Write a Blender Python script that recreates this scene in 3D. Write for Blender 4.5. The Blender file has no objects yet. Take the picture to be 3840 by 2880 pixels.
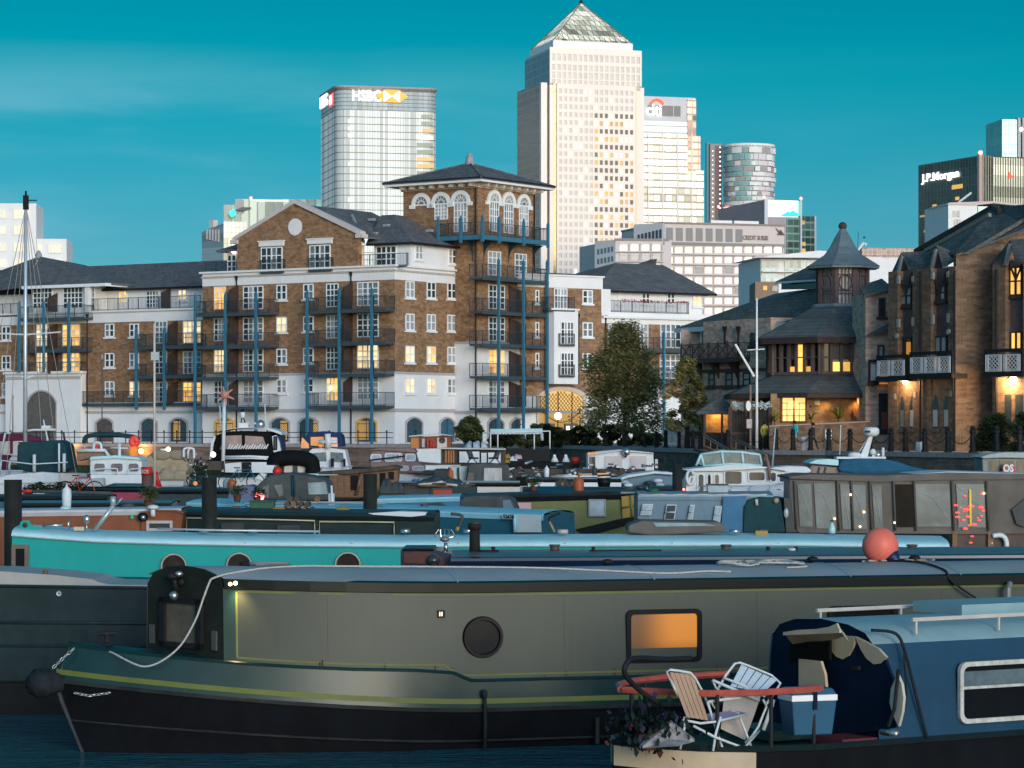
import bpy,bmesh,math,random
from mathutils import Vector,Matrix
R=math.radians
random.seed(7)
sc=bpy.context.scene
C=sc.collection
K,H,CZ=10250.0,1610.0,3.7
cam=bpy.data.cameras.new('camera');co=bpy.data.objects.new('camera',cam);C.objects.link(co)
cam.sensor_width=36;cam.lens=K/3840*36;cam.shift_y=(H-1440)/3840.0
cam.clip_start=0.5;cam.clip_end=30000
co.location=(0,0,CZ);co.rotation_euler=(R(90),0,0);sc.camera=co
SUN_DIR=Vector((0.36,-0.93,0)).normalized()
SUN_EL=R(11)
sun=bpy.data.lights.new('sun','SUN');sun.energy=1.15;sun.angle=R(26);sun.color=(1.0,0.95,0.90)
so=bpy.data.objects.new('sun',sun);C.objects.link(so)
sd=Vector((SUN_DIR.x*math.cos(SUN_EL),SUN_DIR.y*math.cos(SUN_EL),math.sin(SUN_EL)))
so.rotation_euler=sd.to_track_quat('Z','Y').to_euler()
w=bpy.data.worlds.new('World');sc.world=w;w.use_nodes=True
nt=w.node_tree;nt.nodes.clear();N=nt.nodes.new;L=nt.links.new
out=N('ShaderNodeOutputWorld');bg=N('ShaderNodeBackground');L(bg.outputs[0],out.inputs[0])
sky=N('ShaderNodeTexSky');sky.sky_type='NISHITA';sky.sun_disc=False
sky.sun_elevation=SUN_EL;sky.sun_rotation=math.atan2(SUN_DIR.x,SUN_DIR.y)
sky.altitude=10;sky.air_density=1.3;sky.dust_density=1.0;sky.ozone_density=3.0
bg.inputs[1].default_value=0.15
tc=N('ShaderNodeTexCoord');sep=N('ShaderNodeSeparateXYZ');L(tc.outputs['Generated'],sep.inputs[0])
def nmath(op,a,b=None,c=None):
 n=N('ShaderNodeMath');n.operation=op
 for i,v in enumerate((a,b,c)):
  if v is None:continue
  if isinstance(v,(int,float)):n.inputs[i].default_value=v
  else:L(v,n.inputs[i])
 return n.outputs[0]
def nmix(f,a,b,kind='MIX'):
 n=N('ShaderNodeMix');n.data_type='RGBA';n.blend_type=kind
 for s,v in((0,f),(6,a),(7,b)):
  if isinstance(v,(int,float)):n.inputs[s].default_value=v
  elif isinstance(v,tuple):n.inputs[s].default_value=(*v,1)
  else:L(v,n.inputs[s])
 return n.outputs[2]
toward=nmath('ADD',nmath('MULTIPLY',sep.outputs[0],SUN_DIR.x),nmath('MULTIPLY',sep.outputs[1],SUN_DIR.y))
tow=N('ShaderNodeMapRange');tow.interpolation_type='SMOOTHSTEP';L(toward,tow.inputs[0])
tow.inputs[1].default_value=-0.5;tow.inputs[2].default_value=0.9
el=N('ShaderNodeMapRange');el.interpolation_type='LINEAR';L(sep.outputs[2],el.inputs[0])
el.inputs[1].default_value=0.0;el.inputs[2].default_value=1.0
ramp=N('ShaderNodeValToRGB');L(el.outputs[0],ramp.inputs[0])
cr=ramp.color_ramp
SKY_COLS=[(0.0,(.42,1.6,3.1)),(0.2,(.34,1.32,2.5)),(0.345,(.24,1.07,1.98)),(.49,(.09,.97,1.54)),(.64,(.0,.93,1.25)),(.8,(0,.78,1.02)),(1.0,(0,.68,.90)),(2.4,(.08,1.25,1.15)),(5.0,(.4,1.9,1.3))]
while len(cr.elements)<len(SKY_COLS):cr.elements.new(0.5)
for e_,(p_,c_)in zip(cr.elements,SKY_COLS):e_.position=p_*.2;e_.color=(c_[0]*.41/4,c_[1]*.41/4,c_[2]*.41/4,1)
vm=N('ShaderNodeVectorMath');vm.operation='SCALE';L(ramp.outputs[0],vm.inputs[0]);vm.inputs['Scale'].default_value=4
tint=nmix(tow.outputs[0],vm.outputs[0],(.86,1.08,1.42))
tinted=nmix(1.0,sky.outputs[0],tint,'MULTIPLY')
mp=N('ShaderNodeMapping');L(tc.outputs['Generated'],mp.inputs[0]);mp.inputs['Scale'].default_value=(2.2,2.2,11)
mp.inputs['Rotation'].default_value=(0,R(9),0)
nz=N('ShaderNodeTexNoise');L(mp.outputs[0],nz.inputs[0]);nz.inputs['Scale'].default_value=2.3;nz.inputs['Detail'].default_value=5
nz.inputs['Roughness'].default_value=0.5
cl=N('ShaderNodeMapRange');cl.interpolation_type='SMOOTHSTEP';L(nz.outputs[0],cl.inputs[0])
cl.inputs[1].default_value=0.42;cl.inputs[2].default_value=0.66;cl.inputs[4].default_value=0.75
low=N('ShaderNodeMapRange');L(sep.outputs[2],low.inputs[0]);low.inputs[1].default_value=0.14;low.inputs[2].default_value=0.115
lft=N('ShaderNodeMapRange');L(sep.outputs[0],lft.inputs[0]);lft.inputs[1].default_value=.08;lft.inputs[2].default_value=-.14;lft.inputs[3].default_value=.12
cloud=nmath('MULTIPLY',nmath('MULTIPLY',cl.outputs[0],low.outputs[0]),lft.outputs[0])
fin=nmix(cloud,tinted,(.85,2.5,3.25))
L(fin,bg.inputs[0])
sc.view_settings.view_transform='Standard';sc.view_settings.look='None'
sc.view_settings.exposure=0.4;sc.view_settings.gamma=1;sc.view_settings.use_curve_mapping=False
sc.render.engine='CYCLES';sc.cycles.max_bounces=6;sc.cycles.diffuse_bounces=3;sc.cycles.glossy_bounces=3
sc.cycles.transparent_max_bounces=12;sc.cycles.use_denoising=True;sc.cycles.sample_clamp_indirect=6
MATS={}
def lin(c):
 return tuple(((v/255)/12.92 if v<=10 else(((v/255)+0.055)/1.055)**2.4)for v in c)
def mat(name,col,rough=0.6,metal=0.0,var=0.12,nscale=3.0,bump=0.0,bscale=30.0,emit=None,es=0.0,streak=0.0,dirt=None,trans=0.0,alpha=1.0,coat=0.0,evar=0.0,stretch=(1,1,1)):
 """principled material with procedural colour variation, optional streaks and fine relief"""
 if name in MATS:return MATS[name]
 m=bpy.data.materials.new(name);m.use_nodes=True;t=m.node_tree;n=t.nodes;b=n['Principled BSDF']
 def new(k):return n.new(k)
 tcn=new('ShaderNodeTexCoord')
 mapn=new('ShaderNodeMapping');t.links.new(tcn.outputs['Object'],mapn.inputs[0]);mapn.inputs['Scale'].default_value=stretch
 col=tuple(col)
 src=None
 if var>0:
  no=new('ShaderNodeTexNoise');no.inputs['Scale'].default_value=nscale;no.inputs['Detail'].default_value=6
  no.inputs['Roughness'].default_value=0.65
  t.links.new(mapn.outputs[0],no.inputs[0])
  mr=new('ShaderNodeMapRange');t.links.new(no.outputs[0],mr.inputs[0])
  mr.inputs[1].default_value=0.3;mr.inputs[2].default_value=0.7
  mr.inputs[3].default_value=1-var;mr.inputs[4].default_value=1+var
  mx=new('ShaderNodeMix');mx.data_type='RGBA';mx.blend_type='MULTIPLY';mx.inputs[0].default_value=1
  mx.inputs[6].default_value=(*col,1);t.links.new(mr.outputs[0],mx.inputs[7]);src=mx.outputs[2]
 if streak>0:
  mp2=new('ShaderNodeMapping');t.links.new(tcn.outputs['Object'],mp2 .inputs[0]);mp2 .inputs['Scale'].default_value=(6,6,0.5)
  n2=new('ShaderNodeTexNoise');n2 .inputs['Scale'].default_value=2.0;n2 .inputs['Detail'].default_value=5
  t.links.new(mp2 .outputs[0],n2 .inputs[0])
  m2=new('ShaderNodeMapRange');t.links.new(n2 .outputs[0],m2 .inputs[0]);m2 .inputs[1].default_value=0.5;m2 .inputs[2].default_value=0.75
  m2 .inputs[4].default_value=streak
  mx2=new('ShaderNodeMix');mx2 .data_type='RGBA';t.links.new(m2 .outputs[0],mx2 .inputs[0])
  if src:t.links.new(src,mx2 .inputs[6])
  else:mx2 .inputs[6].default_value=(*col,1)
  mx2 .inputs[7].default_value=(*(dirt or tuple(c*0.45 for c in col)),1);src=mx2 .outputs[2]
 if src:t.links.new(src,b.inputs['Base Color'])
 else:b.inputs['Base Color'].default_value=(*col,1)
 b.inputs['Roughness'].default_value=rough;b.inputs['Metallic'].default_value=metal
 b.inputs['Specular IOR Level'].default_value=.5 if rough<.26 else(.12 if max(col)<.045 else.3)
 b.inputs['Transmission Weight'].default_value=trans;b.inputs['Alpha'].default_value=alpha
 b.inputs['Coat Weight'].default_value=coat
 if bump>0:
  n3=new('ShaderNodeTexNoise');n3 .inputs['Scale'].default_value=bscale;n3 .inputs['Detail'].default_value=4
  t.links.new(mapn.outputs[0],n3 .inputs[0])
  bp=new('ShaderNodeBump');bp.inputs['Strength'].default_value=bump;bp.inputs['Distance'].default_value=0.02
  t.links.new(n3 .outputs[0],bp.inputs['Height']);t.links.new(bp.outputs[0],b.inputs['Normal'])
 if emit:
  b.inputs['Emission Color'].default_value=(*emit,1);b.inputs['Emission Strength'].default_value=es
  if evar>0:
   n4=new('ShaderNodeTexNoise');n4 .inputs['Scale'].default_value=1.7;n4 .inputs['Detail'].default_value=3
   t.links.new(tcn.outputs['Object'],n4 .inputs[0])
   oi=new('ShaderNodeObjectInfo');ad=new('ShaderNodeMath');ad.operation='ADD'
   t.links.new(n4 .outputs[0],ad.inputs[0]);t.links.new(oi.outputs['Random'],ad.inputs[1])
   m4=new('ShaderNodeMapRange');t.links.new(ad.outputs[0],m4 .inputs[0]);m4 .inputs[1].default_value=0.4;m4 .inputs[2].default_value=1.6
   m4 .inputs[3].default_value=es*(1-evar);m4 .inputs[4].default_value=es*(1+evar)
   t.links.new(m4 .outputs[0],b.inputs['Emission Strength'])
 MATS[name]=m;return m
def brickmat(name,c1,c2,mortar,bw=0.22,bh=0.075,var=0.35):
 if name in MATS:return MATS[name]
 m=bpy.data.materials.new(name);m.use_nodes=True;t=m.node_tree;n=t.nodes;b=n['Principled BSDF'];b.inputs['Specular IOR Level'].default_value=.2
 tcn=n.new('ShaderNodeTexCoord');s=n.new('ShaderNodeSeparateXYZ');t.links.new(tcn.outputs['Object'],s.inputs[0])
 a=n.new('ShaderNodeMath');a.operation='ADD';t.links.new(s.outputs[0],a.inputs[0]);t.links.new(s.outputs[1],a.inputs[1])
 cb=n.new('ShaderNodeCombineXYZ');t.links.new(a.outputs[0],cb.inputs[0]);t.links.new(s.outputs[2],cb.inputs[1])
 br=n.new('ShaderNodeTexBrick');t.links.new(cb.outputs[0],br.inputs[0])
 br.inputs['Color1'].default_value=(*c1,1);br.inputs['Color2'].default_value=(*c2,1);br.inputs['Mortar'].default_value=(*mortar,1)
 br.inputs['Scale'].default_value=1;br.inputs['Brick Width'].default_value=bw;br.inputs['Row Height'].default_value=bh
 br.inputs['Mortar Size'].default_value=0.008;br.inputs['Bias'].default_value=-0.1
 no=n.new('ShaderNodeTexNoise');t.links.new(cb.outputs[0],no.inputs[0]);no.inputs['Scale'].default_value=2.2;no.inputs['Detail'].default_value=7
 no.inputs['Roughness'].default_value=0.75
 mr=n.new('ShaderNodeMapRange');t.links.new(no.outputs[0],mr.inputs[0]);mr.inputs[1].default_value=0.3;mr.inputs[2].default_value=0.7
 mr.inputs[3].default_value=1-var;mr.inputs[4].default_value=1+var
 wn=n.new('ShaderNodeTexBrick');t.links.new(cb.outputs[0],wn.inputs[0]);wn.inputs['Color1'].default_value=(0.62,0.62,0.62,1)
 wn.inputs['Color2'].default_value=(1.3,1.3,1.3,1);wn.inputs['Mortar'].default_value=(1,1,1,1);wn.inputs['Scale'].default_value=1
 wn.inputs['Brick Width'].default_value=bw*1.9;wn.inputs['Row Height'].default_value=bh*2.1;wn.inputs['Mortar Size'].default_value=0.0
 mx=n.new('ShaderNodeMix');mx.data_type='RGBA';mx.blend_type='MULTIPLY';mx.inputs[0].default_value=1
 t.links.new(br.outputs[0],mx.inputs[6]);t.links.new(mr.outputs[0],mx.inputs[7])
 mx2=n.new('ShaderNodeMix');mx2 .data_type='RGBA';mx2 .blend_type='MULTIPLY';mx2 .inputs[0].default_value=0.7
 t.links.new(mx.outputs[2],mx2 .inputs[6]);t.links.new(wn.outputs[0],mx2 .inputs[7])
 t.links.new(mx2 .outputs[2],b.inputs['Base Color']);b.inputs['Roughness'].default_value=0.9
 MATS[name]=m;return m
def slatemat(name,col,row=0.22):
 """slate roof: courses running level, uneven tiles and lichen"""
 if name in MATS:return MATS[name]
 m=bpy.data.materials.new(name);m.use_nodes=True;t=m.node_tree;n=t.nodes;b=n['Principled BSDF'];b.inputs['Specular IOR Level'].default_value=.2
 tcn=n.new('ShaderNodeTexCoord');s=n.new('ShaderNodeSeparateXYZ');t.links.new(tcn.outputs['Object'],s.inputs[0])
 a=n.new('ShaderNodeMath');a.operation='ADD';t.links.new(s.outputs[0],a.inputs[0]);t.links.new(s.outputs[1],a.inputs[1])
 cb=n.new('ShaderNodeCombineXYZ');t.links.new(a.outputs[0],cb.inputs[0]);t.links.new(s.outputs[2],cb.inputs[1])
 br=n.new('ShaderNodeTexBrick');t.links.new(cb.outputs[0],br.inputs[0])
 br.inputs['Color1'].default_value=(0.78,0.78,0.78,1);br.inputs['Color2'].default_value=(1.2,1.2,1.2,1);br.inputs['Mortar'].default_value=(0.55,0.55,0.55,1)
 br.inputs['Scale'].default_value=1;br.inputs['Brick Width'].default_value=0.3;br.inputs['Row Height'].default_value=row
 br.inputs['Mortar Size'].default_value=0.014
 no=n.new('ShaderNodeTexNoise');t.links.new(tcn.outputs['Object'],no.inputs[0]);no.inputs['Scale'].default_value=1.1;no.inputs['Detail'].default_value=8
 no.inputs['Roughness'].default_value=0.7
 mr=n.new('ShaderNodeMapRange');t.links.new(no.outputs[0],mr.inputs[0]);mr.inputs[1].default_value=0.3;mr.inputs[2].default_value=0.7
 mr.inputs[3].default_value=0.7;mr.inputs[4].default_value=1.35
 mx=n.new('ShaderNodeMix');mx.data_type='RGBA';mx.blend_type='MULTIPLY';mx.inputs[0].default_value=1
 mx.inputs[6].default_value=(*col,1);t.links.new(mr.outputs[0],mx.inputs[7])
 mx2=n.new('ShaderNodeMix');mx2 .data_type='RGBA';mx2 .blend_type='MULTIPLY';mx2 .inputs[0].default_value=0.8
 t.links.new(mx.outputs[2],mx2 .inputs[6]);t.links.new(br.outputs[0],mx2 .inputs[7])
 t.links.new(mx2 .outputs[2],b.inputs['Base Color']);b.inputs['Roughness'].default_value=0.8
 bp=n.new('ShaderNodeBump');bp.inputs['Strength'].default_value=0.5;bp.inputs['Distance'].default_value=0.02
 t.links.new(br.outputs[0],bp.inputs['Height']);t.links.new(bp.outputs[0],b.inputs['Normal'])
 MATS[name]=m;return m
def V(*a):return Vector(a)
class MB:
 """collects faces, then becomes one mesh object"""
 def __init__(s):s.v=[];s.f=[];s.mi=[];s.m=0;s.sm=[];s.smooth=False;s.X=None
 def add(s,vs,fs):
  o=len(s.v)
  if s.X is not None:vs=[s.X@Vector(p)for p in vs]
  s.v+=[tuple(p)for p in vs]
  for f in fs:s.f.append([i+o for i in f]);s.mi.append(s.m);s.sm.append(s.smooth)
  return s
 def box(s,x0,x1,y0,y1,z0,z1):
  return s.add([(x0,y0,z0),(x1,y0,z0),(x1,y1,z0),(x0,y1,z0),(x0,y0,z1),(x1,y0,z1),(x1,y1,z1),(x0,y1,z1)],[(0,3,2,1),(4,5,6,7),(0,1,5,4),(1,2,6,5),(2,3,7,6),(3,0,4,7)])
 def cbox(s,c,d):return s.box(c[0]-d[0]/2,c[0]+d[0]/2,c[1]-d[1]/2,c[1]+d[1]/2,c[2]-d[2]/2,c[2]+d[2]/2)
 def hexa(s,lo,hi):
  """solid between two quads (4 points each, same order)"""
  return s.add(list(lo)+list(hi),[(3,2,1,0),(4,5,6,7),(0,1,5,4),(1,2,6,5),(2,3,7,6),(3,0,4,7)])
 def poly(s,pts):return s.add(pts,[tuple(range(len(pts)))])
 def slab(s,pts,off):
  """polygon extruded by vector off"""
  n=len(pts);off=Vector(off);p2=[Vector(p)+off for p in pts]
  return s.add(list(pts)+p2,[tuple(range(n-1,-1,-1)),tuple(range(n,2*n))]+[(i,(i+1)%n,n+(i+1)%n,n+i)for i in range(n)])
 def loft(s,rings,closed=True,caps=True):
  n=len(rings[0]);vs=[p for r in rings for p in r];fs=[]
  for k in range(len(rings)-1):
   for i in range(n if closed else n-1):
    j=(i+1)%n;fs.append((k*n+i,k*n+j,(k+1)*n+j,(k+1)*n+i))
  if caps and closed:fs+=[tuple(range(n-1,-1,-1)),tuple((len(rings)-1)*n+i for i in range(n))]
  return s.add(vs,fs)
 def cyl(s,p0,p1,r0,r1=None,n=10,caps=True):
  r1=r0 if r1 is None else r1;p0=Vector(p0);p1=Vector(p1);ax=(p1-p0).normalized()
  a=ax.orthogonal().normalized();b=ax.cross(a)
  rr=[[p+(a*math.cos(t*2*math.pi/n)+b*math.sin(t*2*math.pi/n))*r for t in range(n)]for p,r in((p0,r0),(p1,r1))]
  return s.loft(rr,caps=caps)
 def tube(s,pts,r,n=6):
  pts=[Vector(p)for p in pts];rings=[];prev=None
  for i,p in enumerate(pts):
   d=(pts[min(i+1,len(pts)-1)]-pts[max(i-1,0)]).normalized()
   a=d.orthogonal().normalized()if prev is None else(prev-d*prev.dot(d)).normalized()
   prev=a;b=d.cross(a);rad=r[i]if isinstance(r,(list,tuple))else r
   rings.append([p+(a*math.cos(t*2*math.pi/n)+b*math.sin(t*2*math.pi/n))*rad for t in range(n)])
  return s.loft(rings)
 def lathe(s,prof,c=(0,0,0),n=14,ax='z',a0=0,a1=2*math.pi):
  full=abs(a1-a0-2*math.pi)<1e-6;m=n if full else n+1;rings=[]
  for r,h in prof:
   ring=[]
   for i in range(m):
    t=a0+(a1-a0)*i/n;x,y=r*math.cos(t),r*math.sin(t)
    ring.append({'z':(c[0]+x,c[1]+y,c[2]+h),'y':(c[0]+x,c[1]+h,c[2]+y),'x':(c[0]+h,c[1]+x,c[2]+y)}[ax])
   rings.append(ring)
  return s.loft(rings,closed=full,caps=full)
 def ball(s,c,r,n=12,k=8,sq=(1,1,1)):
  rings=[[(c[0]+r*sq[0]*math.sin(math.pi*j/k)*math.cos(2*math.pi*i/n),c[1]+r*sq[1]*math.sin(math.pi*j/k)*math.sin(2*math.pi*i/n),c[2]+r*sq[2]*math.cos(math.pi*j/k))for i in range(n)]for j in range(1,k)]
  o=len(s.v);s.loft(rings,caps=False);b=len(s.v)
  s.add([(c[0],c[1],c[2]+r*sq[2]),(c[0],c[1],c[2]-r*sq[2])],[])
  for i in range(n):
   s.f.append([b,o+(i+1)%n,o+i]);s.f.append([b+1,o+(k-2)*n+i,o+(k-2)*n+(i+1)%n]);s.mi+=[s.m]*2;s.sm+=[s.smooth]*2
  return s
 def mesh(s,name,mats):
  me=bpy.data.meshes.new(name);me.from_pydata(s.v,[],s.f)
  for m in(mats if isinstance(mats,(list,tuple))else[mats]):me.materials.append(m)
  me.polygons.foreach_set('material_index',s.mi);me.polygons.foreach_set('use_smooth',s.sm)
  bm=bmesh.new();bm.from_mesh(me);bmesh.ops.recalc_face_normals(bm,faces=bm.faces);bm.to_mesh(me);bm.free()
  return me
 def obj(s,name,mats,parent=None,label=None,bevel=0,loc=None,stuff=False):
  o=bpy.data.objects.new(name,s.mesh(name,mats));C.objects.link(o)
  if parent:o.parent=parent
  if label:o['label']=label
  if stuff:o['kind']='stuff'
  if loc is not None:o.location=loc
  if bevel:
   b=o.modifiers.new('bevel','BEVEL');b.width=bevel;b.segments=2;b.limit_method='ANGLE';b.angle_limit=R(35)
  return o
def inst(name,me,parent,loc=(0,0,0),rz=0,scale=None,rot=None):
 o=bpy.data.objects.new(name,me);C.objects.link(o);o.parent=parent;o.location=loc
 o.rotation_euler=rot if rot else(0,0,rz)
 if scale:o.scale=scale
 return o
def tag(o,label=None,cat=None,group=None,kind=None):
 if label:o['label']=label
 if cat:o['category']=cat
 if group:o['group']=group
 if kind:o['kind']=kind
 return o
def root(name,label,cat,loc=(0,0,0),rz=0,group=None):
 o=bpy.data.objects.new(name,None);C.objects.link(o);o.empty_display_size=0.3
 o.location=loc;o.rotation_euler=(0,0,rz);return tag(o,label,cat,group)
def copy_tree(o,label=None,loc=None,rz=None,parent=None,group=None):
 c=o.copy();C.objects.link(c)
 if parent:c.parent=parent
 if label:c['label']=label
 if group:c['group']=group
 if loc is not None:c.location=loc
 if rz is not None:c.rotation_euler.z=rz
 for ch in o.children:copy_tree(ch,parent=c)
 return c
def world(px,py,d):return Vector(((px-1920)*d/K,d,CZ-(py-H)*d/K))
def text(s,size,m,parent,loc,rot=(math.pi/2,0,0),ext=0.02,bold=0.0,name='lettering',align='LEFT',sx=1.0,mesh_only=False):
 cu=bpy.data.curves.new(name,'FONT');cu.body=s;cu.size=size;cu.extrude=ext;cu.offset=bold;cu.align_x=align
 cu.resolution_u=3
 t=bpy.data.objects.new(name,cu);me=bpy.data.meshes.new_from_object(t);bpy.data.objects.remove(t)
 me.materials.clear();me.materials.append(m)
 return inst(name,me,parent,loc,rot=rot,scale=(sx,1,1))
class Fr:
 """a vertical plane in the world: origin at column px, distance d; x runs along it at angle ang, y points away into the building"""
 def __init__(s,px,d,ang):
  s.A=Vector(((px-1920)*d/K,d));s.a=ang;s.e=Vector((math.cos(ang),math.sin(ang)));s.n=Vector((-s.e.y,s.e.x))
 def ud(s,px,off=0):
  A=s.A+s.n*off;r=Vector(((px-1920)/K,1));cr_=lambda a,b:a.x*b.y-a.y*b.x
  u=-cr_(A,r)/cr_(s.e,r);return u,(A+s.e*u).y
 def u(s,px,off=0):return s.ud(px,off)[0]
 def z(s,px,py,off=0):return CZ-(py-H)*s.ud(px,off)[1]/K
 def uz(s,px,py,off=0):u,d=s.ud(px,off);return u,CZ-(py-H)*d/K
 def yv(s,px,x=0):
  """on the return wall at local x: how deep (y) the column px falls"""
  A=s.A+s.e*x;r=Vector(((px-1920)/K,1));cr_=lambda a,b:a.x*b.y-a.y*b.x
  return-cr_(A,r)/cr_(s.n,r)
 def dy(s,x,y):return(s.A+s.e*x+s.n*y).y
 def zz(s,py,x,y):return CZ-(py-H)*s.dy(x,y)/K
 def root(s,name,label,cat,group=None):return root(name,label,cat,(s.A.x,s.A.y,0),s.a,group)
def gridmat(name,col,line,cw,ch,lw,rough=0.3,metal=0.0,var=0.25,emit=None,es=0.0,lwz=None,cell=0.35,plane='xz'):
 """curtain wall too far away to tell its panes apart: cells of uneven tone, thin mullion lines; relief by bump"""
 if name in MATS:return MATS[name]
 m=bpy.data.materials.new(name);m.use_nodes=True;t=m.node_tree;n=t.nodes;b=n['Principled BSDF'];l=t.links.new
 tcn=n.new('ShaderNodeTexCoord');s=n.new('ShaderNodeSeparateXYZ');l(tcn.outputs['Object'],s.inputs[0])
 def mth(op,a,c):
  q=n.new('ShaderNodeMath');q.operation=op
  for i,v in enumerate((a,c)):
   if isinstance(v,(int,float)):q.inputs[i].default_value=v
   else:l(v,q.inputs[i])
  return q.outputs[0]
 h=mth('ADD',s.outputs[0],s.outputs[1])
 fx=mth('FRACT',mth('DIVIDE',h,cw),0);fz=mth('FRACT',mth('DIVIDE',s.outputs[2],ch),0)
 ln=mth('MAXIMUM',mth('LESS_THAN',fx,lw/cw),mth('LESS_THAN',fz,(lwz if lwz is not None else lw)/ch))
 ix=mth('FLOOR',mth('DIVIDE',h,cw),0);iz=mth('FLOOR',mth('DIVIDE',s.outputs[2],ch),0)
 cb=n.new('ShaderNodeCombineXYZ');l(ix,cb.inputs[0]);l(iz,cb.inputs[1])
 wn=n.new('ShaderNodeTexWhiteNoise');l(cb.outputs[0],wn.inputs[0])
 cz=n.new('ShaderNodeCombineXYZ');l(iz,cz.inputs[1]);wz=n.new('ShaderNodeTexWhiteNoise');l(cz.outputs[0],wz.inputs[0])
 avg=mth('ADD',mth('MULTIPLY',wn.outputs[0],0.6),mth('MULTIPLY',wz.outputs[0],0.4))
 k=mth('ADD',mth('MULTIPLY',avg,2*cell),1-cell)
 mx=n.new('ShaderNodeMix');mx.data_type='RGBA';mx.blend_type='MULTIPLY';mx.inputs[0].default_value=1;mx.inputs[6].default_value=(*col,1);l(k,mx.inputs[7])
 m2=n.new('ShaderNodeMix');m2 .data_type='RGBA';l(ln,m2 .inputs[0]);l(mx.outputs[2],m2 .inputs[6]);m2 .inputs[7].default_value=(*line,1)
 l(m2 .outputs[2],b.inputs['Base Color']);b.inputs['Metallic'].default_value=metal
 rr=mth('ADD',mth('MULTIPLY',ln,0.4),rough);l(rr,b.inputs['Roughness'])
 if emit:
  b.inputs['Emission Color'].default_value=(*emit,1)
  e=mth('MULTIPLY',mth('MULTIPLY',mth('SUBTRACT',1,ln),es),mth('MULTIPLY',avg,2));l(e,b.inputs['Emission Strength'])
 MATS[name]=m;return m
WHITE=mat('white_render',(0.84,0.82,0.80),0.8,var=0.05,nscale=0.6,streak=0.22,dirt=(0.52,0.50,0.48))
CREAM_STONE=mat('cream_stone',(0.62,0.52,0.42),0.85,var=0.08)
PALE_STONE=mat('pale_office_stone',(0.66,0.58,0.55),0.8,var=0.06,nscale=0.1)
STONE_BAND=mat('office_stone_band',(0.30,0.26,0.25),0.8,var=0.1)
STEEL_CLAD=mat('steel_cladding',(0.74,0.65,0.60),0.42,metal=0.15,var=0.05,nscale=0.05)
STEEL_SHADE=mat('steel_joint',(0.50,0.38,0.26),0.4,metal=0.5,var=0.1)
WINFRAME=mat('white_window_paint',(0.86,0.86,0.85),0.5,var=0.03)
GLASS_DARK=mat('window_glass_dark',(0.035,0.045,0.05),0.12,var=0.4,nscale=0.7)
GLASS_GREY=mat('window_glass_curtained',(0.36,0.36,0.36),0.25,var=0.25,nscale=1.5,stretch=(3,3,0.4))
GLASS_MID=mat('window_glass_blind',(0.17,0.19,0.20),0.18,var=0.4,nscale=1.2)
GLASS_LIT=mat('window_glass_lit',(0.25,0.15,0.06),0.3,var=0.2,emit=(1.0,0.50,0.10),es=0.95,evar=0.45)
GLASS_LITP=mat('window_glass_lit_pale',(0.3,0.22,0.14),0.3,var=0.2,emit=(1.0,0.72,0.38),es=0.8,evar=0.4)
OFF_LIT=mat('office_window_lit',(0.5,0.45,0.36),0.3,var=0.0,emit=(1.0,0.86,0.66),es=0.75,evar=0.3)
OFF_GOLD=mat('office_window_gold',(0.3,0.2,0.1),0.3,var=0.3,nscale=0.3,emit=(1.0,0.55,0.12),es=0.42,evar=0.6)
OFF_DARK=mat('office_window_dark',(0.11,0.08,0.06),0.25,var=0.45,nscale=0.4)
OFF_PALE=mat('office_pale_sunset_glow',(0.55,0.51,0.48),0.35,metal=0.1,var=0.12,nscale=0.3)  # pale tone paints sunset glow on the tower windows; also colours window shades
ROOF_SLATE=slatemat('dark_slate',(0.14,0.14,0.142))
ROOF_SLATE2=slatemat('brown_slate',(0.12,0.125,0.118))
BLUE_STEEL=mat('blue_painted_steel',(0.045,0.17,0.25),0.5,var=0.12)
RAIL_DARK=mat('dark_railing_paint',(0.025,0.05,0.065),0.5,var=0.1)
PIPE=mat('black_iron',(0.018,0.018,0.02),0.5,var=0.2)
RED_LAMP=mat('red_warning_lamp',(0.6,0.1,0.1),0.3,var=0,emit=(1,0.25,0.22),es=3.0)
WHITE_LAMP=mat('white_lamp',(0.8,0.8,0.7),0.3,var=0,emit=(1,0.93,0.80),es=2.2)
SIGN_WHITE=mat('lit_white_sign',(0.8,0.8,0.8),0.4,var=0,emit=(1,1,1),es=1.6)
def water_mat():
 m=bpy.data.materials.new('basin_water');m.use_nodes=True;t=m.node_tree;n=t.nodes;b=n['Principled BSDF'];l=t.links.new
 b.inputs['Base Color'].default_value=(0.012,0.085,0.105,1);b.inputs['Roughness'].default_value=0.07;b.inputs['IOR'].default_value=1.33
 tcn=n.new('ShaderNodeTexCoord');mp_=n.new('ShaderNodeMapping');l(tcn.outputs['Object'],mp_.inputs[0]);mp_.inputs['Scale'].default_value=(.7,2.0,1)
 a=n.new('ShaderNodeTexNoise');l(mp_.outputs[0],a.inputs[0]);a.inputs['Scale'].default_value=4.5;a.inputs['Detail'].default_value=5;a.inputs['Distortion'].default_value=0.6
 c=n.new('ShaderNodeTexNoise');l(mp_.outputs[0],c.inputs[0]);c.inputs['Scale'].default_value=1.1;c.inputs['Detail'].default_value=2
 ad=n.new('ShaderNodeMath');ad.operation='ADD';l(a.outputs[0],ad.inputs[0]);l(c.outputs[0],ad.inputs[1])
 bp=n.new('ShaderNodeBump');bp.inputs['Strength'].default_value=1.0;bp.inputs['Distance'].default_value=0.24;l(ad.outputs[0],bp.inputs['Height']);l(bp.outputs[0],b.inputs['Normal'])
 return m
wm=MB();wm.box(-400,400,-60,300,-1.0,0.0);tag(wm.obj('water',water_mat()),kind='structure')
QZ=2.5
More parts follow.
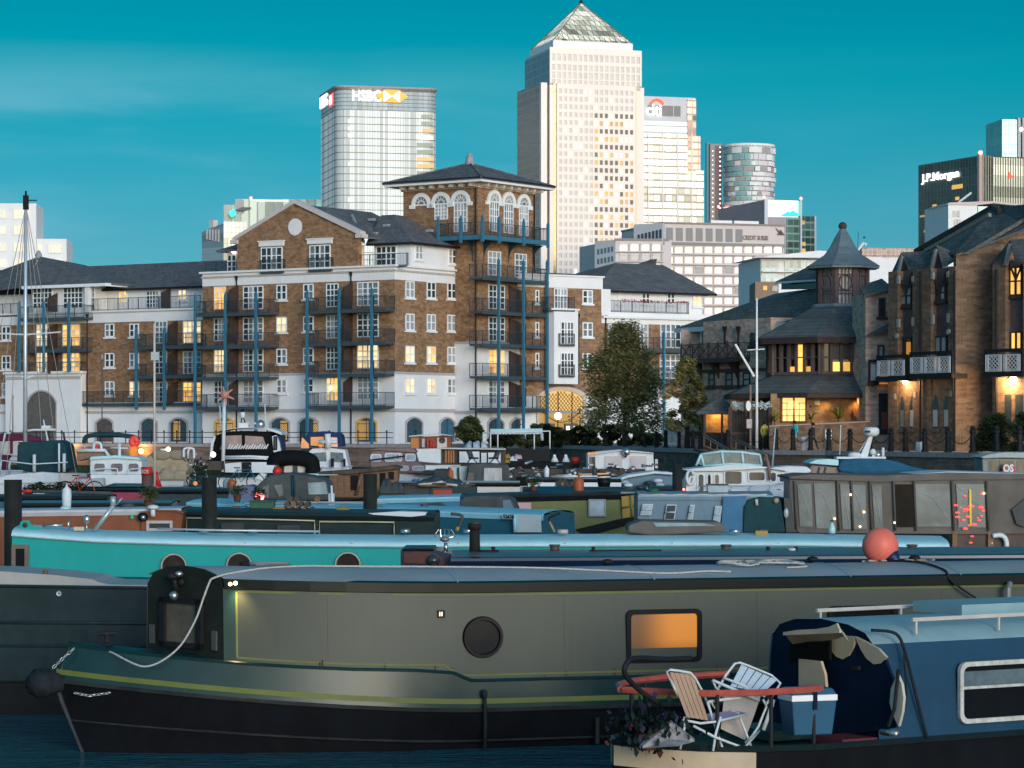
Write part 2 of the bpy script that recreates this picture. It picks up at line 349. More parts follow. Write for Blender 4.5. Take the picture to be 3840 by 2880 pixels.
EDGE=[(-900,238),(760,222),(1500,212),(2060,204),(2500,172),(2700,157),(3100,150),(3840,131),(4600,118)]
EP=[Vector(((p-1920)*d/K,d))for p,d in EDGE]
paving=mat('quay_paving',(0.30,0.26,0.24),0.85,var=0.25,nscale=2.0)
g=MB();g.poly([(p.x,p.y,QZ)for p in EP]+[(9000,100,QZ),(9000,16000,QZ),(-9000,16000,QZ),(-9000,260,QZ)])
tag(g.obj('quay_ground',paving),kind='structure')
qbrick=brickmat('quay_brick',(0.16,0.10,0.075),(0.22,0.15,0.12),(0.20,0.17,0.15),0.45,0.15)
weed=mat('tidal_weed',(0.02,0.035,0.02),0.9,var=0.6,nscale=4)
coping=mat('coping_stone',(0.36,0.31,0.29),0.8,var=0.2)
def along(pts,off):
 res=[]
 for i,p in enumerate(pts):
  d=(pts[min(i+1,len(pts)-1)]-pts[max(i-1,0)]).normalized();res.append(p+Vector((-d.y,d.x))*off)
 return res
def wallstrip(mb,pts,t0,t1,z0,z1):
 a,b=along(pts,t0),along(pts,t1)
 mb.loft([[(p.x,p.y,z0),(q.x,q.y,z0),(q.x,q.y,z1),(p.x,p.y,z1)]for p,q in zip(a,b)])
qw=root('quay_wall','long brick quay wall along the far side of the basin','quay wall',(EP[1].x,EP[1].y,0))
EL=[p-EP[1]for p in EP]
m1=MB();wallstrip(m1,EL,0.0,0.9,0.75,QZ-0.22);m1 .obj('brick_face',qbrick,qw)
m1=MB();wallstrip(m1,EL,-0.03,0.9,-0.6,0.75);m1 .obj('weed_band',weed,qw)
m1=MB();wallstrip(m1,EL,-0.10,0.95,QZ-0.22,QZ+0.03);m1 .obj('coping',coping,qw)
GR=R(17)
def rrect(x0,x1,y0,y1,r,z,n=5):
 pts=[]
 for cx,cy,a0 in((x1-r,y0+r,-90),(x1-r,y1-r,0),(x0+r,y1-r,90),(x0+r,y0+r,180)):
  for i in range(n+1):
   t=R(a0+90*i/n);pts.append((cx+r*math.cos(t),cy+r*math.sin(t),z))
 return pts
f=Fr(1262,1575,R(14));t=f.root('office_tower','tall pale glass office tower with rounded corners, white HSBC lettering at the top left'.replace('HSBC ',''),'tower')
Wd,Dp=f.u(1642),58.0
glassA=gridmat('pale_tower_glass',(0.60,0.65,0.64),(0.48,0.52,0.50),1.5,400,0.25,0.5,0.12,emit=(1.0,0.96,0.9),es=0.16,lwz=0)
glassTop=gridmat('tower_top_glass',(0.32,0.38,0.41),(0.28,0.33,0.35),3.0,400,0.2,0.5,0.1,lwz=0,emit=(0.8,0.93,1.0),es=0.06)
spn=mat('spandrel_bronze',(0.34,0.31,0.23),0.5,var=0.1)
ztop=f.zz(338,10,0)
m1=MB();m1 .loft([rrect(0.4,Wd-0.4,0.4,Dp-.4,6,0),rrect(0.4,Wd-.4,0.4,Dp-.4,6,ztop)]);m1 .obj('core',spn,t)
zb=ztop
for k in range(5):
 m1=MB();m1 .smooth=True;m1 .loft([rrect(0,Wd,0,Dp,6.5,zb-2.05),rrect(0,Wd,0,Dp,6.5,zb-.25)],caps=False);m1 .obj('glass_band',glassTop,t);zb-=2.25
storey=MB();storey.loft([rrect(0,Wd,0,Dp,6.5,-3.65),rrect(0,Wd,0,Dp,6.5,0)],caps=False);sme=storey.mesh('storey',glassA)
nk=0
while zb>8:
 inst('glass_band',sme,t,(0,0,zb-.25));
 zb-=4.12;nk+=1
m1=MB();m1 .loft([rrect(0.9,Wd-.9,0.9,Dp-.9,6,ztop),rrect(-0.9,Wd+.9,-.9,Dp+.9,7,ztop+1.6),rrect(-0.9,Wd+.9,-.9,Dp+.9,7,ztop+2.6)]);m1 .obj('roof_rim',mat('roof_rim_grey',(0.4,0.35,0.34),.6),t)
gdark=mat('tower_green_window',(0.10,0.17,0.12),0.25,var=0.3,nscale=0.3)
for k in range(12):
 z=ztop-11.5-4.12*k-3.5
 u0,u1=f.u(1583 if k>3 or k==2 else 1580),f.u(1624)
 if k>=3:u0=f.u(1563)
 mm=[gdark,gdark,OFF_GOLD,OFF_LIT,gdark,gdark,OFF_GOLD,OFF_GOLD,gdark,gdark,OFF_GOLD,gdark][k]
 m1=MB();m1 .box(u0,u1,-0.12,0.1,z,z+2.1);m1 .obj('window',mm,t)
for k in(1,2,3,7,12):
 m1=MB();z=ztop-11.5-4.12*k-3.4;m1 .box(6.7,9.0,-0.1,0.1,z,z+2.2);m1 .obj('window',OFF_LIT,t)
uh=f.u(1318)
text('HSBC',8.6,SIGN_WHITE,t,(uh,-0.5,f.zz(376,uh,0)),bold=0.04,sx=0.83,ext=0.3)
hexm=root('x','x','x');bpy.data.objects.remove(hexm)
hx,hz,hw,hh=f.u(1469),f.zz(361,f.u(1469),0),5.2,3.2
gold=mat('gold_emblem',(0.8,0.4,0.03),.4,var=0,emit=(1,.50,.05),es=.35)
m1=MB();m1 .slab([(hx-hw*1.85,-.3,hz),(hx-hw*.95,-.3,hz+hh),(hx-hw*.95,-.3,hz-hh)],(0,-.3,0));m1 .slab([(hx+hw*1.85,-.3,hz),(hx+hw*.95,-.3,hz+hh),(hx+hw*.95,-.3,hz-hh)],(0,-.3,0))
m1 .slab([(hx-hw*.85,-.3,hz+hh*1.15),(hx+hw*.85,-.3,hz+hh*1.15),(hx,-.3,hz+.2)],(0,-.3,0));m1 .slab([(hx-hw*.85,-.3,hz-hh*1.15),(hx+hw*.85,-.3,hz-hh*1.15),(hx,-.3,hz-.2)],(0,-.3,0));m1 .obj('emblem',gold,t)
m1=MB();m1 .slab([(hx-hw*.9,-.3,hz+hh),(hx-hw*.9,-.3,hz-hh),(hx-.2,-.3,hz)],(0,-.35,0));m1 .slab([(hx+hw*.9,-.3,hz+hh),(hx+hw*.9,-.3,hz-hh),(hx+.2,-.3,hz)],(0,-.35,0));m1 .obj('emblem_centre',SIGN_WHITE,t)
text('HSBC',10.0,SIGN_WHITE,t,(-.4,52,f.zz(400,0,44)),rot=(R(90),0,R(-90)),bold=.5,sx=1.0,ext=0.3)
m1=MB();m1 .cbox((-.6,14.5,f.zz(375,0,14)),(.4,12,7));m1 .obj('emblem',mat('red_emblem',(.7,.1,.1),.4,var=0,emit=(1,.12,.1),es=.8),t)
m1=MB();m1 .cbox((-.8,14.5,f.zz(375,0,14)),(.4,7,5));m1 .obj('emblem_centre',SIGN_WHITE,t)
f=Fr(2029,1478,GR);t=f.root('pyramid_tower','tallest tower, pale steel with a glass pyramid on top','tower')
Wl=f.u(2421);D1=f.yv(1939)
zl=f.zz(309,0,0);zu=f.zz(176,6,1.5);zt=f.zz(150,8,3)
m1=MB();m1 .box(7.0,Wl-5,0.6,D1,0,zl);m1 .box(0.6,Wl-.6,4.5,D1-4,0,zl-1);m1 .obj('lower_core',STEEL_SHADE,t)
m1=MB();m1 .box(6.0,f.u(2403,1.5),2.0,47,zl-2,zu-0.6);m1 .obj('upper_core',mat('steel_grey_core',(0.55,0.52,0.5),.4),t)
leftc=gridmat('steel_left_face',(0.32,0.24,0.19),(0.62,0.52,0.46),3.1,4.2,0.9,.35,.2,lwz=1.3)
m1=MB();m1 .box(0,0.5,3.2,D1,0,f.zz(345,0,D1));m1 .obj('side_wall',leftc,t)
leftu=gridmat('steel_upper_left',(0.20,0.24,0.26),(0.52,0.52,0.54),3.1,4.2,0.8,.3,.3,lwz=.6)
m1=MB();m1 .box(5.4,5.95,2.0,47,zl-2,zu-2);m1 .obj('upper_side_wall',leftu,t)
m1=MB();m1 .box(0,f.u(2052),0,4,0,zl);m1 .box(f.u(2061),f.u(2075),0,3,0,zl-1);m1 .box(f.u(2392),Wl,2.5,6,0,f.zz(325,50,0));m1 .obj('corner_strip',STEEL_CLAD,t)
gold_gl=mat('gold_groove_glass',(.45,.33,.18),.15,metal=.6,var=.4,nscale=.5)
m1=MB();m1 .box(f.u(2076),f.u(2091),.3,1,0,zl-1);m1 .obj('groove_glass',gold_gl,t)
U0,U1=f.u(2091),f.u(2377);nc=15;pu=(U1-U0)/nc
zr0=f.zz(332,U0,0);nr=27;pz=29.2*1490/K
grid=MB();
for i in range(nc+1):grid.box(U0+pu*i-pu*.2,U0+pu*i+pu*.2,-.45,.5,0,zl-.2)
for k in range(nr+2):
 z=zr0-pz*k;grid.box(U0,U1,-.40,.5,z-pz*.0,z+pz*.42)if k else grid.box(U0,U1,-.42,.5,z,zl-.1)
grid.box(U0,U1,-.38,.5,0,zr0-pz*(nr+1));grid.obj('cladding_grid',STEEL_CLAD,t)
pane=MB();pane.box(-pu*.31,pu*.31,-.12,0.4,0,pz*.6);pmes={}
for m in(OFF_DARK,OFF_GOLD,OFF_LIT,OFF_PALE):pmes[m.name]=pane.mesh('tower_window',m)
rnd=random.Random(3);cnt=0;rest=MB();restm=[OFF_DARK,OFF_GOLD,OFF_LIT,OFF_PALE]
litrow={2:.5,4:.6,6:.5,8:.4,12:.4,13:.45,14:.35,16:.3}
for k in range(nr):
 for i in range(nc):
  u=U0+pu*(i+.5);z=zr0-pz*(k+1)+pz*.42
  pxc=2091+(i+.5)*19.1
  if pxc<2222 or k<3:m=OFF_PALE if rnd.random()>.12 else OFF_LIT  # left columns get the paler panes as painted sunset reflection
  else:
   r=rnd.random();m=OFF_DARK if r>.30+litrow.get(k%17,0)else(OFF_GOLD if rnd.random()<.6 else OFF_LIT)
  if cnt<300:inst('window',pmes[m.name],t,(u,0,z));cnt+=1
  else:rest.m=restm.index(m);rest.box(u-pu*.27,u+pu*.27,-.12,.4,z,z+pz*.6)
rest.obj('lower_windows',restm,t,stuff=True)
u0,u1=6.0,f.u(2403,1.5);nc2=17;pu2=(u1-u0)/nc2
g2=MB();rest=MB();ztop1=zu
for i in range(nc2+1):g2 .box(u0+pu2*i-pu2*.18,u0+pu2*i+pu2*.18,1.5,2.2,zl,ztop1)
rows=[(200,226),(240,262),(268,292),(297,310)]
zs=[f.zz(195,u0,1.5)]
for k,(a,b)in enumerate(rows):
 za,zb_=f.zz(a,u0,1.5),f.zz(b,u0,1.5);g2 .box(u0,u1,1.45,2.2,za,zs[-1]if k else ztop1);zs.append(zb_)
 for i in range(nc2):rest.m=3 if k else 2*0+3;rest.box(u0+pu2*(i+.18),u0+pu2*(i+.82),1.8,2.1,zb_,za)
g2 .obj('upper_cladding',STEEL_CLAD,t);rest.obj('upper_windows',restm,t,stuff=True)
ax0,ax1,ay0,ay1=8.0,f.u(2374,3),3.5,45
m1=MB();m1 .box(ax0,ax1,ay0,ay1,zu-.6,zt);m1 .obj('attic_band',mat('attic_panel',(.9,.88,.86),.4,var=.03),t)
pyr=gridmat('pyramid_glass',(0.46,0.48,0.40),(0.15,0.17,0.13),2.9,3.0,0.35,.28,.55,cell=.5,emit=(1,.95,.75),es=.38,lwz=.2)
apx=((ax0+ax1)/2,(ay0+ay1)/2);zap=f.zz(11,apx[0],apx[1])
m1=MB();m1 .add([(ax0+.4,ay0+.4,zt),(ax1-.4,ay0+.4,zt),(ax1-.4,ay1-.4,zt),(ax0+.4,ay1-.4,zt),(apx[0],apx[1],zap)],[(0,1,4),(1,2,4),(2,3,4),(3,0,4)]);m1 .obj('pyramid_roof',pyr,t)
m1=MB()
for i in range(1,15):
 k=i/15;b0=(ax0+.4+(ax1-ax0-.8)*k,ay0+.3,zt)
 tt=min(k,1-k)*2;m1 .tube([b0,(b0[0],ay0+.3+(apx[1]-ay0)*tt,zt+(zap-zt)*tt)],.16,4)
for cx,cy in((ax0,ay0),(ax1,ay0),(ax0,ay1)):m1 .tube([(cx,cy,zt),(apx[0],apx[1],zap)],.3,4)
m1 .obj('pyramid_ribs',mat('rib_bronze',(.16,.15,.10),.5),t)
m1=MB();m1 .ball((apx[0],apx[1],zap+.6),1.0,8,6)
m1 .obj('finial',PIPE,t)
f=Fr(2380,1640,GR);t=f.root('bank_tower','glass tower right of the pyramid tower, with a red arc over white letters','tower')
cit=gridmat('lit_office_glass',(.66,.64,.58),(.52,.46,.34),3.9,4.25,.35,.3,.4,emit=(1,.92,.74),es=.60,cell=.6,lwz=1.1)
u1=f.u(2608);u2=f.u(2626);u3=f.u(2638)
m1=MB();m1 .box(0,u1,.3,40,0,f.zz(367,u1,0));m1 .obj('top_block',mat('tower_grey_panel',(.46,.47,.50),.5,metal=.3,var=.08,nscale=.1),t)
m1=MB();m1 .box(0,f.u(2590),-.2,30,0,f.zz(500,10,0));m1 .obj('glass_face',cit,t)
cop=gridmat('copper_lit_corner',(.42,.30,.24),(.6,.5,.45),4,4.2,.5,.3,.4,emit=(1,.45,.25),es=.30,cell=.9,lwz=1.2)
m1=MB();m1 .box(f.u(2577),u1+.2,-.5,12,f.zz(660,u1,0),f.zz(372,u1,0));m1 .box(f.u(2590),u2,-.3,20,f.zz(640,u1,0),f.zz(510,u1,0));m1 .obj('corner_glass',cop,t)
m1=MB();m1 .box(f.u(2590),u3,-.4,34,0,f.zz(640,u1,0));m1 .obj('lower_glass',cit,t)
m1=MB()
for p in(2430,2484,2538,2593):m1 .box(f.u(p)-.35,f.u(p)+.35,-.8,0,0,f.zz(500,f.u(p),0))
m1 .obj('mullion',STEEL_CLAD,t)
band=mat('pale_green_glass',(.5,.62,.56),.25,metal=.4,var=.1,emit=(.8,1,.88),es=.22)
for a,b in((456,470),(476,494)):
 m1=MB();m1 .box(0,f.u(2577),-.05,.4,f.zz(b,20,0),f.zz(a,20,0));m1 .obj('glass_band',band,t)
lou=mat('louvre_grey',(.27,.26,.25),.6,var=.08)
for a,b in((2488,2501),(2503,2525),(2529,2552),(2430,2486)):
 m1=MB();m1 .box(f.u(a),f.u(b),-.05,.4,f.zz(435,20,0),f.zz(396,20,0));m1 .obj('louvre_panel',lou,t)
ub=f.u(2418);text('citi',10.5,SIGN_WHITE,t,(ub+.6,-.6,f.zz(433,ub,0)),bold=.08,sx=.80,ext=.3)
m1=MB();cx=f.u(2463);cz_=f.zz(400,cx,0)
pts=[(cx+5.0*math.cos(R(a))*.85,-.6,cz_+5.2*math.sin(R(a))*.8)for a in range(20,161,14)];m1 .tube(pts,.75,6);m1 .obj('arc_emblem',mat('red_arc',(.8,.1,.06),.4,var=0,emit=(1,.16,.10),es=.8),t)
d=1750;cc=world(2806,0,d);r_=99*d/K;z_of=lambda py:CZ-(py-H)*d/K
t=root('round_tower','round white residential tower with staggered balcony boxes and red lamps','tower',(cc.x,cc.y,0))
m1=MB();m1 .smooth=True;m1 .lathe([(r_-1,0),(r_-1,z_of(549))],n=40);m1 .obj('core',mat('round_core',(.7,.67,.67),.7),t)
m1=MB();m1 .smooth=True;m1 .lathe([(r_+.1,z_of(556)),(r_+.1,z_of(546)),(r_-1.2,z_of(546))],n=40);m1 .obj('parapet',WHITE,t)
pans=[mat('tower_teal_pane',(.24,.42,.42),.2,var=.3),WHITE,mat('tower_pale_pane',(.70,.74,.75),.3,metal=.0),mat('tower_pinkish_panel',(.72,.65,.65),.7),mat('tower_recess',(.38,.35,.35),.7)]
rnd=random.Random(11)
py=558
rowi=0
while py<800:
 hgt=26 if py<600 else(21 if py<640 else 18)
 a=-176+rnd.random()*8
 while a<-4:
  wd=rnd.choice((10,14,18,24));a1=min(a+wd,-3);p_=rnd.random()
  mid=(a+a1)/2;right=mid>-75
  m=pans[1]if(p_<.30 and mid>-95)else(pans[0]if p_<.5 and not right else(pans[2]if p_<.7 else(pans[3]if p_<.87 else pans[4])))
  if py>752 and rnd.random()<.4:m=RED_LAMP if rnd.random()<.3 else pans[2]
  rr=r_+(.9 if m is WHITE else(-.3 if m is pans[4]else.15))
  q=MB();n=3
  q.loft([[(ro*math.cos(R(a+(a1-a)*i/n)),ro*math.sin(R(a+(a1-a)*i/n)),zz_)for ro,zz_ in((r_-1.1,z_of(py+hgt-2)),(rr,z_of(py+hgt-2)),(rr,z_of(py+2)),(r_-1.1,z_of(py+2)))]for i in range(n+1)])
  q.obj('balcony_panel' if m is WHITE else 'facade_panel',m,t);a=a1+.8
 py+=hgt;rowi+=1
for px_ in(2793,2825):
 m1=MB();p=world(px_,541,d-2)-cc;m1 .ball((p.x,0,z_of(541)),.9,8,6);m1 .obj('warning_lamp',RED_LAMP,t)
fx=world(2664,0,d);
t=root('slab_tower','narrow brown lift tower strung with small lamps, left of the round tower','tower',(fx.x,fx.y,0))
m1=MB();m1 .box(0,7.2,2,16,0,z_of(538));m1 .obj('wall',mat('slab_beige',(.36,.31,.30),.7,var=.2),t)
m1=MB();m1 .box(-2.2,0,4,14,0,z_of(530));m1 .obj('fin',mat('slab_blue_fin',(.10,.24,.30),.4),t)
m1=MB();m1 .box(3.4,7.4,1.5,3,0,z_of(545));m1 .obj('brown_strip',mat('slab_brown',(.24,.17,.17),.6),t)
lm=MB();lm.ball((0,0,0),.45,8,5);lme=lm.mesh('lamp',WHITE_LAMP)
for k in range(15):
 inst('lamp',lme,t,(6.3,1.2,z_of(552+k*17.5)));inst('lamp',lme,t,(1.6,1.6,z_of(565+k*17.5)),scale=(.7,.7,.7))
d=1420;f=Fr(2868,d,GR);z_of=lambda py:CZ-(py-H)*d/K
t=f.root('wedge_building','grey wedge-roofed office block with a white and green lit screen','building')
wl_=mat('wedge_grey',(.38,.34,.36),.7,var=.06,nscale=.2);yv=f.yv(2693)
m1=MB();m1 .slab([(0,0,0),(0,0,z_of(748)),(0,yv,f.zz(785,0,yv)),(0,yv,0)],(12,0,0));m1 .obj('wall',wl_,t)
m1=MB();m1 .box(-.3,1.5,-.5,.5,0,z_of(745));m1 .obj('corner_fin',mat('pale_fin',(.6,.62,.65),.5),t)
uR=f.u(3003);m1=MB();m1 .box(1.5,uR,0.1,18,0,z_of(748));m1 .obj('front_block',gridmat('green_office_glass',(.05,.13,.11),(.22,.30,.27),3.2,3.9,.25,.2,.3,cell=.8,lwz=.9),t)
m1=MB();m1 .box(f.u(2880),f.u(2992),-.4,.2,z_of(812),z_of(750));m1 .obj('screen',mat('lit_screen',(.8,.8,.8),.4,var=0,emit=(.95,1,.96),es=.85),t)
m1=MB();pts=[(2925,812),(2934,803),(2946,798),(2953,792),(2960,797),(2968,791),(2975,789),(2982,797),(2991,799),(2991,812)]
m1 .slab([(f.u(a),-.45,f.zz(b,f.u(a),0))for a,b in pts],(0,-.15,0));m1 .obj('green_light',mat('green_glow',(.02,.6,.4),.4,var=0,emit=(0,.85,.52),es=.9),t)
for a,b in((2870,2876),(2993,2999)):
 m1=MB();m1 .box(f.u(a),f.u(b),-.3,.2,z_of(805),z_of(752));m1 .obj('green_edge',MATS['green_glow'],t)
m1=MB();m1 .box(f.u(2999),f.u(3005),-1,0,0,z_of(742));m1 .obj('mast',mat('pale_fin',(.6,.62,.65)),t)
for a,b in((3002,741),(2864,740),(2697,775)):
 m1=MB();
 yy=0 if a>2800 else yv;m1 .ball((f.u(a)if yy==0 else 0,yy-.6,f.zz(b,0,yy)),.8,8,6);m1 .obj('warning_lamp',RED_LAMP,t)
f2=Fr(2997,1450,GR);t=f2 .root('glass_block','low dark green glass office block with a few gold windows','building')
uE=f2 .u(3060);m1=MB();m1 .box(0,uE-1,0,30,0,f2 .zz(812,10,0));m1 .obj('glass_wall',MATS['green_office_glass'],t)
m1=MB();m1 .box(uE-1,uE,-.4,30,0,f2 .zz(810,10,0));m1 .obj('edge_fin',MATS['pale_fin'],t)
for a,b in((3012,835),(3014,915),(3014,940),(2970,940),(2972,922)):
 m1=MB();m1 .box(f2 .u(a)-.9,f2 .u(a)+.9,-.3,.1,f2 .zz(b+7,5,0),f2 .zz(b-7,5,0));m1 .obj('window',OFF_GOLD,t)
f=Fr(2487,1300,GR);t=f.root('stone_office_block','long pale stone office block with rows of square lit windows and brown lettering','building')
uE=f.u(2941);yl=f.yv(2378);zc=lambda py:f.zz(py,0,0)
m1=MB();m1 .box(0,uE,0,60,0,zc(838));m1 .obj('wall',PALE_STONE,t)
m1=MB();m1 .box(-.5,uE+.5,-.8,60,zc(838),zc(832));m1 .box(-.3,uE+.3,-.7,.2,zc(918),zc(907));m1 .obj('cornice',STONE_BAND,t)
m1=MB();m1 .box(0,.4,1,yl,0,1);
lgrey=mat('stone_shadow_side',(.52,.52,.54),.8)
m1=MB();m1 .box(-22,0.2,12,60,0,zc(900));m1 .box(-4,.2,3,40,0,zc(838)-2);m1 .obj('side_wing',PALE_STONE,t)
win=MB();ww,wh=28*1300/K,25*1300/K;win.box(-ww/2,ww/2,-.25,.1,0,wh);wm_l,wm_g=win.mesh('w',OFF_LIT),win.mesh('w2',GLASS_GREY)
sh=MB();sh.box(-ww*.52,ww*.52,-.75,-.0,wh*.86,wh);shm=sh.mesh('awning',OFF_PALE)
pier=MB();pier.box(0,12*1300/K/2,-.1,.2,0,wh);pm=pier.mesh('blind_panel',mat('blind_panel',(.45,.38,.39),.7))
for k in range(8):
 pyb=948+38.3*k
 for i in range(13):
  px=2508+37.2*i-(0 if i<12 else 0)
  if px>2930:continue
  u=f.u(px);z=f.zz(pyb,u,0);o_=inst('window',wm_l if rnd.random()>.06 else wm_g,t,(u,0,z));inst('shade',shm,o_,(0,0,0))
  inst('panel',pm,t,(u+ww*.56,0,z))
 m1=MB();m1 .box(0,uE,-.5,.1,f.zz(pyb+8,0,0),f.zz(pyb+4,0,0));m1 .obj('sill_course',STONE_BAND,t)
for i in range(8):
 a=2497+37.3*i;m1=MB();m1 .box(f.u(a),f.u(a+26),-.2,.1,f.zz(902,0,0),f.zz(853,0,0));m1 .obj('louvre_panel',lou,t)
um=f.u(2784);text('CREDIT SUISSE',3.0,mat('brown_letters',(.16,.12,.10),.6),t,(um,-.3,f.zz(899,um,0)),bold=.03,sx=.68,ext=.1)
cu_=f.u(2783);
sx_=f.u(2925);sz_=f.zz(873,sx_,0);m1=MB();m1 .slab([(sx_-2.6,-.3,sz_+2.5),(sx_+1.4,-.3,sz_-.6),(sx_-.4,-.3,sz_-.9)],(0,-.2,0));m1 .slab([(sx_+.2,-.3,sz_+1.6),(sx_+2.4,-.3,sz_-1.2),(sx_-1.8,-.3,sz_-1.1)],(0,-.2,0));m1 .obj('sail_emblem',MATS['brown_letters'],t)
f3=Fr(2308,1297,R(6));uu=f3 .u(2487)
m1=MB();q=t.matrix_basis.inverted()if False else None
t3=f3 .root('office_wing','lower stone office wing with a blue-grey side, left of the lettered block','building')
m1=MB();m1 .box(0,uu+4,0,50,0,f3 .zz(898,0,0));m1 .obj('wall',PALE_STONE,t3)
m1=MB();m1 .box(-.4,uu+3,-.6,1,f3 .zz(902,0,0),f3 .zz(894,0,0));m1 .obj('cornice',STONE_BAND,t3)
for k in range(8):
 pyb=940+37*k
 for i in range(4):
  u=f3 .u(2338+41*i);o_=inst('window',wm_l if k!=1 else wm_g,t3,(u,0,f3 .zz(pyb,u,0)));inst('shade',shm,o_)
  inst('panel',pm,t3,(u+ww*.6,0,f3 .zz(pyb,u,0)))
 m1=MB();m1 .box(0,uu,-.5,.1,f3 .zz(pyb+8,0,0),f3 .zz(pyb+4,0,0));m1 .obj('sill_course',STONE_BAND,t3)
f4=Fr(2307,1297,R(106));t4=root('side_wing','blue-grey side wing of the stone offices with tall narrow windows','building',(f4 .A.x,f4 .A.y,0),R(180-38))
f4=Fr(2307,1297,R(180-38));uL=f4 .u(2230)
m1=MB();m1 .box(0,uL,-30,0,0,f4 .zz(900,0,0));m1 .obj('wall',lgrey,t4)
bw_=MB();bw_.box(-.6,.6,0,.15,0,2.6);bwm=bw_.mesh('w',mat('blue_window',(.10,.18,.22),.2));
for k in range(3):
 for i in range(5):
  u=f4 .u(2296-13*i);inst('window',bwm,t4,(u,0,f4 .zz(945+36*k+2.5*i,u,0)))
f5=Fr(2487,1298,R(180-35));t5=root('attic_wing','shadowed attic storey of the stone offices with dark slit windows','building',(f5 .A.x-.3,f5 .A.y,0),R(180-35))
uL=f5 .u(2378);m1=MB();m1 .box(.2,uL,-20,-.2,f5 .zz(903,0,0),f5 .zz(836,0,0));m1 .obj('wall',lgrey,t5)
bw_=MB();bw_.box(-.55,.55,-.2,.1,0,4.2);bwm=bw_.mesh('w',mat('dark_slit',(.03,.06,.08),.2))
for i in range(7):u=f5 .u(2479-13.6*i);inst('window',bwm,t5,(u,0,f5 .zz(893+1.0*i,u,0)),scale=(1,1,1-.07*i))
rt=MB()
for a,b in((2680,2760),(2768,2860)):
 rt=MB();rt.box(f.u(a),f.u(b),5,12,zc(832),zc(818));rt.obj('roof_plant',WHITE,t)
d=1300;f=Fr(3672,d,R(24));t=f.root('dark_office_tower','dark glass office tower on the right with white lettering and a copper corner post','tower')
yl=f.yv(3444);zt_=f.zz(583,0,0);dg=gridmat('dark_mullion_glass',(.05,.065,.06),(.22,.24,.20),1.0*1.28,4.3,.38,.2,.4,cell=.8,lwz=.15)
m1=MB();m1 .box(0,70,0,yl,0,zt_);m1 .obj('glass_wall',dg,t)
pg=gridmat('cream_tower_glass',(.62,.60,.48),(.5,.48,.38),60,5.2,.1,.3,.5,emit=(1,.95,.72),es=.22,cell=.4,lwz=.1)
u3=f.u(3722);m1=MB();m1 .box(u3,70,-.4,.2,0,zt_-.5);m1 .obj('cream_glass',pg,t)
mu=MB();mu.box(-.14,.14,-.7,0,0,zt_);mum=mu.mesh('mullion',mat('mullion_brown',(.12,.11,.07),.5));muw=mu.mesh('mullion2',mat('mullion_pale',(.45,.42,.32),.5))
for i in range(22):inst('mullion',mum if i>4 else muw,t,(f.u(3684+9.4*i),-.1,0))
m1=MB();m1 .box(-.8,1.1,-1.2,.6,0,zt_+.8);m1 .obj('corner_post',mat('copper_post',(.50,.36,.30),.5),t)
m1=MB();m1 .ball((0,-1,zt_+1.2),1.1,8,6);m1 .obj('warning_lamp',RED_LAMP,t)
yt=f.yv(3461);z0=f.zz(683,0,yt);text('J.P.Morgan',5.4,SIGN_WHITE,t,(-.5,yt,z0),rot=(R(90),0,R(-90)),bold=.06,sx=1.42,ext=.2)
for a,b,w_,h_ in((3590,703,40,16),(3505,775,15,15),(3470,812,40,7),(3505,805,20,9),(3495,838,50,7),(3480,868,30,8),(3510,885,40,8),(3590,745,14,12)):
 y0,y1=f.yv(a-w_/2),f.yv(a+w_/2);m1=MB();m1 .box(-.15,.1,y1,y0,f.zz(b+h_/2,0,y0),f.zz(b-h_/2,0,y0));m1 .obj('window',OFF_GOLD,t)
m1=MB();m1 .slab([(f.u(3778),-.6,f.zz(665,0,0)),(f.u(3797),-.6,f.zz(662,0,0)),(f.u(3786),-.6,f.zz(643,0,0)),(f.u(3778),-.6,f.zz(640,0,0))],(0,-.1,0));m1 .obj('red_sign',MATS['red_arc'],t)
f=Fr(3757,1600,R(8));t=f.root('teal_tower','distant pale teal glass tower cut by the right edge','tower')
m1=MB();m1 .box(0,f.u(3815),0,30,0,f.zz(447,0,0));m1 .obj('glass_wall',gridmat('teal_tower_glass',(.22,.42,.42),(.15,.3,.32),2.0,5.5,.2,.25,.3,cell=.25),t)
m1=MB();m1 .box(f.u(3815),f.u(3822),-1,30,0,f.zz(441,0,0));m1 .box(f.u(3832),f.u(3860),-1,30,0,f.zz(441,0,0));m1 .box(f.u(3822),f.u(3832),1,30,0,f.zz(443,0,0));m1 .obj('lift_shaft',mat('shaft_grey',(.42,.44,.48),.6),t)
m1=MB();m1 .box(f.u(3823),f.u(3831),.5,1.1,0,f.zz(446,0,0));m1 .obj('dark_slot',GLASS_DARK,t)
m1=MB();m1 .ball((f.u(3829),-.3,f.zz(484,0,0)),1.2,8,6);m1 .obj('lamp',WHITE_LAMP,t)
f=Fr(3556,560,R(10));t=f.root('white_modern_block','white modern flats with a curved roof edge, in front of the dark tower','building')
m1=MB();m1 .box(0,f.u(3665),0,15,0,f.zz(765,0,0));m1 .box(f.u(3650),30,1,15,0,f.zz(770,0,0));m1 .obj('wall',WHITE,t)
m1=MB();m1 .slab([(f.u(a,-.3),-.3,f.zz(b,0,0))for a,b in((3552,768),(3560,760),(3725,752),(3850,764),(3850,770),(3725,760),(3660,768))],(0,12,0));m1 .obj('roof',mat('pinkish_trim',(.62,.52,.50),.7),t)
m1=MB();m1 .box(f.u(3667),f.u(3850),-.15,.4,f.zz(810,0,0),f.zz(773,0,0));m1 .obj('glazing',gridmat('block_glazing',(.22,.36,.34),(.7,.7,.7),.9,5,.12,.2,.2),t)
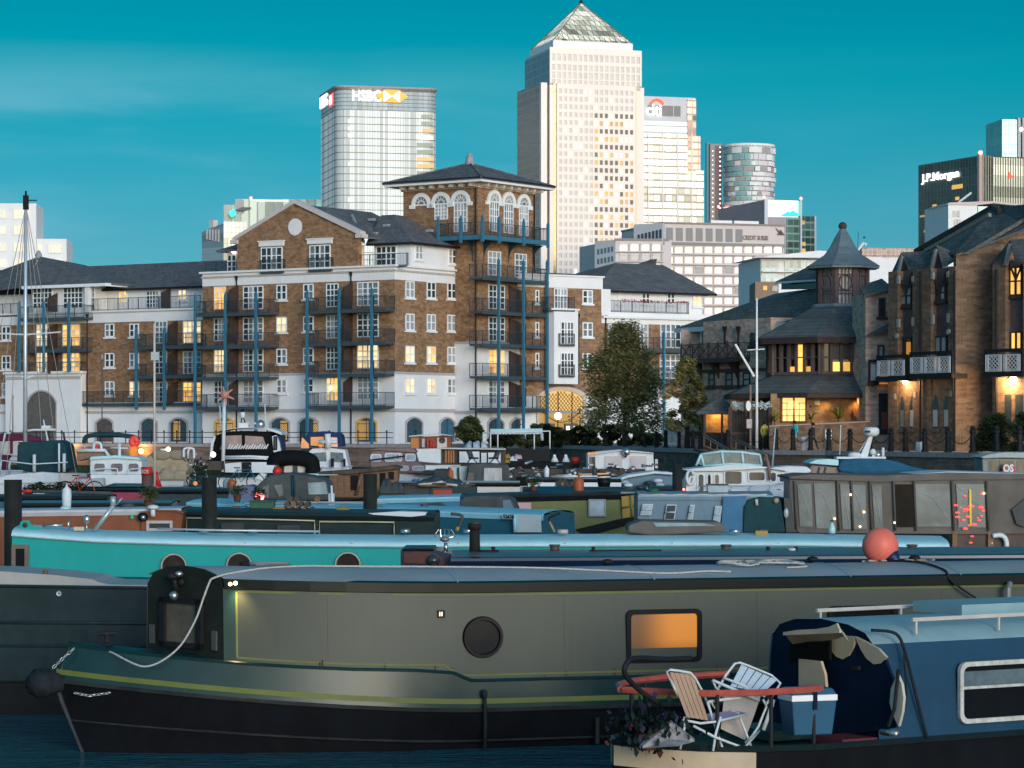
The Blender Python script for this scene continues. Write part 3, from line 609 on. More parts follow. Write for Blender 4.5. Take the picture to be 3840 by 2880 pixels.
for a,b in((3573,800),(3588,800),(3577,832),(3590,832)):
 m1=MB();m1 .box(f.u(a),f.u(a+11),-.1,.1,f.zz(b+14,0,0),f.zz(b-10,0,0));m1 .obj('window',GLASS_MID,t)
m1=MB();m1 .tube([(f.u(3600),1,f.zz(757,0,0)),(f.u(3648),1,f.zz(720,0,0))],.25,5);m1 .obj('jib',MATS['pale_fin'],t)
f=Fr(2856,420,R(10));t=f.root('terrace_flats','white flats with thin roof slabs and wide glazed fronts behind the turret','building')
uE=f.u(3130);z0,z1=f.zz(1030,0,0),f.zz(968,0,0)
m1=MB();m1 .box(0,uE,.6,14,0,z1-.1);m1 .obj('wall',WHITE,t)
m1=MB();m1 .slab([(f.u(2826),-1.5,z1),(f.u(3060),-1.5,f.zz(948,0,0)+.35),(uE,-1.5,f.zz(948,0,0)+.2),(uE,-1.5,z1+.1)],(0,15,0));m1 .obj('roof',WHITE,t)
bg_=gridmat('flat_glazing',(.20,.30,.30),(.7,.68,.66),.62,1.5,.07,.2,0,cell=.9)
for a,b,c,e in((2858,2922,978,1016),(2945,2998,975,1014),(2998,3030,974,1004),(2858,2922,1024,1055),(2945,2990,1022,1040)):
 m1=MB();m1 .box(f.u(a),f.u(b),.45,.7,f.zz(e,0,0),f.zz(c,0,0));m1 .obj('window',bg_,t)
m1=MB();m1 .box(0,uE,-.6,.6,f.zz(1020,0,0),f.zz(1018,0,0));m1 .obj('floor_slab',WHITE,t)
f=Fr(2832,330,R(0));t=f.root('small_brown_block','small brown block with one lit window above the pub roof','building')
m1=MB();m1 .box(0,f.u(2920),0,8,0,f.zz(1057,0,0));m1 .obj('wall',mat('dun_brick',(.30,.21,.15),.9),t)
m1=MB();m1 .box(f.u(2862),f.u(2876),-.1,0,f.zz(1088,0,0),f.zz(1072,0,0));m1 .obj('window',GLASS_LIT,t)
m1=MB();m1 .box(f.u(2895),f.u(2917),-.1,0,f.zz(1092,0,0),f.zz(1072,0,0));m1 .obj('window',GLASS_GREY,t)
f=Fr(3225,700,R(5));t=f.root('pink_stone_block','low pinkish block with a ribbed top and tiny square windows','building')
m1=MB();m1 .box(0,f.u(3460),0,15,0,f.zz(960,0,0));m1 .obj('wall',WHITE,t)
m1=MB();m1 .box(f.u(3230),f.u(3460),-.6,15,f.zz(960,0,0),f.zz(930,0,0));m1 .obj('ribbed_top',gridmat('ribbed_pink',(.55,.36,.28),(.7,.52,.46),1.2,1.1,.2,.7,0),t)
for i in range(8):m1=MB();u=f.u(3310+9*i);m1 .box(u,u+.35,-.08,.1,f.zz(967,0,0),f.zz(962,0,0));m1 .obj('window',GLASS_DARK,t)
m1=MB();m1 .tube([(f.u(3215),-1,f.zz(938,0,0)),(f.u(3235),-1,f.zz(912,0,0)),(f.u(3246),-1,f.zz(920,0,0))],.35,5);m1 .obj('jib',WHITE,t)
d=1750;f=Fr(838,d,R(4));t=f.root('ribbed_glass_tower','wide glass tower with a stepped top and turquoise lettering behind the gable','tower')
gt=gridmat('ribbed_tower_glass',(.42,.50,.44),(.66,.60,.55),5.3,60,1.0,.3,.3,cell=.7,lwz=.5,emit=(1,.95,.8),es=.10)
m1=MB();m1 .box(f.u(882),f.u(1230),0,40,0,f.zz(746,0,0));m1 .obj('glass_wall',gt,t)
m1=MB();m1 .box(0,f.u(882),6,40,0,f.zz(765,0,0));m1 .obj('lower_wall',gt,t)
m1=MB();m1 .box(f.u(885),f.u(915),-.5,5,f.zz(800,0,0),f.zz(748,0,0));m1 .box(0,f.u(842),5,8,f.zz(840,0,0),f.zz(764,0,0));m1 .obj('pink_panel',PALE_STONE,t)
m1=MB();m1 .box(f.u(960),f.u(1080),-.6,0,f.zz(755,0,0),f.zz(748,0,0));m1 .obj('top_lights',OFF_LIT,t)
cy_=mat('turquoise_sign',(.05,.6,.65),.4,var=0,emit=(.02,.75,.80),es=.95)
ul=f.u(1122);text('BARCLAYS',7.2,cy_,t,(ul,-1,f.zz(799,0,0)),bold=.22,sx=.72,ext=.2)
m1=MB();cx=f.u(872);cz_=f.zz(800,0,0);m1 .slab([(cx-2.4,-1,cz_+.6),(cx,-1,cz_+2.6),(cx+2.6,-1,cz_+2.2),(cx+1.6,-1,cz_-1.4),(cx-.6,-1,cz_-2.6),(cx-1.8,-1,cz_-1)],(0,-.2,0));m1 .obj('bird_emblem',cy_,t)
m1=MB();m1 .tube([(f.u(882),-2,f.zz(790,0,0)),(f.u(910),-2,f.zz(785,0,0)),(f.u(942),-2,f.zz(780,0,0))],[.5,1.4,.5],6);m1 .obj('roof_fin',lou,t)
m1=MB();m1 .ball((f.u(941),0,f.zz(742,0,0)),1.0,8,6);m1 .obj('warning_lamp',RED_LAMP,t)
d=900;f=Fr(838,d,R(8));t=f.root('cream_block','office block with a cream gridded front and blue shaded side','building')
f_l=f.yv(757)
m1=MB();m1 .box(0,f.u(925),0,12,0,f.zz(828,0,0));m1 .obj('front',gridmat('cream_grid',(.74,.70,.52),(.55,.50,.38),1.3,1.8,.14,.5,0,emit=(1,.9,.6),es=.22),t)
m1=MB();m1 .box(0,f.u(1060),10,22,0,f.zz(846,0,0));m1 .obj('rear_front',MATS['cream_grid'],t)
m1=MB();m1 .box(0,.2,.2,1,0,2)
fL=Fr(838,d,R(180-42));tl=fL.root('blue_side_block','blue-grey clad office side wall left of the cream front','building')
uL=fL.u(757);m1=MB();m1 .slab([(0.05,0,0),(uL,0,0),(uL,0,fL.zz(870,uL,0)),(0.05,0,fL.zz(837,0,0))],(0,-6,0));m1 .obj('wall',gridmat('blue_cladding',(.20,.28,.32),(.15,.21,.25),30,2.2,.1,.5,0),tl)
for i in range(5):m1=MB();u=fL.u(820-11*i);m1 .box(u-.3,u+.3,0,.2,fL.zz(905-3*i,0,0),fL.zz(860-1*i,0,0));m1 .obj('fin',PALE_STONE,tl)
m1=MB();m1 .box(fL.u(800),fL.u(785),-2,0,fL.zz(850,0,0),fL.zz(822,0,0));m1 .obj('roof_plant',PALE_STONE,tl)
d=520;f=Fr(-60,d,R(4));t=f.root('white_tower_block','white concrete tower block at the left edge with pale lit windows','building')
m1=MB();m1 .box(0,f.u(136),0,14,0,f.zz(762,0,0));m1 .obj('wall',WHITE,t)
m1=MB();m1 .box(f.u(136)+.02,f.u(248),1,14,0,f.zz(893,0,0));m1 .obj('lower_wing',WHITE,t)
pw=mat('pale_flat_window',(.7,.64,.5),.4,var=.1,emit=(1,.9,.6),es=.25,evar=.4)
def flatwin(a,b,c,e):
 m1=MB();m1 .box(f.u(a),f.u(b),.35,.55 if a>130 else.0,f.zz(e,0,0),f.zz(c,0,0))if False else m1 .box(f.u(a),f.u(b),(.9 if a>130 else-.1),(1.1 if a>130 else.1),f.zz(e,0,0),f.zz(c,0,0))
 o_=m1 .obj('window',pw,t);w_=(f.u(b)-f.u(a));q=MB()
 y0=.82 if a>130 else-.18
 for k in range(5):q.box(f.u(a)+w_*k/4-.05,f.u(a)+w_*k/4+.05,y0,y0+.12,f.zz(e,0,0),f.zz(c,0,0))
 q.box(f.u(a),f.u(b),y0,y0+.12,f.zz(e,0,0)-.1,f.zz(e,0,0)+.06);q.box(f.u(a),f.u(b),y0,y0+.12,f.zz(c,0,0)-.06,f.zz(c,0,0)+.1);q.obj('frame',WINFRAME,o_)
for c in(786,846,909,970):
 flatwin(-20,22,c,c+31);flatwin(52,108,c,c+33)
for c in(913,967):flatwin(140,156,c,c+32);flatwin(180,228,c,c+32)
BRICK=brickmat('yellow_stock_brick',(0.325,0.18,0.092),(0.255,0.135,0.068),(0.29,0.20,0.135))
BRICKD=brickmat('dark_brown_brick',(0.205,0.125,0.075),(0.15,0.092,0.058),(0.19,0.145,0.11))
BRICKP=brickmat('pinkish_brick',(0.60,0.40,0.30),(0.52,0.34,0.25),(0.52,0.41,0.34))
BANDC=mat('string_course',(0.48,0.44,0.42),0.8,var=0.12)
SCREEN=mat('privacy_screen_wood',(0.055,0.035,0.03),0.7,var=0.3)
SLAB=mat('balcony_slab_grey',(0.05,0.075,0.09),0.6,var=0.15)
LATT=mat('lattice_brass',(0.45,0.30,0.10),0.5,var=0,emit=(1,.6,.2),es=.15)
WARMWALL=mat('lit_passage_wall',(0.55,0.36,0.14),0.8,var=.15,emit=(1,.55,.14),es=.42)
class Wall:
 """a wall plane of a thing: root, own pixel frame, its place and turn in the root's axes"""
 def __init__(s,rt,fr,ox=0,oy=0,rz=0):s.r=rt;s.f=fr;s.rz=rz;s.M=Matrix.Translation((ox,oy,0))@Matrix.Rotation(rz,4,'Z')
 def mb(s):m=MB();m.X=s.M;return m
 def inst(s,name,me,u,o,z,parent=None,scale=None):
  p=s.M@Vector((u,o,z));return inst(name,me,parent or s.r,p,s.rz,scale)
 def pt(s,px,py,off=0):u,z=s.f.uz(px,py,off);return(u,off,z)
WC={}
def wmesh(kind,w,h,cols,rows,frame):
 key=(kind,round(w,2),round(h,2),cols,rows,frame.name)
 if key in WC:return WC[key]
 q=MB();F_,b=(.10,.055)if kind=='sash' else(.09,.05)
 q.box(-w/2,-w/2+F_,-.07,.02,0,h);q.box(w/2-F_,w/2,-.07,.02,0,h);q.box(-w/2,w/2,-.072,.02,h-F_,h);q.box(-w/2,w/2,-.072,.02,0,F_)
 xs=[-w/2+F_+(w-2*F_)*i/cols for i in range(cols+1)];zs=[F_+(h-2*F_)*i/rows for i in range(rows+1)]
 for i in range(1,cols):bb=b*1.5 if(cols%2==0 and i==cols//2)else b;q.box(xs[i]-bb,xs[i]+bb,-.06,.02,F_,h-F_)
 for i in range(1,rows):q.box(-w/2+F_,w/2-F_,-.055,.02,zs[i]-b*.8,zs[i]+b*.8)
 if kind=='sash':q.box(-w/2-.12,w/2+.12,-.16,.02,-.16,-.01)
 me=q.mesh('window',frame);pw,ph=(w-2*F_)/cols-.01,(h-2*F_)/rows-.01;pm={}
 for g in(GLASS_DARK,GLASS_GREY,GLASS_MID,GLASS_LIT,GLASS_LITP):
  q=MB();q.box(-pw/2,pw/2,-.035,.01,-ph/2,ph/2);pm[g.name]=q.mesh('pane',g)
 WC[key]=(me,pm,[(xs[i]+xs[i+1])/2 for i in range(cols)],[(zs[i]+zs[i+1])/2 for i in range(rows)]);return WC[key]
wr=random.Random(5)
def window(W,px0,px1,pyt,pyb,cols=2,rows=2,glass=None,kind='sash',off=0,frame=None,name='window'):
 """glazed unit spanning photo columns px0-px1 and rows pyt-pyb on wall W"""
 u0,u1=W.f.u(px0,off),W.f.u(px1,off);w=round(abs(u1-u0)*10)/10;pc=(px0+px1)/2
 z1,z0=W.f.z(pc,pyt,off),W.f.z(pc,pyb,off);h=round((z1-z0)*10)/10
 me,pm,xs,zs=wmesh(kind,max(w,.4),h,cols,rows,frame or WINFRAME)
 o=W.inst(name,me,(u0+u1)/2,off,z0)
 lit=glass in('L','P');g0={'L':GLASS_LIT,'P':GLASS_LITP,'D':GLASS_DARK,'G':GLASS_GREY,'M':GLASS_MID,None:None}[glass]
 base=g0 or wr.choice((GLASS_DARK,GLASS_DARK,GLASS_MID,GLASS_GREY))
 for x in xs:
  colg=base if lit else(base if wr.random()<.75 else wr.choice((GLASS_DARK,GLASS_GREY,GLASS_MID)))
  if glass=='L' and wr.random()<.25:colg=GLASS_LITP
  for z in zs:inst('pane',pm[colg.name],o,(x,0,z))
 return o
RC={}
def railmesh(segs,h,mt,pitch=.15,r=.010,posts=1.2):
 """railing along a polyline in plan (local points), z from 0"""
 q=MB()
 for a,b in zip(segs[:-1],segs[1:]):
  a,b=Vector(a),Vector(b);L_=(b-a).length;n=max(2,int(L_/pitch));d=(b-a)/L_;ang=math.atan2(d.y,d.x)
  sv=q.X;q.X=(sv or Matrix.Identity(4))@Matrix.Translation((a.x,a.y,0))@Matrix.Rotation(ang,4,'Z')
  q.box(0,L_,-.03,.03,h-.05,h);q.box(0,L_,-.02,.02,.07,.11)
  for i in range(n+1):x=L_*i/n;q.box(x-r,x+r,-r,r,.09,h-.04)
  m_=max(1,round(L_/posts))
  for i in range(m_+1):x=L_*i/m_;q.box(x-.022,x+.022,-.022,.022,0,h)
  q.X=sv
 return q
def balcony(W,px0,px1,py,proj=1.3,h=1.1,hp=0,slab=None,ends=(True,True),rail=True,off=0,thick=.2,railmat=None):
 """slab with dark railing; px0, px1 and py are read on its outer edge"""
 o=-proj+off;u0,u1=W.f.u(px0,o),W.f.u(px1,o);z=W.f.z((px0+px1)/2,py,o)
 q=W.mb();q.box(u0,u1,o,off,z-thick,z);q.box(u0-.03,u1+.03,o-.04,o,z-thick-.06,z+.03)
 s=q.obj('balcony',slab or SLAB,W.r)
 pts=([(u0,off)]if ends[0]else[])+[(u0,o),(u1,o)]+([(u1,off)]if ends[1]else[])
 q=railmesh(pts,h,None);q2=MB();q2 .X=W.M@Matrix.Translation((0,0,z));q2 .add(q.v,q.f);q2 .mi=[0]*len(q2 .f);q2 .obj('railing',railmat or RAIL_DARK,s)
 return s,z
def post(W,px,pyt,pyb,off=-1.38,r=.105,m=None,zb=None):
 u,z1=W.f.uz(px,pyt,off);z0=W.f.z(px,pyb,off)if zb is None else zb
 q=W.mb();q.box(u-r,u+r,off-r,off+r,z0,z1);q.loft([[(u-r,off-r,z1),(u+r,off-r,z1),(u+r,off+r,z1),(u-r,off+r,z1)],[(u-.01,off-.01,z1+.3),(u+.01,off-.01,z1+.3),(u+.01,off+.01,z1+.3),(u-.01,off+.01,z1+.3)]])
 return q.obj('balcony_post',m or BLUE_STEEL,W.r)
def screen(W,px0,px1,pyt,pyb,off=0,drop=.5,flip=False):
 """wooden privacy screen standing out from the wall, its top cut on the slant"""
 u0=W.f.u(px1 if not flip else px0,off);z0=W.f.z(px1,pyb,off);z1=W.f.z(px1,pyt,off);out=-1.25
 q=W.mb();q.slab([(u0,off,z0),(u0,off,z1),(u0,off+out,z1-drop),(u0,off+out,z0)],(.08,0,0));return q.obj('privacy_screen',SCREEN,W.r)
def pipe(W,px,pyt,pyb,off=-.12,zb=None,hopper=True):
 u,z1=W.f.uz(px,pyt,off);z0=W.f.z(px,pyb,off)if zb is None else zb
 q=W.mb();q.cyl((u,off,z0),(u,off,z1),.06,n=6)
 if hopper:q.cyl((u,off,z1-.1),(u,off,z1+.3),.07,.17,n=6)
 return q.obj('drainpipe',PIPE,W.r)
ARC_DARK=mat('blue_grey_shutter',(.05,.09,.11),.5,var=.2);ARC_BLUE=mat('blue_door',(.04,.13,.20),.45,var=.15);ARC_BROWN=mat('brown_shutter',(.13,.10,.09),.6,var=.2)
def archway(W,px0,px1,pyt,pyb,fill,off=0,rise=.45,lattice=False,trim=None,name='ground_door',depth=.25,bars=True):
 u0,u1=W.f.u(px0,off),W.f.u(px1,off);pc=(px0+px1)/2;z1,z0=W.f.z(pc,pyt,off),W.f.z(pc,pyb,off);w=u1-u0;uc=(u0+u1)/2
 def arc(uu0,uu1,zt,y,n=8,rs=rise):
  R_=((uu1-uu0)/2)**2/(2*rs)+rs/2;c=zt-R_;a=math.asin(min(1,(uu1-uu0)/2/R_));m_=(uu0+uu1)/2
  return[(m_+R_*math.sin(-a+2*a*i/n),y,c+R_*math.cos(-a+2*a*i/n))for i in range(n+1)]
 q=W.mb();a=arc(u0,u1,z1,off-.02);q.poly([(u0,off-.02,z0)]+a+[(u1,off-.02,z0)]);o=q.obj(name,fill,W.r)
 q=W.mb();b1=arc(u0-.14,u1+.14,z1+.14,off-.10);b2=arc(u0,u1,z1,off-.10);
 pa=[(u0-.14,off-.1,z0)]+b1+[(u1+.14,off-.1,z0)];pb=[(u0,off-.1,z0)]+b2+[(u1,off-.1,z0)]
 n=len(pa);fs=[(i,i+1,n+i+1,n+i)for i in range(n-1)];q.add(pa+pb,fs)
 pc_=[(x,off+.02,z)for x,y,z in pa];pd=[(x,off-.02,z)for x,y,z in pb]
 q.add(pa+pc_,fs);q.add(pb+pd,fs);q.obj('arch_surround',trim or WINFRAME if trim else BANDC,o)
 if bars:
  q=W.mb();q.box(uc-.03,uc+.03,off-.08,off,z0,z1-.04);q.box(u0,u1,off-.07,off,z1-rise-.05,z1-rise+.02);q.obj('mullion',ARC_DARK,o)
 if lattice:
  q=W.mb();la,lb=lattice;l0,l1=u0+w*la,u0+w*lb;zt=z1-rise*.5;q.poly([(l0,off-.045,z0+.15),(l1,off-.045,z0+.15),(l1,off-.045,zt),(l0,off-.045,zt)]);q.obj('lit_pane',WARMWALL,o)
  q=W.mb();st=.2;k=l0-(zt-z0)
  while k<l1:
   for sg in(1,-1):
    pts=[]
    a0=Vector((k,zt if sg<0 else z0+.15));L_=zt-z0-.15
    x0,x1=k,k+L_
    s0,s1=max(0,(l0-x0)/L_),min(1,(l1-x0)/L_)
    if s1>s0:
     za=(z0+.15+L_*s0)if sg>0 else(zt-L_*s0);zb=(z0+.15+L_*s1)if sg>0 else(zt-L_*s1)
     q.tube([(x0+L_*s0,off-.07,za),(x0+L_*s1,off-.07,zb)],.016,4)
   k+=st
  q.obj('lattice',PIPE if not trim else ARC_BROWN,o)
 return o
def roofpoly(pts,name,parent,m,th=.15):
 q=MB()
 for p in pts:q.slab([Vector(x)for x in p],(0,0,-th))
 return q.obj(name,m,parent)
def xwall(x,y):return x,y
f=Fr(1480,226,R(-33));fs_=Fr(1480,226,R(57))
t=f.root('gabled_flats','brown brick and white flats with a pointed gable and round white disc, in the middle','apartment block')
A=Wall(t,f);B=Wall(t,fs_,0,0,R(90))
xL=f.u(760);DS=f.yv(1735);zw=f.zz(1397,0,0);zc0=f.zz(1048,0,0);zc1=f.zz(998,0,0);zs_=f.zz(1538,0,0)
m1=MB();m1 .box(xL,0,0,DS,zw,zc0);m1 .obj('brick_wall',BRICK,t)
m1=MB();m1 .box(xL-.02,.02,-.02,DS,QZ,zw);m1 .box(xL,.05,-.05,DS,zc0,zc1);m1 .obj('white_wall',WHITE,t)
m1=MB();m1 .box(xL-.03,.12,-.12,DS,zs_-.12,zs_+.14);m1 .box(xL-.1,.14,-.14,DS,zc1-.42,zc1-.26);m1 .box(xL-.03,.10,-.10,DS,zw-.1,zw+.08);m1 .obj('string_course',BANDC,t)
m1=MB();m1 .box(xL-.2,.28,-.28,DS,zc1-.02,zc1+.14);m1 .obj('cornice',WHITE,t)
g0,g1,ga=f.u(888),f.u(1342),f.u(1107);zg0,zg1=f.z(888,903),f.z(1342,872);zga=f.z(1107,763)
zgm=(zg0+zg1)/2
m1=MB();m1 .slab([(g0,.05,zc1+.1),(g0,.05,zgm),(ga,.05,zga),(g1,.05,zgm),(g1,.05,zc1+.1)],(0,.5,0));m1 .obj('gable_wall',BRICK,t)
m1=MB()
for s_,e_ in(((g0-.35,zgm),(ga,zga)),((g1+.35,zgm),(ga,zga))):
 dz=.34;m1 .slab([(s_[0],-.18,s_[1]-.15),(e_[0],-.18,e_[1]),(e_[0],-.18,e_[1]+dz),(s_[0],-.18,s_[1]-.15+dz)],(0,.8,0))
m1 .box(g0-.6,g0+.15,-.19,.6,zgm-.35,zgm-.02);m1 .box(g1-.15,g1+.6,-.19,.6,zgm-.35,zgm-.02);m1 .obj('gable_coping',mat('pinkish_coping',(.62,.55,.52),.8),t)
m1=MB();ud_,zd_=f.uz(1107,851);m1 .lathe([(0.001,0),(.72,0),(.72,.08),(.001,.09)],(ud_,-.05,zd_),24,'y');
o=m1 .obj('round_disc',WHITE,t)
roofpoly([[(ga,.3,zga),(ga,11,zga),(g1+.3,11,zgm-.2),(g1+.3,.5,zgm-.2)],[(ga,.3,zga),(ga,11,zga),(g0-.3,11,zgm-.2),(g0-.3,.5,zgm-.2)]],'gable_roof',t,ROOF_SLATE)
for a,b,c,e in((980,1059,926,1019),(1161,1240,917,1012)):
 window(A,a,b,c,e,4,3,'D' if a<1000 else 'M','door',off=0.02)
 m1=MB();u0,u1=f.u(a-7),f.u(b+6);m1 .box(u0,u1,-.14,.1,f.z(a,c-1),f.z(a,c-18));m1 .box(u0-.08,u1+.08,-.2,.1,f.z(a,c-18),f.z(a,c-22));m1 .obj('lintel',WHITE,t)
 balcony(A,a-3,b+3,e+1,proj=.25,h=1.05,thick=.08)
PB=2.3;zp=f.zz(908,0,PB)
m1=MB();m1 .box(g1,0.0,PB,DS,zc1+.1,zp);m1 .obj('penthouse_wall',WHITE,t)
zr=f.zz(806,-6.2,7.5)
e0=(g1-.5,PB-.5,zp);e1=(.55,PB-.5,zp);e2=(.55,14.5,zp);r0=(g1-3,7.5,zr);r1=(-5.4,7.5,zr);
roofpoly([[e0,e1,r1,r0],[e1,e2,(-5.0,9.0,zr-.1),r1],[e2,(g1-3,14.5,zp),r0,r1]],'hip_roof',t,ROOF_SLATE)
m1=MB();m1 .box(g1-.4,.62,PB-.56,PB-.48,zp-.2,zp-.02);m1 .box(.54,.62,PB-.5,DS,zp-.2,zp-.02);m1 .obj('gutter',PIPE,t)
m1=MB();m1 .tube([(f.u(1333,5.5),5.0,f.zz(815,-9,6.8)),(f.u(1369,2),PB-.5,zp+.12)],.14,5);m1 .obj('lead_flashing',mat('lead',(.30,.32,.34),.5),t)
for a,b in((1394,822),(1450,852),(1405,886),(1610,885)):
 xx=f.u(a,5);zz0=zp+(zr-zp)*((5-PB+.5)/(7.5-PB+.5));m1=MB();yy=3+(900-b)/22;zz1=zp+(zr-zp)*((yy-PB+.5)/(8-PB));m1 .box(f.u(a,yy)-.28,f.u(a,yy)+.28,yy-.2,yy+.2,zz1-.05,zz1+.16);m1 .obj('roof_vent',MATS['lead'],t)
window(A,1342,1365,921,998,2,3,'L','door',off=PB);window(A,1412,1487,921,998,4,3,'D','door',off=PB)
balcony(A,1340,1525,999,proj=.2,h=1.05,off=0.35,thick=.05,ends=(False,True))
window(B,1557,1584,919,974,2,2,'G',off=-.01);window(B,1681,1709,931,990,2,2,'D',off=-.01)
x0,x1=f.u(812),g0;zq=f.z(840,940,1.5)
m1=MB();m1 .box(x0,x1,1.5,6,zc1,zq);m1 .obj('penthouse_wall',WHITE,t)
roofpoly([[(x0-.8,.9,zq),(x1,.9,zq),(x1,4,zq+1.3),(x0+2,4,zq+1.3)],[(x0-.8,.9,zq),(x0+2,4,zq+1.3),(x0+2,5,zq+1.3),(x0-.8,8,zq)]],'small_roof',t,ROOF_SLATE)
window(A,853,887,955,1024,2,3,'D','door',off=1.48)
m1=MB();m1 .ball((f.u(876,1.2),1.2,f.z(876,944,1.2)),.18,8,6);m1 .obj('wall_lamp',mat('pink_wall_lamp',(.8,.6,.6),.3,var=0,emit=(1,.75,.7),es=3),t)
balcony(A,772,888,1026,proj=.2,h=1.0,off=.4,thick=.05,ends=(False,False))
FLZ=[(1068,1125),(1188,1246),(1306,1365),(1422,1475)]
gl={(0,0):'D',(1,0):'P',(2,0):'D',(3,0):'G'}
for k,(a,b)in enumerate(FLZ):
 window(A,1037,1077,a,b,glass=gl[(k,0)]);window(A,1138,1177,a-3,b-3,glass=('D' if k else 'M'))
sg={0:'GDD',1:'GGG',2:'PLG',3:'PPG'}
for k,(a,b)in enumerate(((1055,1117),(1177,1239),(1298,1360),(1418,1475))):
 for j,(p,q_)in enumerate(((1519,1553),(1600,1632),(1677,1708))):
  dz=(p-1519)*(-.0265)*((1610-a)/555.0)*-1 if False else(p-1519)*.027*((1610-a)/555.0)
  window(B,p,q_,a+dz,b+dz*.9,glass=sg[k][j])
for k,py in enumerate((1174,1297,1414,1526)):
 s_,zb=balcony(A,732 if k<3 else 738,1009,py,1.35)
 s_,zb=balcony(A,1152,1444,py-12 if k<3 else py-5,1.35)
 dy=(1071+118*k,1162+117.5*k)
 c='LDPD'[k];window(A,803,848,dy[0]+2,dy[1],3,4,{0:'L',1:'G',2:'P',3:'D'}[k],'door')
 window(A,912,989,dy[0],dy[1]-2,4,4,{0:'D',1:'M',2:'D',3:'G'}[k],'door')
 window(A,1224,1271,dy[0]-9,dy[1]-10,3,4,{0:'D',1:'M',2:'D',3:'L'}[k],'door')
 window(A,1340,1421,dy[0]-14,dy[1]-15,4,4,{0:'M',1:'D',2:'P',3:'G'}[k],'door')
 screen(A,849,892,dy[0]-2,dy[1]+4);screen(A,1281,1320,dy[0]-14,dy[1]-8)
for p,yt in((732,1112),(845,1107),(960,1102),(1152,1096),(1272,1090),(1394,1088)):post(A,p,yt,1660,zb=QZ)
m1=MB();m1 .ball((f.u(1241,-.5),-.5,f.z(1241,1456,-.5)),.17,8,6);m1 .obj('balcony_lamp',mat('warm_lamp',(.8,.7,.5),.3,var=0,emit=(1,.8,.45),es=5),t)
pipe(A,887,1048,1655,zb=QZ);pipe(A,1316,1033,1655,zb=QZ);pipe(B,1729,1050,1655,off=-.12,zb=QZ,hopper=False)
for a,b,fl,lt,tr in((810,876,ARC_BROWN,(.05,.95),1),(1019,1084,ARC_DARK,(.52,.9),0),(1124,1191,ARC_DARK,(.78,.98),0),(1341,1411,ARC_BLUE,(.05,.6),1)):
 archway(A,a,b,1568,1656,fl,off=-.06,lattice=lt,trim=LATT if tr else None)
archway(B,1523,1581,1568,1658,ARC_DARK,off=-.06);archway(B,1650,1701,1569,1658,ARC_BLUE,off=-.06)
f=Fr(1791,232,R(-35));fr_=Fr(1791,232,R(55))
t=f.root('brick_tower','square brick tower block with arched top windows, wide hipped roof and blue wrap-round balcony','apartment tower')
A=Wall(t,f);B=Wall(t,fr_,0,0,R(90))
xL=f.u(1513);D=f.yv(2008);zt_=f.zz(703,0,0);zw=f.zz(1284,0,0)
m1=MB();m1 .box(xL,0,0,D,zw,zt_);m1 .obj('brick_wall',BRICK,t)
m1=MB();m1 .box(xL+.01,.02,-.02,D,QZ,zw);m1 .obj('white_wall',WHITE,t)
zb_=f.zz(1546,0,0);m1=MB();m1 .box(xL,.1,-.1,D,zb_-.1,zb_+.12);m1 .box(xL,.1,-.1,D+.03,zw-.08,zw+.1);m1 .obj('string_course',BANDC,t)
zf=f.zz(683,0,0);m1=MB();m1 .box(xL-.15,.15,-.15,D+.15,zt_,zf);m1 .obj('frieze',CREAM_STONE,t)
ov=1.22;ze=f.zz(679,ov,-ov)
m1=MB();br_=MB();br_.box(-.14,.14,-.75,0,-.3,0);brm=br_.mesh('bracket',CREAM_STONE)
n=8
for i in range(n):inst('bracket',brm,t,(xL+.4+(-xL-.6)*i/(n-1),-.15,ze))
for i in range(n):inst('bracket',brm,t,(.15,.4+(D-.6)*i/(n-1),ze),rz=R(90))
m1=MB();m1 .box(xL-ov,ov,-ov,D+ov,ze,ze+.06);m1 .obj('soffit',CREAM_STONE,t)
m1=MB();m1 .box(xL-ov,ov,-ov-.02,-ov+.1,ze,ze+.36);m1 .box(ov-.1,ov+.02,-ov+.1,D+ov,ze,ze+.36);m1 .box(xL-ov,xL-ov+.1,-ov+.1,D+ov,ze,ze+.36);m1 .obj('fascia',WINFRAME,t)
m1=MB();m1 .box(xL-ov-.05,ov+.1,-ov-.1,-ov-.02,ze+.27,ze+.40);m1 .box(ov+.02,ov+.1,-ov,D+ov,ze+.27,ze+.40);m1 .obj('gutter',PIPE,t)
cx,cy=xL/2,D/2;za=f.zz(612,cx,cy)
c4=[(xL-ov-.1,-ov-.1,ze+.34),(ov+.1,-ov-.1,ze+.34),(ov+.1,D+ov,ze+.34),(xL-ov-.1,D+ov,ze+.34)]
roofpoly([[c4[i],c4[(i+1)%4],(cx,cy,za)]for i in range(4)],'hip_roof',t,ROOF_SLATE)
m1=MB();m1 .lathe([(.42,-.3),(.36,.4),(.36,.5),(.2,.7),(.2,.85),(.01,.9)],(cx,cy,za),10);m1 .obj('chimney_cap',MATS['lead'],t)
m1=MB();m1 .tube([c4[1],(cx,cy,za+.02)],.07,5);m1 .tube([c4[0],(cx,cy,za+.02)],.07,5);m1 .tube([c4[2],(cx,cy,za+.02)],.07,5);m1 .obj('ridge_tiles',ROOF_SLATE,t)
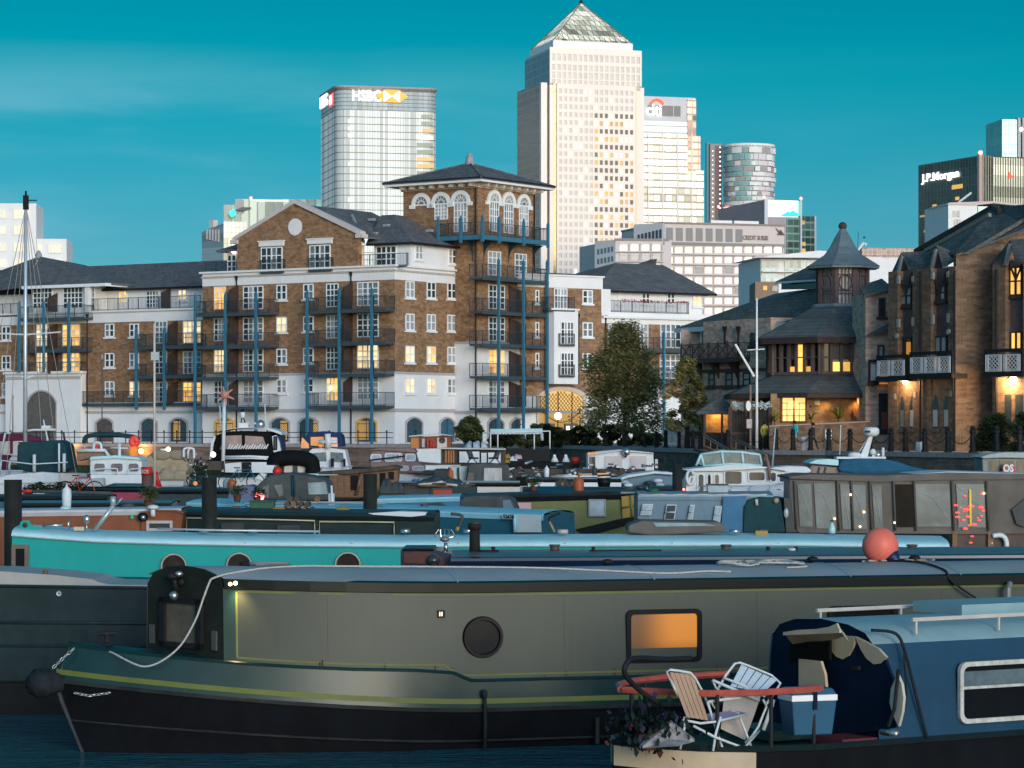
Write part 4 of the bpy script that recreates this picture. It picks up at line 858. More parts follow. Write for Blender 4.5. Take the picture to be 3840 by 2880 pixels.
def archwin(W,px,pys,R0,door,face_px_half,bottom=None):
 u,zs0=W.f.uz(px,pys);r0,r1=R0,R0*.66
 q=W.mb();n=12
 def arcp(r,y):return[(u+r*math.cos(math.pi*i/n),y,zs0+r*math.sin(math.pi*i/n))for i in range(n+1)]
 a,b,c,d_=arcp(r0,-.14),arcp(r1,-.14),arcp(r0,.02),arcp(r1,.02);k=n+1
 fsx=[(i,i+1,k+i+1,k+i)for i in range(n)];q.add(a+b,fsx);q.add(a+c,fsx);q.add(b+d_,fsx);o_=q.obj('arched_window',WINFRAME,W.r)
 q=W.mb();q.poly(arcp(r1,-.03));q.obj('pane',GLASS_MID if px%2 else GLASS_GREY,o_)
 q=W.mb()
 for i in(2,4,6,8,10):q.tube([(u+.25*math.cos(math.pi*i/n),-.07,zs0+.25*math.sin(math.pi*i/n)),(u+r1*math.cos(math.pi*i/n),-.07,zs0+r1*math.sin(math.pi*i/n))],.025,4)
 q.tube([(u+.36*math.cos(math.pi*i/n),-.07,zs0+.36*math.sin(math.pi*i/n))for i in range(n+1)],.03,4);q.box(u-r1,u+r1,-.1,.01,zs0-.09,zs0+.03);q.obj('fanlight_bars',WINFRAME,o_)
 if door:
  hw=r1+.04;me_,pm,xs,zs2=wmesh('door',round(hw*2,1),round((zs0-W.f.z(px,door))*10)/10,4,4,WINFRAME)
  o2=W.inst('window',me_,u,0,W.f.z(px,door))
  g=wr.choice((GLASS_GREY,GLASS_MID))
  for x in xs:
   for z in zs2:inst('pane',pm[g.name],o2,(x,0,z))
 for a_,b_ in((u-r0-.22,u-r1),(u+r1,u+r0+.22)):q=W.mb();q.box(a_,b_,-.16,.02,zs0-.32,zs0);q.obj('impost',WINFRAME,W.r)
for px,pys,dr in((1581,768,None),(1655,764,824),(1728,758,870)):archwin(A,px,pys,1.02,dr,0)
for px,pys,dr in((1852,756,868),(1906,763,876),(1963,771,884)):archwin(B,px,pys,1.02,dr,0)
P_=1.6;zb1=f.zz(882,P_,-P_);x_l=f.u(1640,-P_);yR=f.yv(2056,P_)
m1=MB();m1 .box(x_l,P_,-P_,0,zb1-.25,zb1);m1 .box(0,P_,0,yR,zb1-.25,zb1);m1 .box(x_l-.05,P_+.05,-P_-.05,-P_,zb1-.32,zb1+.05);m1 .box(P_,P_+.05,-P_,yR+.05,zb1-.32,zb1+.05);o=m1 .obj('balcony',BLUE_STEEL,t)
q=railmesh([(x_l,0),(x_l,-P_),(P_,-P_),(P_,yR),(0,yR)],1.15,None);q2=MB();q2 .X=Matrix.Translation((0,0,zb1));q2 .add(q.v,q.f);q2 .obj('railing',RAIL_DARK,o)
for px,wl in((1643,'A'),(1728,'A'),(1809,'A'),(1872,'B'),(1964,'B'),(2055,'B')):
 W_=A if wl=='A' else B;off=-P_-.08;u=W_.f.u(px,off);q=W_.mb();q.box(u-.12,u+.12,off-.1,off+.1,zb1-.55,zb1+1.45)
 q.loft([[(u-.12,off-.1,zb1+1.45),(u+.12,off-.1,zb1+1.45),(u+.12,off+.1,zb1+1.45),(u-.12,off+.1,zb1+1.45)],[(u-.01,off-.01,zb1+1.8),(u+.01,off-.01,zb1+1.8),(u+.01,off+.01,zb1+1.8),(u-.01,off+.01,zb1+1.8)]]);q.obj('balcony_post',BLUE_STEEL,t)
for W_,px in((A,1772),(B,1812),(B,1905),(B,1996)):
 u=W_.f.u(px);q=W_.mb();n=8;pts=[(u,-.04,zb1-2.0)]+[(u,-.04-1.5*(1-math.cos(math.pi/2*i/n)),zb1-.3-1.5*(1-math.sin(math.pi/2*i/n)))for i in range(n+1)]+[(u,-.04,zb1-.3)]
 q.slab(pts,(.07,0,0));q.obj('iron_bracket',RAIL_DARK,t)
for k,py in enumerate((1045,1171,1291,1411,1529)):
 balcony(B,1809,2057,py+2,1.35)
 dt,db=((943,1034),(1068,1160),(1190,1280),(1312,1402),(1427,1515))[k]
 if k==0:window(B,1829,1877,dt,db,3,4,'G','door');window(B,1929,1974,dt+7,db+8,3,4,'G','door')
 else:
  window(B,1831,1891,dt,db,4,4,('D','D','L','M')[k-1],'door');window(B,1955,1976,dt+6,db+8,2,4,'D','door')
  q=B.mb();u0=B.f.u(1906);zA,zB=B.f.z(1906,dt+3),B.f.z(1906,db+10);q.slab([(u0,-.05,zB),(u0,-.05,zA),(u0+1.9,-.5,zA-.55),(u0+1.9,-.5,zB)],(0,-.08,0));q.obj('privacy_screen',SCREEN,t)
for px in(1870,1963,2052):post(B,px,978 if px<1960 else 984,1600,zb=QZ)
pipe(A,1784,700,1600,zb=QZ,hopper=False);pipe(B,2004,728,1600,zb=QZ,hopper=False)
archway(B,1830,1886,1570,1655,ARC_DARK,off=-.06);archway(B,1914,1968,1571,1655,ARC_DARK,off=-.06)
f=Fr(2010,238,R(33));t=f.root('right_wing_flats','brick and white wing of flats with a glowing archway, right of the brick tower','apartment block')
A=Wall(t,f);xA,xB=f.u(2255),f.u(2690);zb_=f.z(2200,1485);zpar0,zpar1=f.z(2255,1085),f.z(2255,1042)
m1=MB();m1 .box(-4,xA,0,12,zb_,zpar0);m1 .box(xA,f.u(2600),0,12,zb_,f.z(2300,1213));m1 .obj('brick_wall',BRICK,t)
m1=MB();m1 .box(-4,xB,-.02,12,QZ,zb_);m1 .box(-4,xA+.1,-.08,12,zpar0,zpar1);m1 .box(-4,xA+.2,-.25,1,zpar1-.0,zpar1+.14)
zs2=f.z(2300,1213);zs3=f.z(2300,1170);m1 .box(xA,f.u(2700),-.06,10,zs2,zs3);m1 .box(xA,f.u(2700),-.35,.1,zs3-.55,zs3-.35)
ze2=f.z(2255,1088,1.6);m1 .box(xA+.1,xB-.5,1.6,10,zs3,ze2);m1 .box(xA-.01,xA+1.0,.0,1.6,zs3,ze2);m1 .box(f.u(2600),xB,-.03,10,zb_,zs2);m1 .obj('white_wall',WHITE,t)
m1=MB();zst=f.z(2250,1546);m1 .box(-4,xB,-.12,0,zst-.1,zst+.12);m1 .obj('string_course',BANDC,t)
zr2=f.zz(990,f.u(2400,7),7);xr0,xr1=f.u(2306,7),f.u(2486,7)
e0,e1=(xA-.2,.9,ze2),(xB+.6,.9,ze2);
roofpoly([[e0,e1,(xr1,7,zr2),(xr0,7,zr2)],[e1,(xB+.6,13,ze2),(xr1,7,zr2)],[e0,(xr0,7,zr2),(xA-3.0,12,ze2)]],'hip_roof',t,ROOF_SLATE)
m1=MB();m1 .slab([(xr1-2,9,zr2-.2),(xr1+.8,9,zr2+.7),(xB+1,12,ze2),(xr1,12,ze2)],(0,1,0));m1 .obj('rear_roof',ROOF_SLATE,t)
m1=MB();m1 .box(xA-.2,xB+.6,.82,.9,ze2-.2,ze2-.02);m1 .obj('gutter',PIPE,t)
zlr=f.zz(1020,3,6);roofpoly([[(-4,1.2,zpar1-.3),(xA,1.2,zpar1-.3),(xA+1,6,zlr),(-4,6,zlr)]],'low_roof',t,ROOF_SLATE)
for k,(a,b)in enumerate(((1086,1139),(1209,1264),(1323,1380))):
 window(A,2184,2221,a,b,glass='DMD'[k]);window(A,2008,2019,a,b,1,2,glass='D')
window(A,2077,2126,1081,1158,4,3,'G','door')
bo=-1.0;zbt,zbb=f.z(2110,1163,bo),f.z(2110,1440,bo);u0,u1=f.u(2078,bo),f.u(2168,bo);uw=f.u(2045)
m1=MB();m1 .hexa([(uw,0,zbb),(u0,bo,zbb),(u1,bo,zbb),(u1,0,zbb)],[(uw,0,zbt),(u0,bo,zbt),(u1,bo,zbt),(u1,0,zbt)]);m1 .box(uw-.1,u1+.12,bo-.12,0,zbt,zbt+.15);m1 .obj('bay',WHITE,t)
for a,b in((1206,1292),(1323,1408)):
 window(A,2101,2152,a,b,4,3,'D','door',off=bo-.01);balcony(A,2099,2154,b+2,proj=.2,off=bo,h=1.0,thick=.05)
balcony(A,2055,2154,1161,proj=1.0,off=0,thick=.1)
for a,b,g in((2315,2330,'D'),(2405,2437,'D'),(2500,2530,'D')):window(A,a,b,1098,1140,2,2,g,off=1.58)
window(A,2597,2630,1107,1150,2,1,'P',off=1.58)
balcony(A,2284,2582,1172,proj=.25,off=.3,h=1.0,thick=.05)
fm=MB();rr=random.Random(4)
for i in range(260):
 u=rr.uniform(f.u(2330),f.u(2582));fm.X=Matrix.Translation((u,-.05+rr.uniform(-.15,.1),zs3+1.0+rr.uniform(-.12,.15)))@Matrix.Rotation(rr.random()*3,4,'X')@Matrix.Rotation(rr.random()*3,4,'Y');fm.add([(-.06,0,-.05),(.06,0,-.05),(.0,0,.08)],[(0,1,2)])
fm.X=None;o=fm.obj('railing_flowers',mat('red_flowers',(.35,.04,.06),.7,var=.4),t,stuff=True)
for a,b,g in((2368,2430,'G'),(2476,2552,'M')):window(A,a,b,1213,1305,4,3,g,'door')
window(A,2281,2293,1215,1275,1,3,'G')
window(A,2473,2553,1330,1420,4,4,'M','door');window(A,2430,2470,1445,1520,2,3,'G','door')
balcony(A,2370,2610,1312,1.3);balcony(A,2472,2556,1430,.8);post(A,2490,1250,1600,zb=QZ);post(A,2613,1255,1330)
pipe(A,2170,1190,1440);pipe(A,2272,1195,1600,zb=QZ)
archway(A,2485,2555,1575,1660,ARC_DARK,off=-.06)
u0,u1=f.u(2020),f.u(2182);zt_,zs_=f.z(2100,1463),f.z(2100,1490)
def segarc(u0,u1,zs,zt,n=12):
 h=zt-zs;Rr=((u1-u0)/2)**2/(2*h)+h/2;c=zt-Rr;a=math.asin((u1-u0)/2/Rr);m_=(u0+u1)/2;return[(m_+Rr*math.sin(-a+2*a*i/n),c+Rr*math.cos(-a+2*a*i/n))for i in range(n+1)]
ar=segarc(u0,u1,zs_,zt_)
q=MB();q.poly([(u0,-.07,QZ)]+[(x,-.07,z)for x,z in ar]+[(u1,-.07,QZ)]);o=q.obj('lit_archway',WARMWALL,t)
q=MB();q.loft([[(x*1.0,-.2,z),(x,.0,z),(x+(.35 if x>(u0+u1)/2 else-.05),0,z+.3),(x+(.35 if x>(u0+u1)/2 else-.05),-.2,z+.3)]for x,z in ar]);q.box(u1,u1+.35,-.2,0,QZ,ar[-1][1]+.2);q.box(u0-.3,u0,-.2,0,QZ,ar[0][1]+.2);q.obj('arch_surround',CREAM_STONE,o)
q=MB();n=16
for k in range(-6,26):
 x0=u0+(u1-u0)*k/13;z0=f.z(2100,1545)
 for sg in(1,-1):
  pts=[]
  for i in range(14):
   x=x0+sg*.0+sg*(i/13.0)*2.4;z=z0+(i/13.0)*2.6
   if u0<x<u1:
    top=min(ar,key=lambda p:abs(p[0]-x))[1]
    if z<top-.05:pts.append((x,-.12,z))
  if len(pts)>1:q.tube([pts[0],pts[-1]],.022,4)
q.obj('lattice_screen',PIPE,o)
q=MB()
for p in(2090,2142):x=f.u(p);q.box(x-.03,x+.03,-.16,-.1,QZ,f.z(2100,1468))
q.tube([(u0+.3+(u1-u0-.6)*i/12,-.15,f.z(2100,1545)-.9*math.sin(math.pi*i/12))for i in range(13)],.03,5)
for i in range(40):x=u0+(u1-u0)*(i+.5)/40;q.box(x-.012,x+.012,-.13,-.1,QZ,f.z(2100,1545))
q.obj('gate_bars',PIPE,o)
for a,b in((2025,2072),(2110,2158)):
 q=MB();q.box(f.u(a),f.u(b),-.35,-.18,QZ,f.z(2100,1588));o2=q.obj('gate_box',mat('brown_gate_box',(.16,.12,.08),.6),t)
q=MB();q.box(f.u(2116),f.u(2127),-.40,-.35,f.z(2100,1612),f.z(2100,1598));q.box(f.u(2143),f.u(2151),-.40,-.35,f.z(2100,1612),f.z(2100,1598));q.obj('notice',SIGN_WHITE,t)
f=Fr(760,240,R(-33));t=f.root('left_flats','long lower block of brick flats with dark slate roofs, on the left','apartment block')
A=Wall(t,f);x0=f.u(-260)
zb_=f.z(600,1513);zp0,zp1=f.z(600,1204),f.z(600,1163);zg=f.z(600,1545)
m1=MB();m1 .box(x0,0.3,0,12,zb_,zp0);m1 .obj('brick_wall',BRICK,t)
m1=MB();m1 .box(x0,.3,-.02,12,QZ,zb_);m1 .box(x0,.3,-.07,3,zp0,zp1-.05)
zev=f.z(600,1078,2.5);m1 .box(x0,.3,2.5,12,zp1-.3,zev+.05)
xa,xb=f.u(40),f.u(322);ztw=f.z(300,1400);m1 .box(xa,xb,-.7,0,QZ,ztw);xc=f.u(330);m1 .box(f.u(118),xc,.2,3,zp1,f.z(330,1068,.2));m1 .obj('white_wall',WHITE,t)
m1=MB();m1 .box(x0,.3,-.32,3,zp1-.05,zp1+.1);m1 .box(xa-.1,xb+.15,-.95,-.02,ztw-.02,ztw+.2);m1 .box(f.u(275),.3,-.5,0,zb_-.05,zb_+.12);m1 .obj('cornice',WHITE,t)
m1=MB();m1 .box(xb,.3,-.12,0,zg-.1,zg+.12);m1 .box(x0,xa,-.12,0,zg-.1,zg+.12);m1 .box(xa,xb,-.78,-.70,ztw-.5,ztw-.25);m1 .obj('string_course',BANDC,t)
ROFF=8.5;zrl,zrr=f.zz(995,f.u(330,ROFF),ROFF),f.zz(981,f.u(814,ROFF),ROFF);zr_=(zrl+zrr)/2
xe=f.u(885,ROFF)
roofpoly([[(x0,1.9,zev),(.5,1.9,zev),(xe,ROFF,zr_),(x0,ROFF,zr_)]],'main_roof',t,ROOF_SLATE)
m1=MB();m1 .box(x0,.5,1.82,1.9,zev-.2,zev-.02);m1 .obj('gutter',PIPE,t)
zbv=f.z(330,1064,-.5);b0,b1=f.u(95,-.5),f.u(400,-.5);ax_=f.u(145,5);zax=f.zz(962,ax_,5)
roofpoly([[(b0-.3,-.6,zbv),(b1,-.6,zbv),(f.u(320,7),7,zr_+.0),(ax_+.2,5,zax)],[(b1,-.6,zbv),(b1+.6,4,zbv),(f.u(320,7),7,zr_)],[(b0-.3,-.6,zbv),(ax_,5,zax),(x0,6,zr_-1.0),(x0,2,zev)]],'bay_roof',t,ROOF_SLATE)
m1=MB();m1 .box(b0-.3,b1,-.68,-.6,zbv-.28,zbv+.0);m1 .box(b1-.0,b1+.08,-.6,4,zbv-.28,zbv);m1 .obj('fascia',WINFRAME,t)
m1=MB();m1 .lathe([(.3,-.3),(.3,.2),(.15,.5),(.01,.6)],(ax_,5,zax),8);m1 .obj('roof_finial',MATS['lead'],t)
for a,b,g in((124,198,'D'),(238,312,'D'),(329,356,'M')):window(A,a,b,1075,1158,5 if b-a>50 else 3,4,g,'door',off=.2)
m1=MB();ud=f.u(321,-.6);m1 .box(ud-.2,ud+.25,-.5,-.1,zp1,zbv-.25);m1 .obj('pillar',WHITE,t)
window(A,445,477,1091,1136,3,3,'L','door',off=2.48);window(A,549,597,1088,1156,4,4,'D','door',off=2.48);window(A,669,700,1083,1127,2,2,'P',off=2.48)
screen(A,598,638,1083,1157,off=2.4,drop=.35)
balcony(A,330,752,1160,proj=.2,off=.1,h=1.1,thick=.05,ends=(False,False));balcony(A,-20,70,1183,proj=.2,off=.1,h=1.1,thick=.05,ends=(False,False))
for k,(a,b)in enumerate(((1213,1264),(1324,1378),(1431,1484))):
 window(A,394,430,a,b,glass=('D','D','M')[k]);window(A,486,522,a,b,glass=('D','D','L')[k]);window(A,8,41,a+12-3*k,b+12-4*k,glass=('D','D','G')[k])
for k,(a,b)in enumerate(((1204,1288),(1315,1402),(1432,1508))):
 window(A,582,628,a,b,3,4,('M','D','D')[k],'door');window(A,688,756,a,b,4,4,('P','M','L')[k],'door');screen(A,630,664,a-3,b+4)
for py in(1298,1409):balcony(A,511,735,py,1.35)
balcony(A,275,735,1512,.5,ends=(True,False))
for px in(511,616,731):post(A,px,1237,1540,off=-1.35,zb=f.z(px,1538,-1.35))
for k,(a,b)in enumerate(((1216,1300),(1322,1398))):
 window(A,137,180,a,b,3,4,('P','P')[k],'door');window(A,236,300,a-2,b-2,4,4,'L','door');screen(A,186,214,a-3,b+4)
screen(A,186,214,1098,1170,off=.1)
balcony(A,70,315,1192,1.3,hp=0);balcony(A,70,309,1312,1.3);balcony(A,72,305,1402,.6)
for px in(72,164,258):post(A,px,1137,1400,off=-1.38,zb=ztw+.1)
pipe(A,327,1190,1660,off=-.8,zb=QZ)
for a,b,g in((363,423,ARC_BROWN),(531,589,ARC_DARK),(640,701,ARC_DARK)):archway(A,a,b,1570,1656,g,off=-.06,lattice=(.2,.6)if a==640 else False)
MATS_ARCH=mat('arch_void_brown',(.13,.115,.105),.9,var=.25)
archway(A,103,211,1467,1662,MATS_ARCH,off=-.7,rise=1.1,bars=False,name='carriage_arch')
m1=MB();m1 .box(x0,0,.1,.2,QZ,QZ+.1)
TIMBER=mat('dark_brown_timber',(0.06,0.042,0.036),0.7,var=0.3);MAUVE=mat('mauve_brown_timber',(0.125,0.085,0.08),0.75,var=0.2)
ORANGEW=brickmat('golden_brick',(0.34,0.20,0.10),(0.27,0.15,0.075),(0.20,0.13,0.08),.3,.1)
DZ=166.0;cc=world(3160,0,DZ)
t=root('turret_pub','dark-roofed brick pub with an octagonal turret and golden lit windows','pub',(cc.x,cc.y,0))
zpx=lambda py,d:CZ-(py-H)*d/K
def octa(r,z,rot=22.5,n=8,c=(0,0)):return[(c[0]+r*math.cos(R(rot+360/n*i)),c[1]+r*math.sin(R(rot+360/n*i)),z)for i in range(n)]
def lx(px,d):return(px-1920)*d/K-cc.x
rm,re1=4.75,7.55
z_e,z_t=zpx(1473,159),zpx(1404,161.5);z_w1,z_e2,z_b=zpx(1276,161.5),zpx(1262,160.5),zpx(1148,164.5)
m1=MB();m1 .loft([octa(re1,z_e),octa(rm,z_t)],caps=True);m1 .obj('lower_roof',ROOF_SLATE2,t)
m1=MB();m1 .loft([octa(re1+.02,z_e-.28),octa(re1+.05,z_e-.02)]);m1 .obj('fascia',TIMBER,t)
m1=MB();m1 .loft([octa(rm-.25,z_t-.3),octa(rm-.25,z_w1+.3)]);m1 .obj('inner_wall',mat('pub_dark_glass',(.035,.030,.026),.15,var=.4),t)
m1=MB();m1 .loft([octa(5.55,z_e2-.35),octa(5.65,z_e2)]);m1 .loft([octa(rm+.02,z_t-.05),octa(rm+.02,z_t+.12)]);m1 .obj('timber_band',TIMBER,t)
m1=MB();m1 .loft([octa(5.65,z_e2+.01),octa(1.95,z_b)]);m1 .obj('upper_roof',ROOF_SLATE2,t)
O=octa(rm,0);glit=mat('pub_window_lit',(.3,.18,.06),.3,var=.5,nscale=2,emit=(1,.52,.10),es=.95,evar=.5)
rd=random.Random(8)
for i in range(8):
 a,b=Vector(O[i]),Vector(O[(i+1)%8]);mid=(a+b)/2
 if mid.y>1.0:continue
 L_=(b-a).length;ang=math.atan2((b-a).y,(b-a).x);M=Matrix.Translation((a.x,a.y,0))@Matrix.Rotation(ang,4,'Z');q=MB();q.X=M
 nn=6
 for k in range(nn+1):w_=.16 if k in(0,nn)else.09;q.box(L_*k/nn-w_,L_*k/nn+w_,-.1,.12,z_t,z_w1)
 q.box(0,L_,-.11,.12,z_t,z_t+.18);q.box(0,L_,-.11,.12,z_w1-.16,z_w1+.1);q.box(0,L_,-.06,.05,z_t+1.0,z_t+1.07);o=q.obj('window_frame',MAUVE,t)
 for k in range(nn):
  q=MB();q.X=M;front=abs(mid.x)<1;lit=rd.random()
  if front or mid.x<0:
   h=.22+rd.random()*.3 if front else(1.6 if k==3 else.3)
   if front and k in(0,):continue
   if not front and k in(0,1,5):continue
   q.box(L_*k/nn+.1,L_*(k+1)/nn-.1,.0,.08,z_t+.19,z_t+.19+(h if not front else.55));q.obj('lit_pane',glit,o)
  q=MB();q.X=M;q.box(L_*k/nn+.1,L_*(k+1)/nn-.1,.03,.1,z_t+.9,z_w1-.2);q.obj('pane',mat('pub_pane_brown',(.06,.05,.042),.5,var=.6,nscale=1.2),o)
rt=1.62;zt1=zpx(998,164.5)
m1=MB();m1 .loft([octa(rt+.35,z_b-.1),octa(rt+.28,z_b+.16)]);m1 .obj('turret_base',mat('zinc_grey',(.17,.20,.21),.45,var=.15),t)
m1=MB();m1 .loft([octa(rt-.2,z_b),octa(rt-.2,zt1)]);m1 .obj('turret_core',mat('turret_glass',(.50,.47,.44),.25,var=.5,nscale=1.3),t)
O=octa(rt,0)
for i in range(8):
 a,b=Vector(O[i]),Vector(O[(i+1)%8]);L_=(b-a).length;ang=math.atan2((b-a).y,(b-a).x);M=Matrix.Translation((a.x,a.y,0))@Matrix.Rotation(ang,4,'Z')
 q=MB();q.X=M;hh=zt1-z_b
 q.box(-.02,.2,-.06,.14,z_b,zt1);q.box(L_-.2,L_+.02,-.06,.14,z_b,zt1)
 for x in(.33,.5,.67):q.box(L_*x-.025,L_*x+.025,-.02,.06,z_b,zt1)
 for z in(.33,.40,.80):q.box(.2,L_-.2,-.03,.06,z_b+hh*z-.03,z_b+hh*z+.03)
 q.tube([(L_/2+.40*math.cos(R(k*24)),-.04,z_b+hh*.60+.47*math.sin(R(k*24)))for k in range(16)],.05,5)
 o=q.obj('turret_window',MAUVE,t)
prof=[(2.28,zpx(996,164)),(2.32,zpx(992,164)),(1.75,zpx(972,164.5)),(1.15,zpx(950,165)),(.80,zpx(925,166)),(.50,zpx(890,166)),(.22,zpx(862,166)),(.10,zpx(852,166))]
m1=MB();m1 .loft([octa(2.28,zpx(1002,164))]+[octa(r,z)for r,z in prof]);m1 .obj('turret_roof',mat('zinc_blue_grey',(.13,.17,.19),.45,var=.2,nscale=2),t)
m1=MB();m1 .smooth=True;m1 .ball((0,0,zpx(854,166)+.1),.26,12,8,(1,1,.95));m1 .obj('ball_finial',TIMBER,t)
m1=MB();m1 .cyl((.9,0,zpx(955,166)),(.95,0,zpx(868,166)),.02,n=4);m1 .box(1.25,1.38,0,.1,zpx(893,166),zpx(887,166));m1 .obj('aerial',PIPE,t)
dF=160.6;yF=dF-cc.y;xa,xb=lx(2890,dF),lx(3260,dF);zB=QZ
m1=MB();m1 .box(xa,xb+1,yF,yF+.4,zB,z_e-.02);m1 .box(lx(2740,dF+3),xa+.1,yF+3,yF+3.3,zB,z_e);m1 .obj('brick_front',ORANGEW,t)
m1=MB();wa,wb,w0,w1=lx(2931,dF),lx(3022,dF),zpx(1582,dF),zpx(1488,dF)
m1 .box(wa,wb,yF-.06,yF-.02,w0,w1);o=m1 .obj('lit_window',mat('big_lit_window',(.5,.35,.15),.4,var=.05,emit=(1,.62,.20),es=.80),t)
q=MB();
for x in(wa,(wa+wb)/2,wb):q.box(x-.05,x+.05,yF-.12,yF-.05,w0,w1)
for z in(w0,w1):q.box(wa-.05,wb+.05,yF-.121,yF-.05,z-.05,z+.05)
for k in(.25,.5,.75):q.box(wa,wb,yF-.10,yF-.05,w0+(w1-w0)*k-.015,w0+(w1-w0)*k+.015)
for x in(.22,.72):q.box(wa+(wb-wa)*x-.015,wa+(wb-wa)*x+.015,yF-.1,yF-.05,w0,w0+(w1-w0)*.75)
for x0_ in(.22,.5):q.tube([(wa+(wb-wa)*x0_,yF-.09,w0+(w1-w0)*.25),(wa+(wb-wa)*(x0_+.22),yF-.09,w0+(w1-w0)*.75)],.008,4);q.tube([(wa+(wb-wa)*x0_,yF-.09,w0+(w1-w0)*.75),(wa+(wb-wa)*(x0_+.22),yF-.09,w0+(w1-w0)*.25)],.008,4)
q.obj('window_frame',mat('red_brown_frame',(.12,.04,.02),.6),o)
m1=MB();m1 .lathe([(.40,0),(.50,0),(.50,-.14),(.40,-.14)],(lx(3228,dF),yF,zpx(1540,dF)),20,'y');o=m1 .obj('porthole',mat('porthole_rim',(.22,.10,.06),.5),t)
m1=MB();m1 .lathe([(.001,0),(.40,0),(.40,-.03),(.001,-.03)],(lx(3228,dF),yF,zpx(1540,dF)),20,'y');m1 .obj('pane',GLASS_MID,o)
m1=MB();m1 .box(lx(3054,dF),lx(3073,dF),yF-.08,yF,zpx(1519,dF),zpx(1502,dF));m1 .obj('wall_box',mat('cream_box',(.6,.5,.3),.6),t)
m1=MB();m1 .box(lx(3036,dF),lx(3042,dF),yF-.08,yF,zpx(1528,dF),zpx(1521,dF));m1 .obj('small_sign',TIMBER,t)
for px in(2975,3215,3090):
 lo=bpy.data.lights.new('eaves_lamp','SPOT');lo.energy=150 if px!=3090 else 40;lo.color=(1,.56,.16);lo.spot_size=R(120);lo.spot_blend=1;lo.shadow_soft_size=.1
 ob=bpy.data.objects.new('eaves_lamp',lo);C.objects.link(ob);ob.parent=t;ob.location=(lx(px,dF),yF-.45,z_e-.35);ob.rotation_euler=(R(18),0,0)
g=Fr(2890,168.5,R(-62));W=Wall(root('pub_side_range','long brick side range of the pub with a black iron balcony','pub building',(g.A.x,g.A.y,0),R(-62)),g);s_=W.r
uL=g.u(2637);ztop=g.z(2700,1238);zm=g.z(2700,1392)
m1=MB();m1 .box(uL,0,0,9,QZ,ztop+.6);m1 .obj('brick_wall',BRICKP,s_)
for py in(1392,1452):
 m1=MB();z=g.z(2700,py);m1 .box(uL-.05,0,-.06,.0,z-.1,z+.12);m1 .obj('brick_course',mat('red_brown_course',(.12,.06,.05),.8),s_)
for a,b in((2659,2682),(2723,2748),(2789,2814)):
 window(W,a,b,1396,1450,1,2,'M',frame=TIMBER)
window(W,2815,2832,1248,1296,1,2,'D',frame=TIMBER)
pipe(W,2768,1242,1480);pipe(W,2717,1242,1292)
s2,zb2=balcony(W,2553,2766,1344,proj=.9,h=.95,thick=.22,slab=TIMBER,railmat=TIMBER)
q=W.mb();u0,u1=W.f.u(2556,-.94),W.f.u(2764,-.94);n=6
for i in range(n):
 a,b=u0+(u1-u0)*i/n,u0+(u1-u0)*(i+1)/n
 q.tube([(a,-.96,zb2+.08),(b,-.96,zb2+.9)],.035,4);q.tube([(a,-.96,zb2+.9),(b,-.96,zb2+.08)],.035,4);q.box(a-.04,a+.04,-1.0,-.92,zb2,zb2+1.05)
q.obj('cross_braces',TIMBER,s2)
for p in(2630,2694,2762):
 q=W.mb();u=W.f.u(p);q.slab([(u,0,zb2-1.3),(u,-.12,zb2-1.0),(u,-.8,zb2-.25),(u,0,zb2-.25)],(.12,0,0));q.obj('timber_bracket',TIMBER,s_)
def wpt(px,py,d):p=world(px,py,d);return s_.matrix_basis.inverted()@p if False else Matrix.Rotation(-W.f.a,4,'Z')@(p-Vector((g.A.x,g.A.y,0)))
eL,eR,rR,rL=wpt(2532,1231,182),wpt(2963,1207,167),wpt(3064,1078,172),wpt(2909,1100,182)
roofpoly([[eL,eR,wpt(3078,1185,168),wpt(3078,1078,170),rL],[eL,rL,wpt(2909,1231,190)]],'long_roof',s_,ROOF_SLATE2)
q=MB();q.slab([eL,eR,eR+Vector((0,0,-.3)),eL+Vector((0,0,-.3))],Vector((-.03,-.06,0)));q.obj('pale_fascia',mat('pale_gutter',(.62,.66,.68),.5),s_)
c1,c2=wpt(2930,1086,174),wpt(3066,1078,170);
q=MB();q.slab([c1,c2,c2+Vector((0,0,.62)),c1+Vector((0,0,.62))],(2,2,0));q.obj('clerestory',GLASS_DARK,s_)
roofpoly([[wpt(2907,1056,173.5),wpt(3066,1046,169.5),wpt(3066,985,172),wpt(3036,998,174)]],'clerestory_roof',s_,ROOF_SLATE2)
q=MB();a,b=wpt(2909,1057,173.4),wpt(3066,1047,169.4);q.slab([a,b,b+Vector((0,0,-.12)),a+Vector((0,0,-.12))],Vector((-.03,-.05,0)));q.obj('pale_fascia',MATS['pale_gutter'],s_)
g2=Fr(2553,180,R(-10));tt=g2 .root('far_brick_house','narrow strip of pale brick house between the flats and the pub, with a white pipe','building')
m1=MB();m1 .box(0,5,0,6,QZ,g2 .zz(1236,0,0));m1 .obj('brick_wall',BRICKP,tt)
m1=MB();u=g2 .u(2630);m1 .cyl((u,-.1,g2 .zz(1285,0,0)),(u,-.1,g2 .zz(1238,0,0)),.08,n=6);m1 .cyl((u-.12,-.1,g2 .zz(1288,0,0)),(u+.02,-.1,g2 .zz(1283,0,0)),.09,n=6);m1 .obj('white_pipe',WINFRAME,tt)
kc=world(2703,0,166);t=root('hipped_kiosk','small open kiosk with a hipped slate roof and glowing brick inside','kiosk',(kc.x,kc.y,0))
r_=1.32;ze=zpx(1545,165);q=MB();e=[(-1.55,-1.2,ze),(1.0,-1.2,ze),(1.0,1.2,ze),(-1.55,1.2,ze)];ap=(0,0,zpx(1487,166))
roofpoly([[e[i],e[(i+1)%4],ap]for i in range(4)],'roof',t,ROOF_SLATE2)
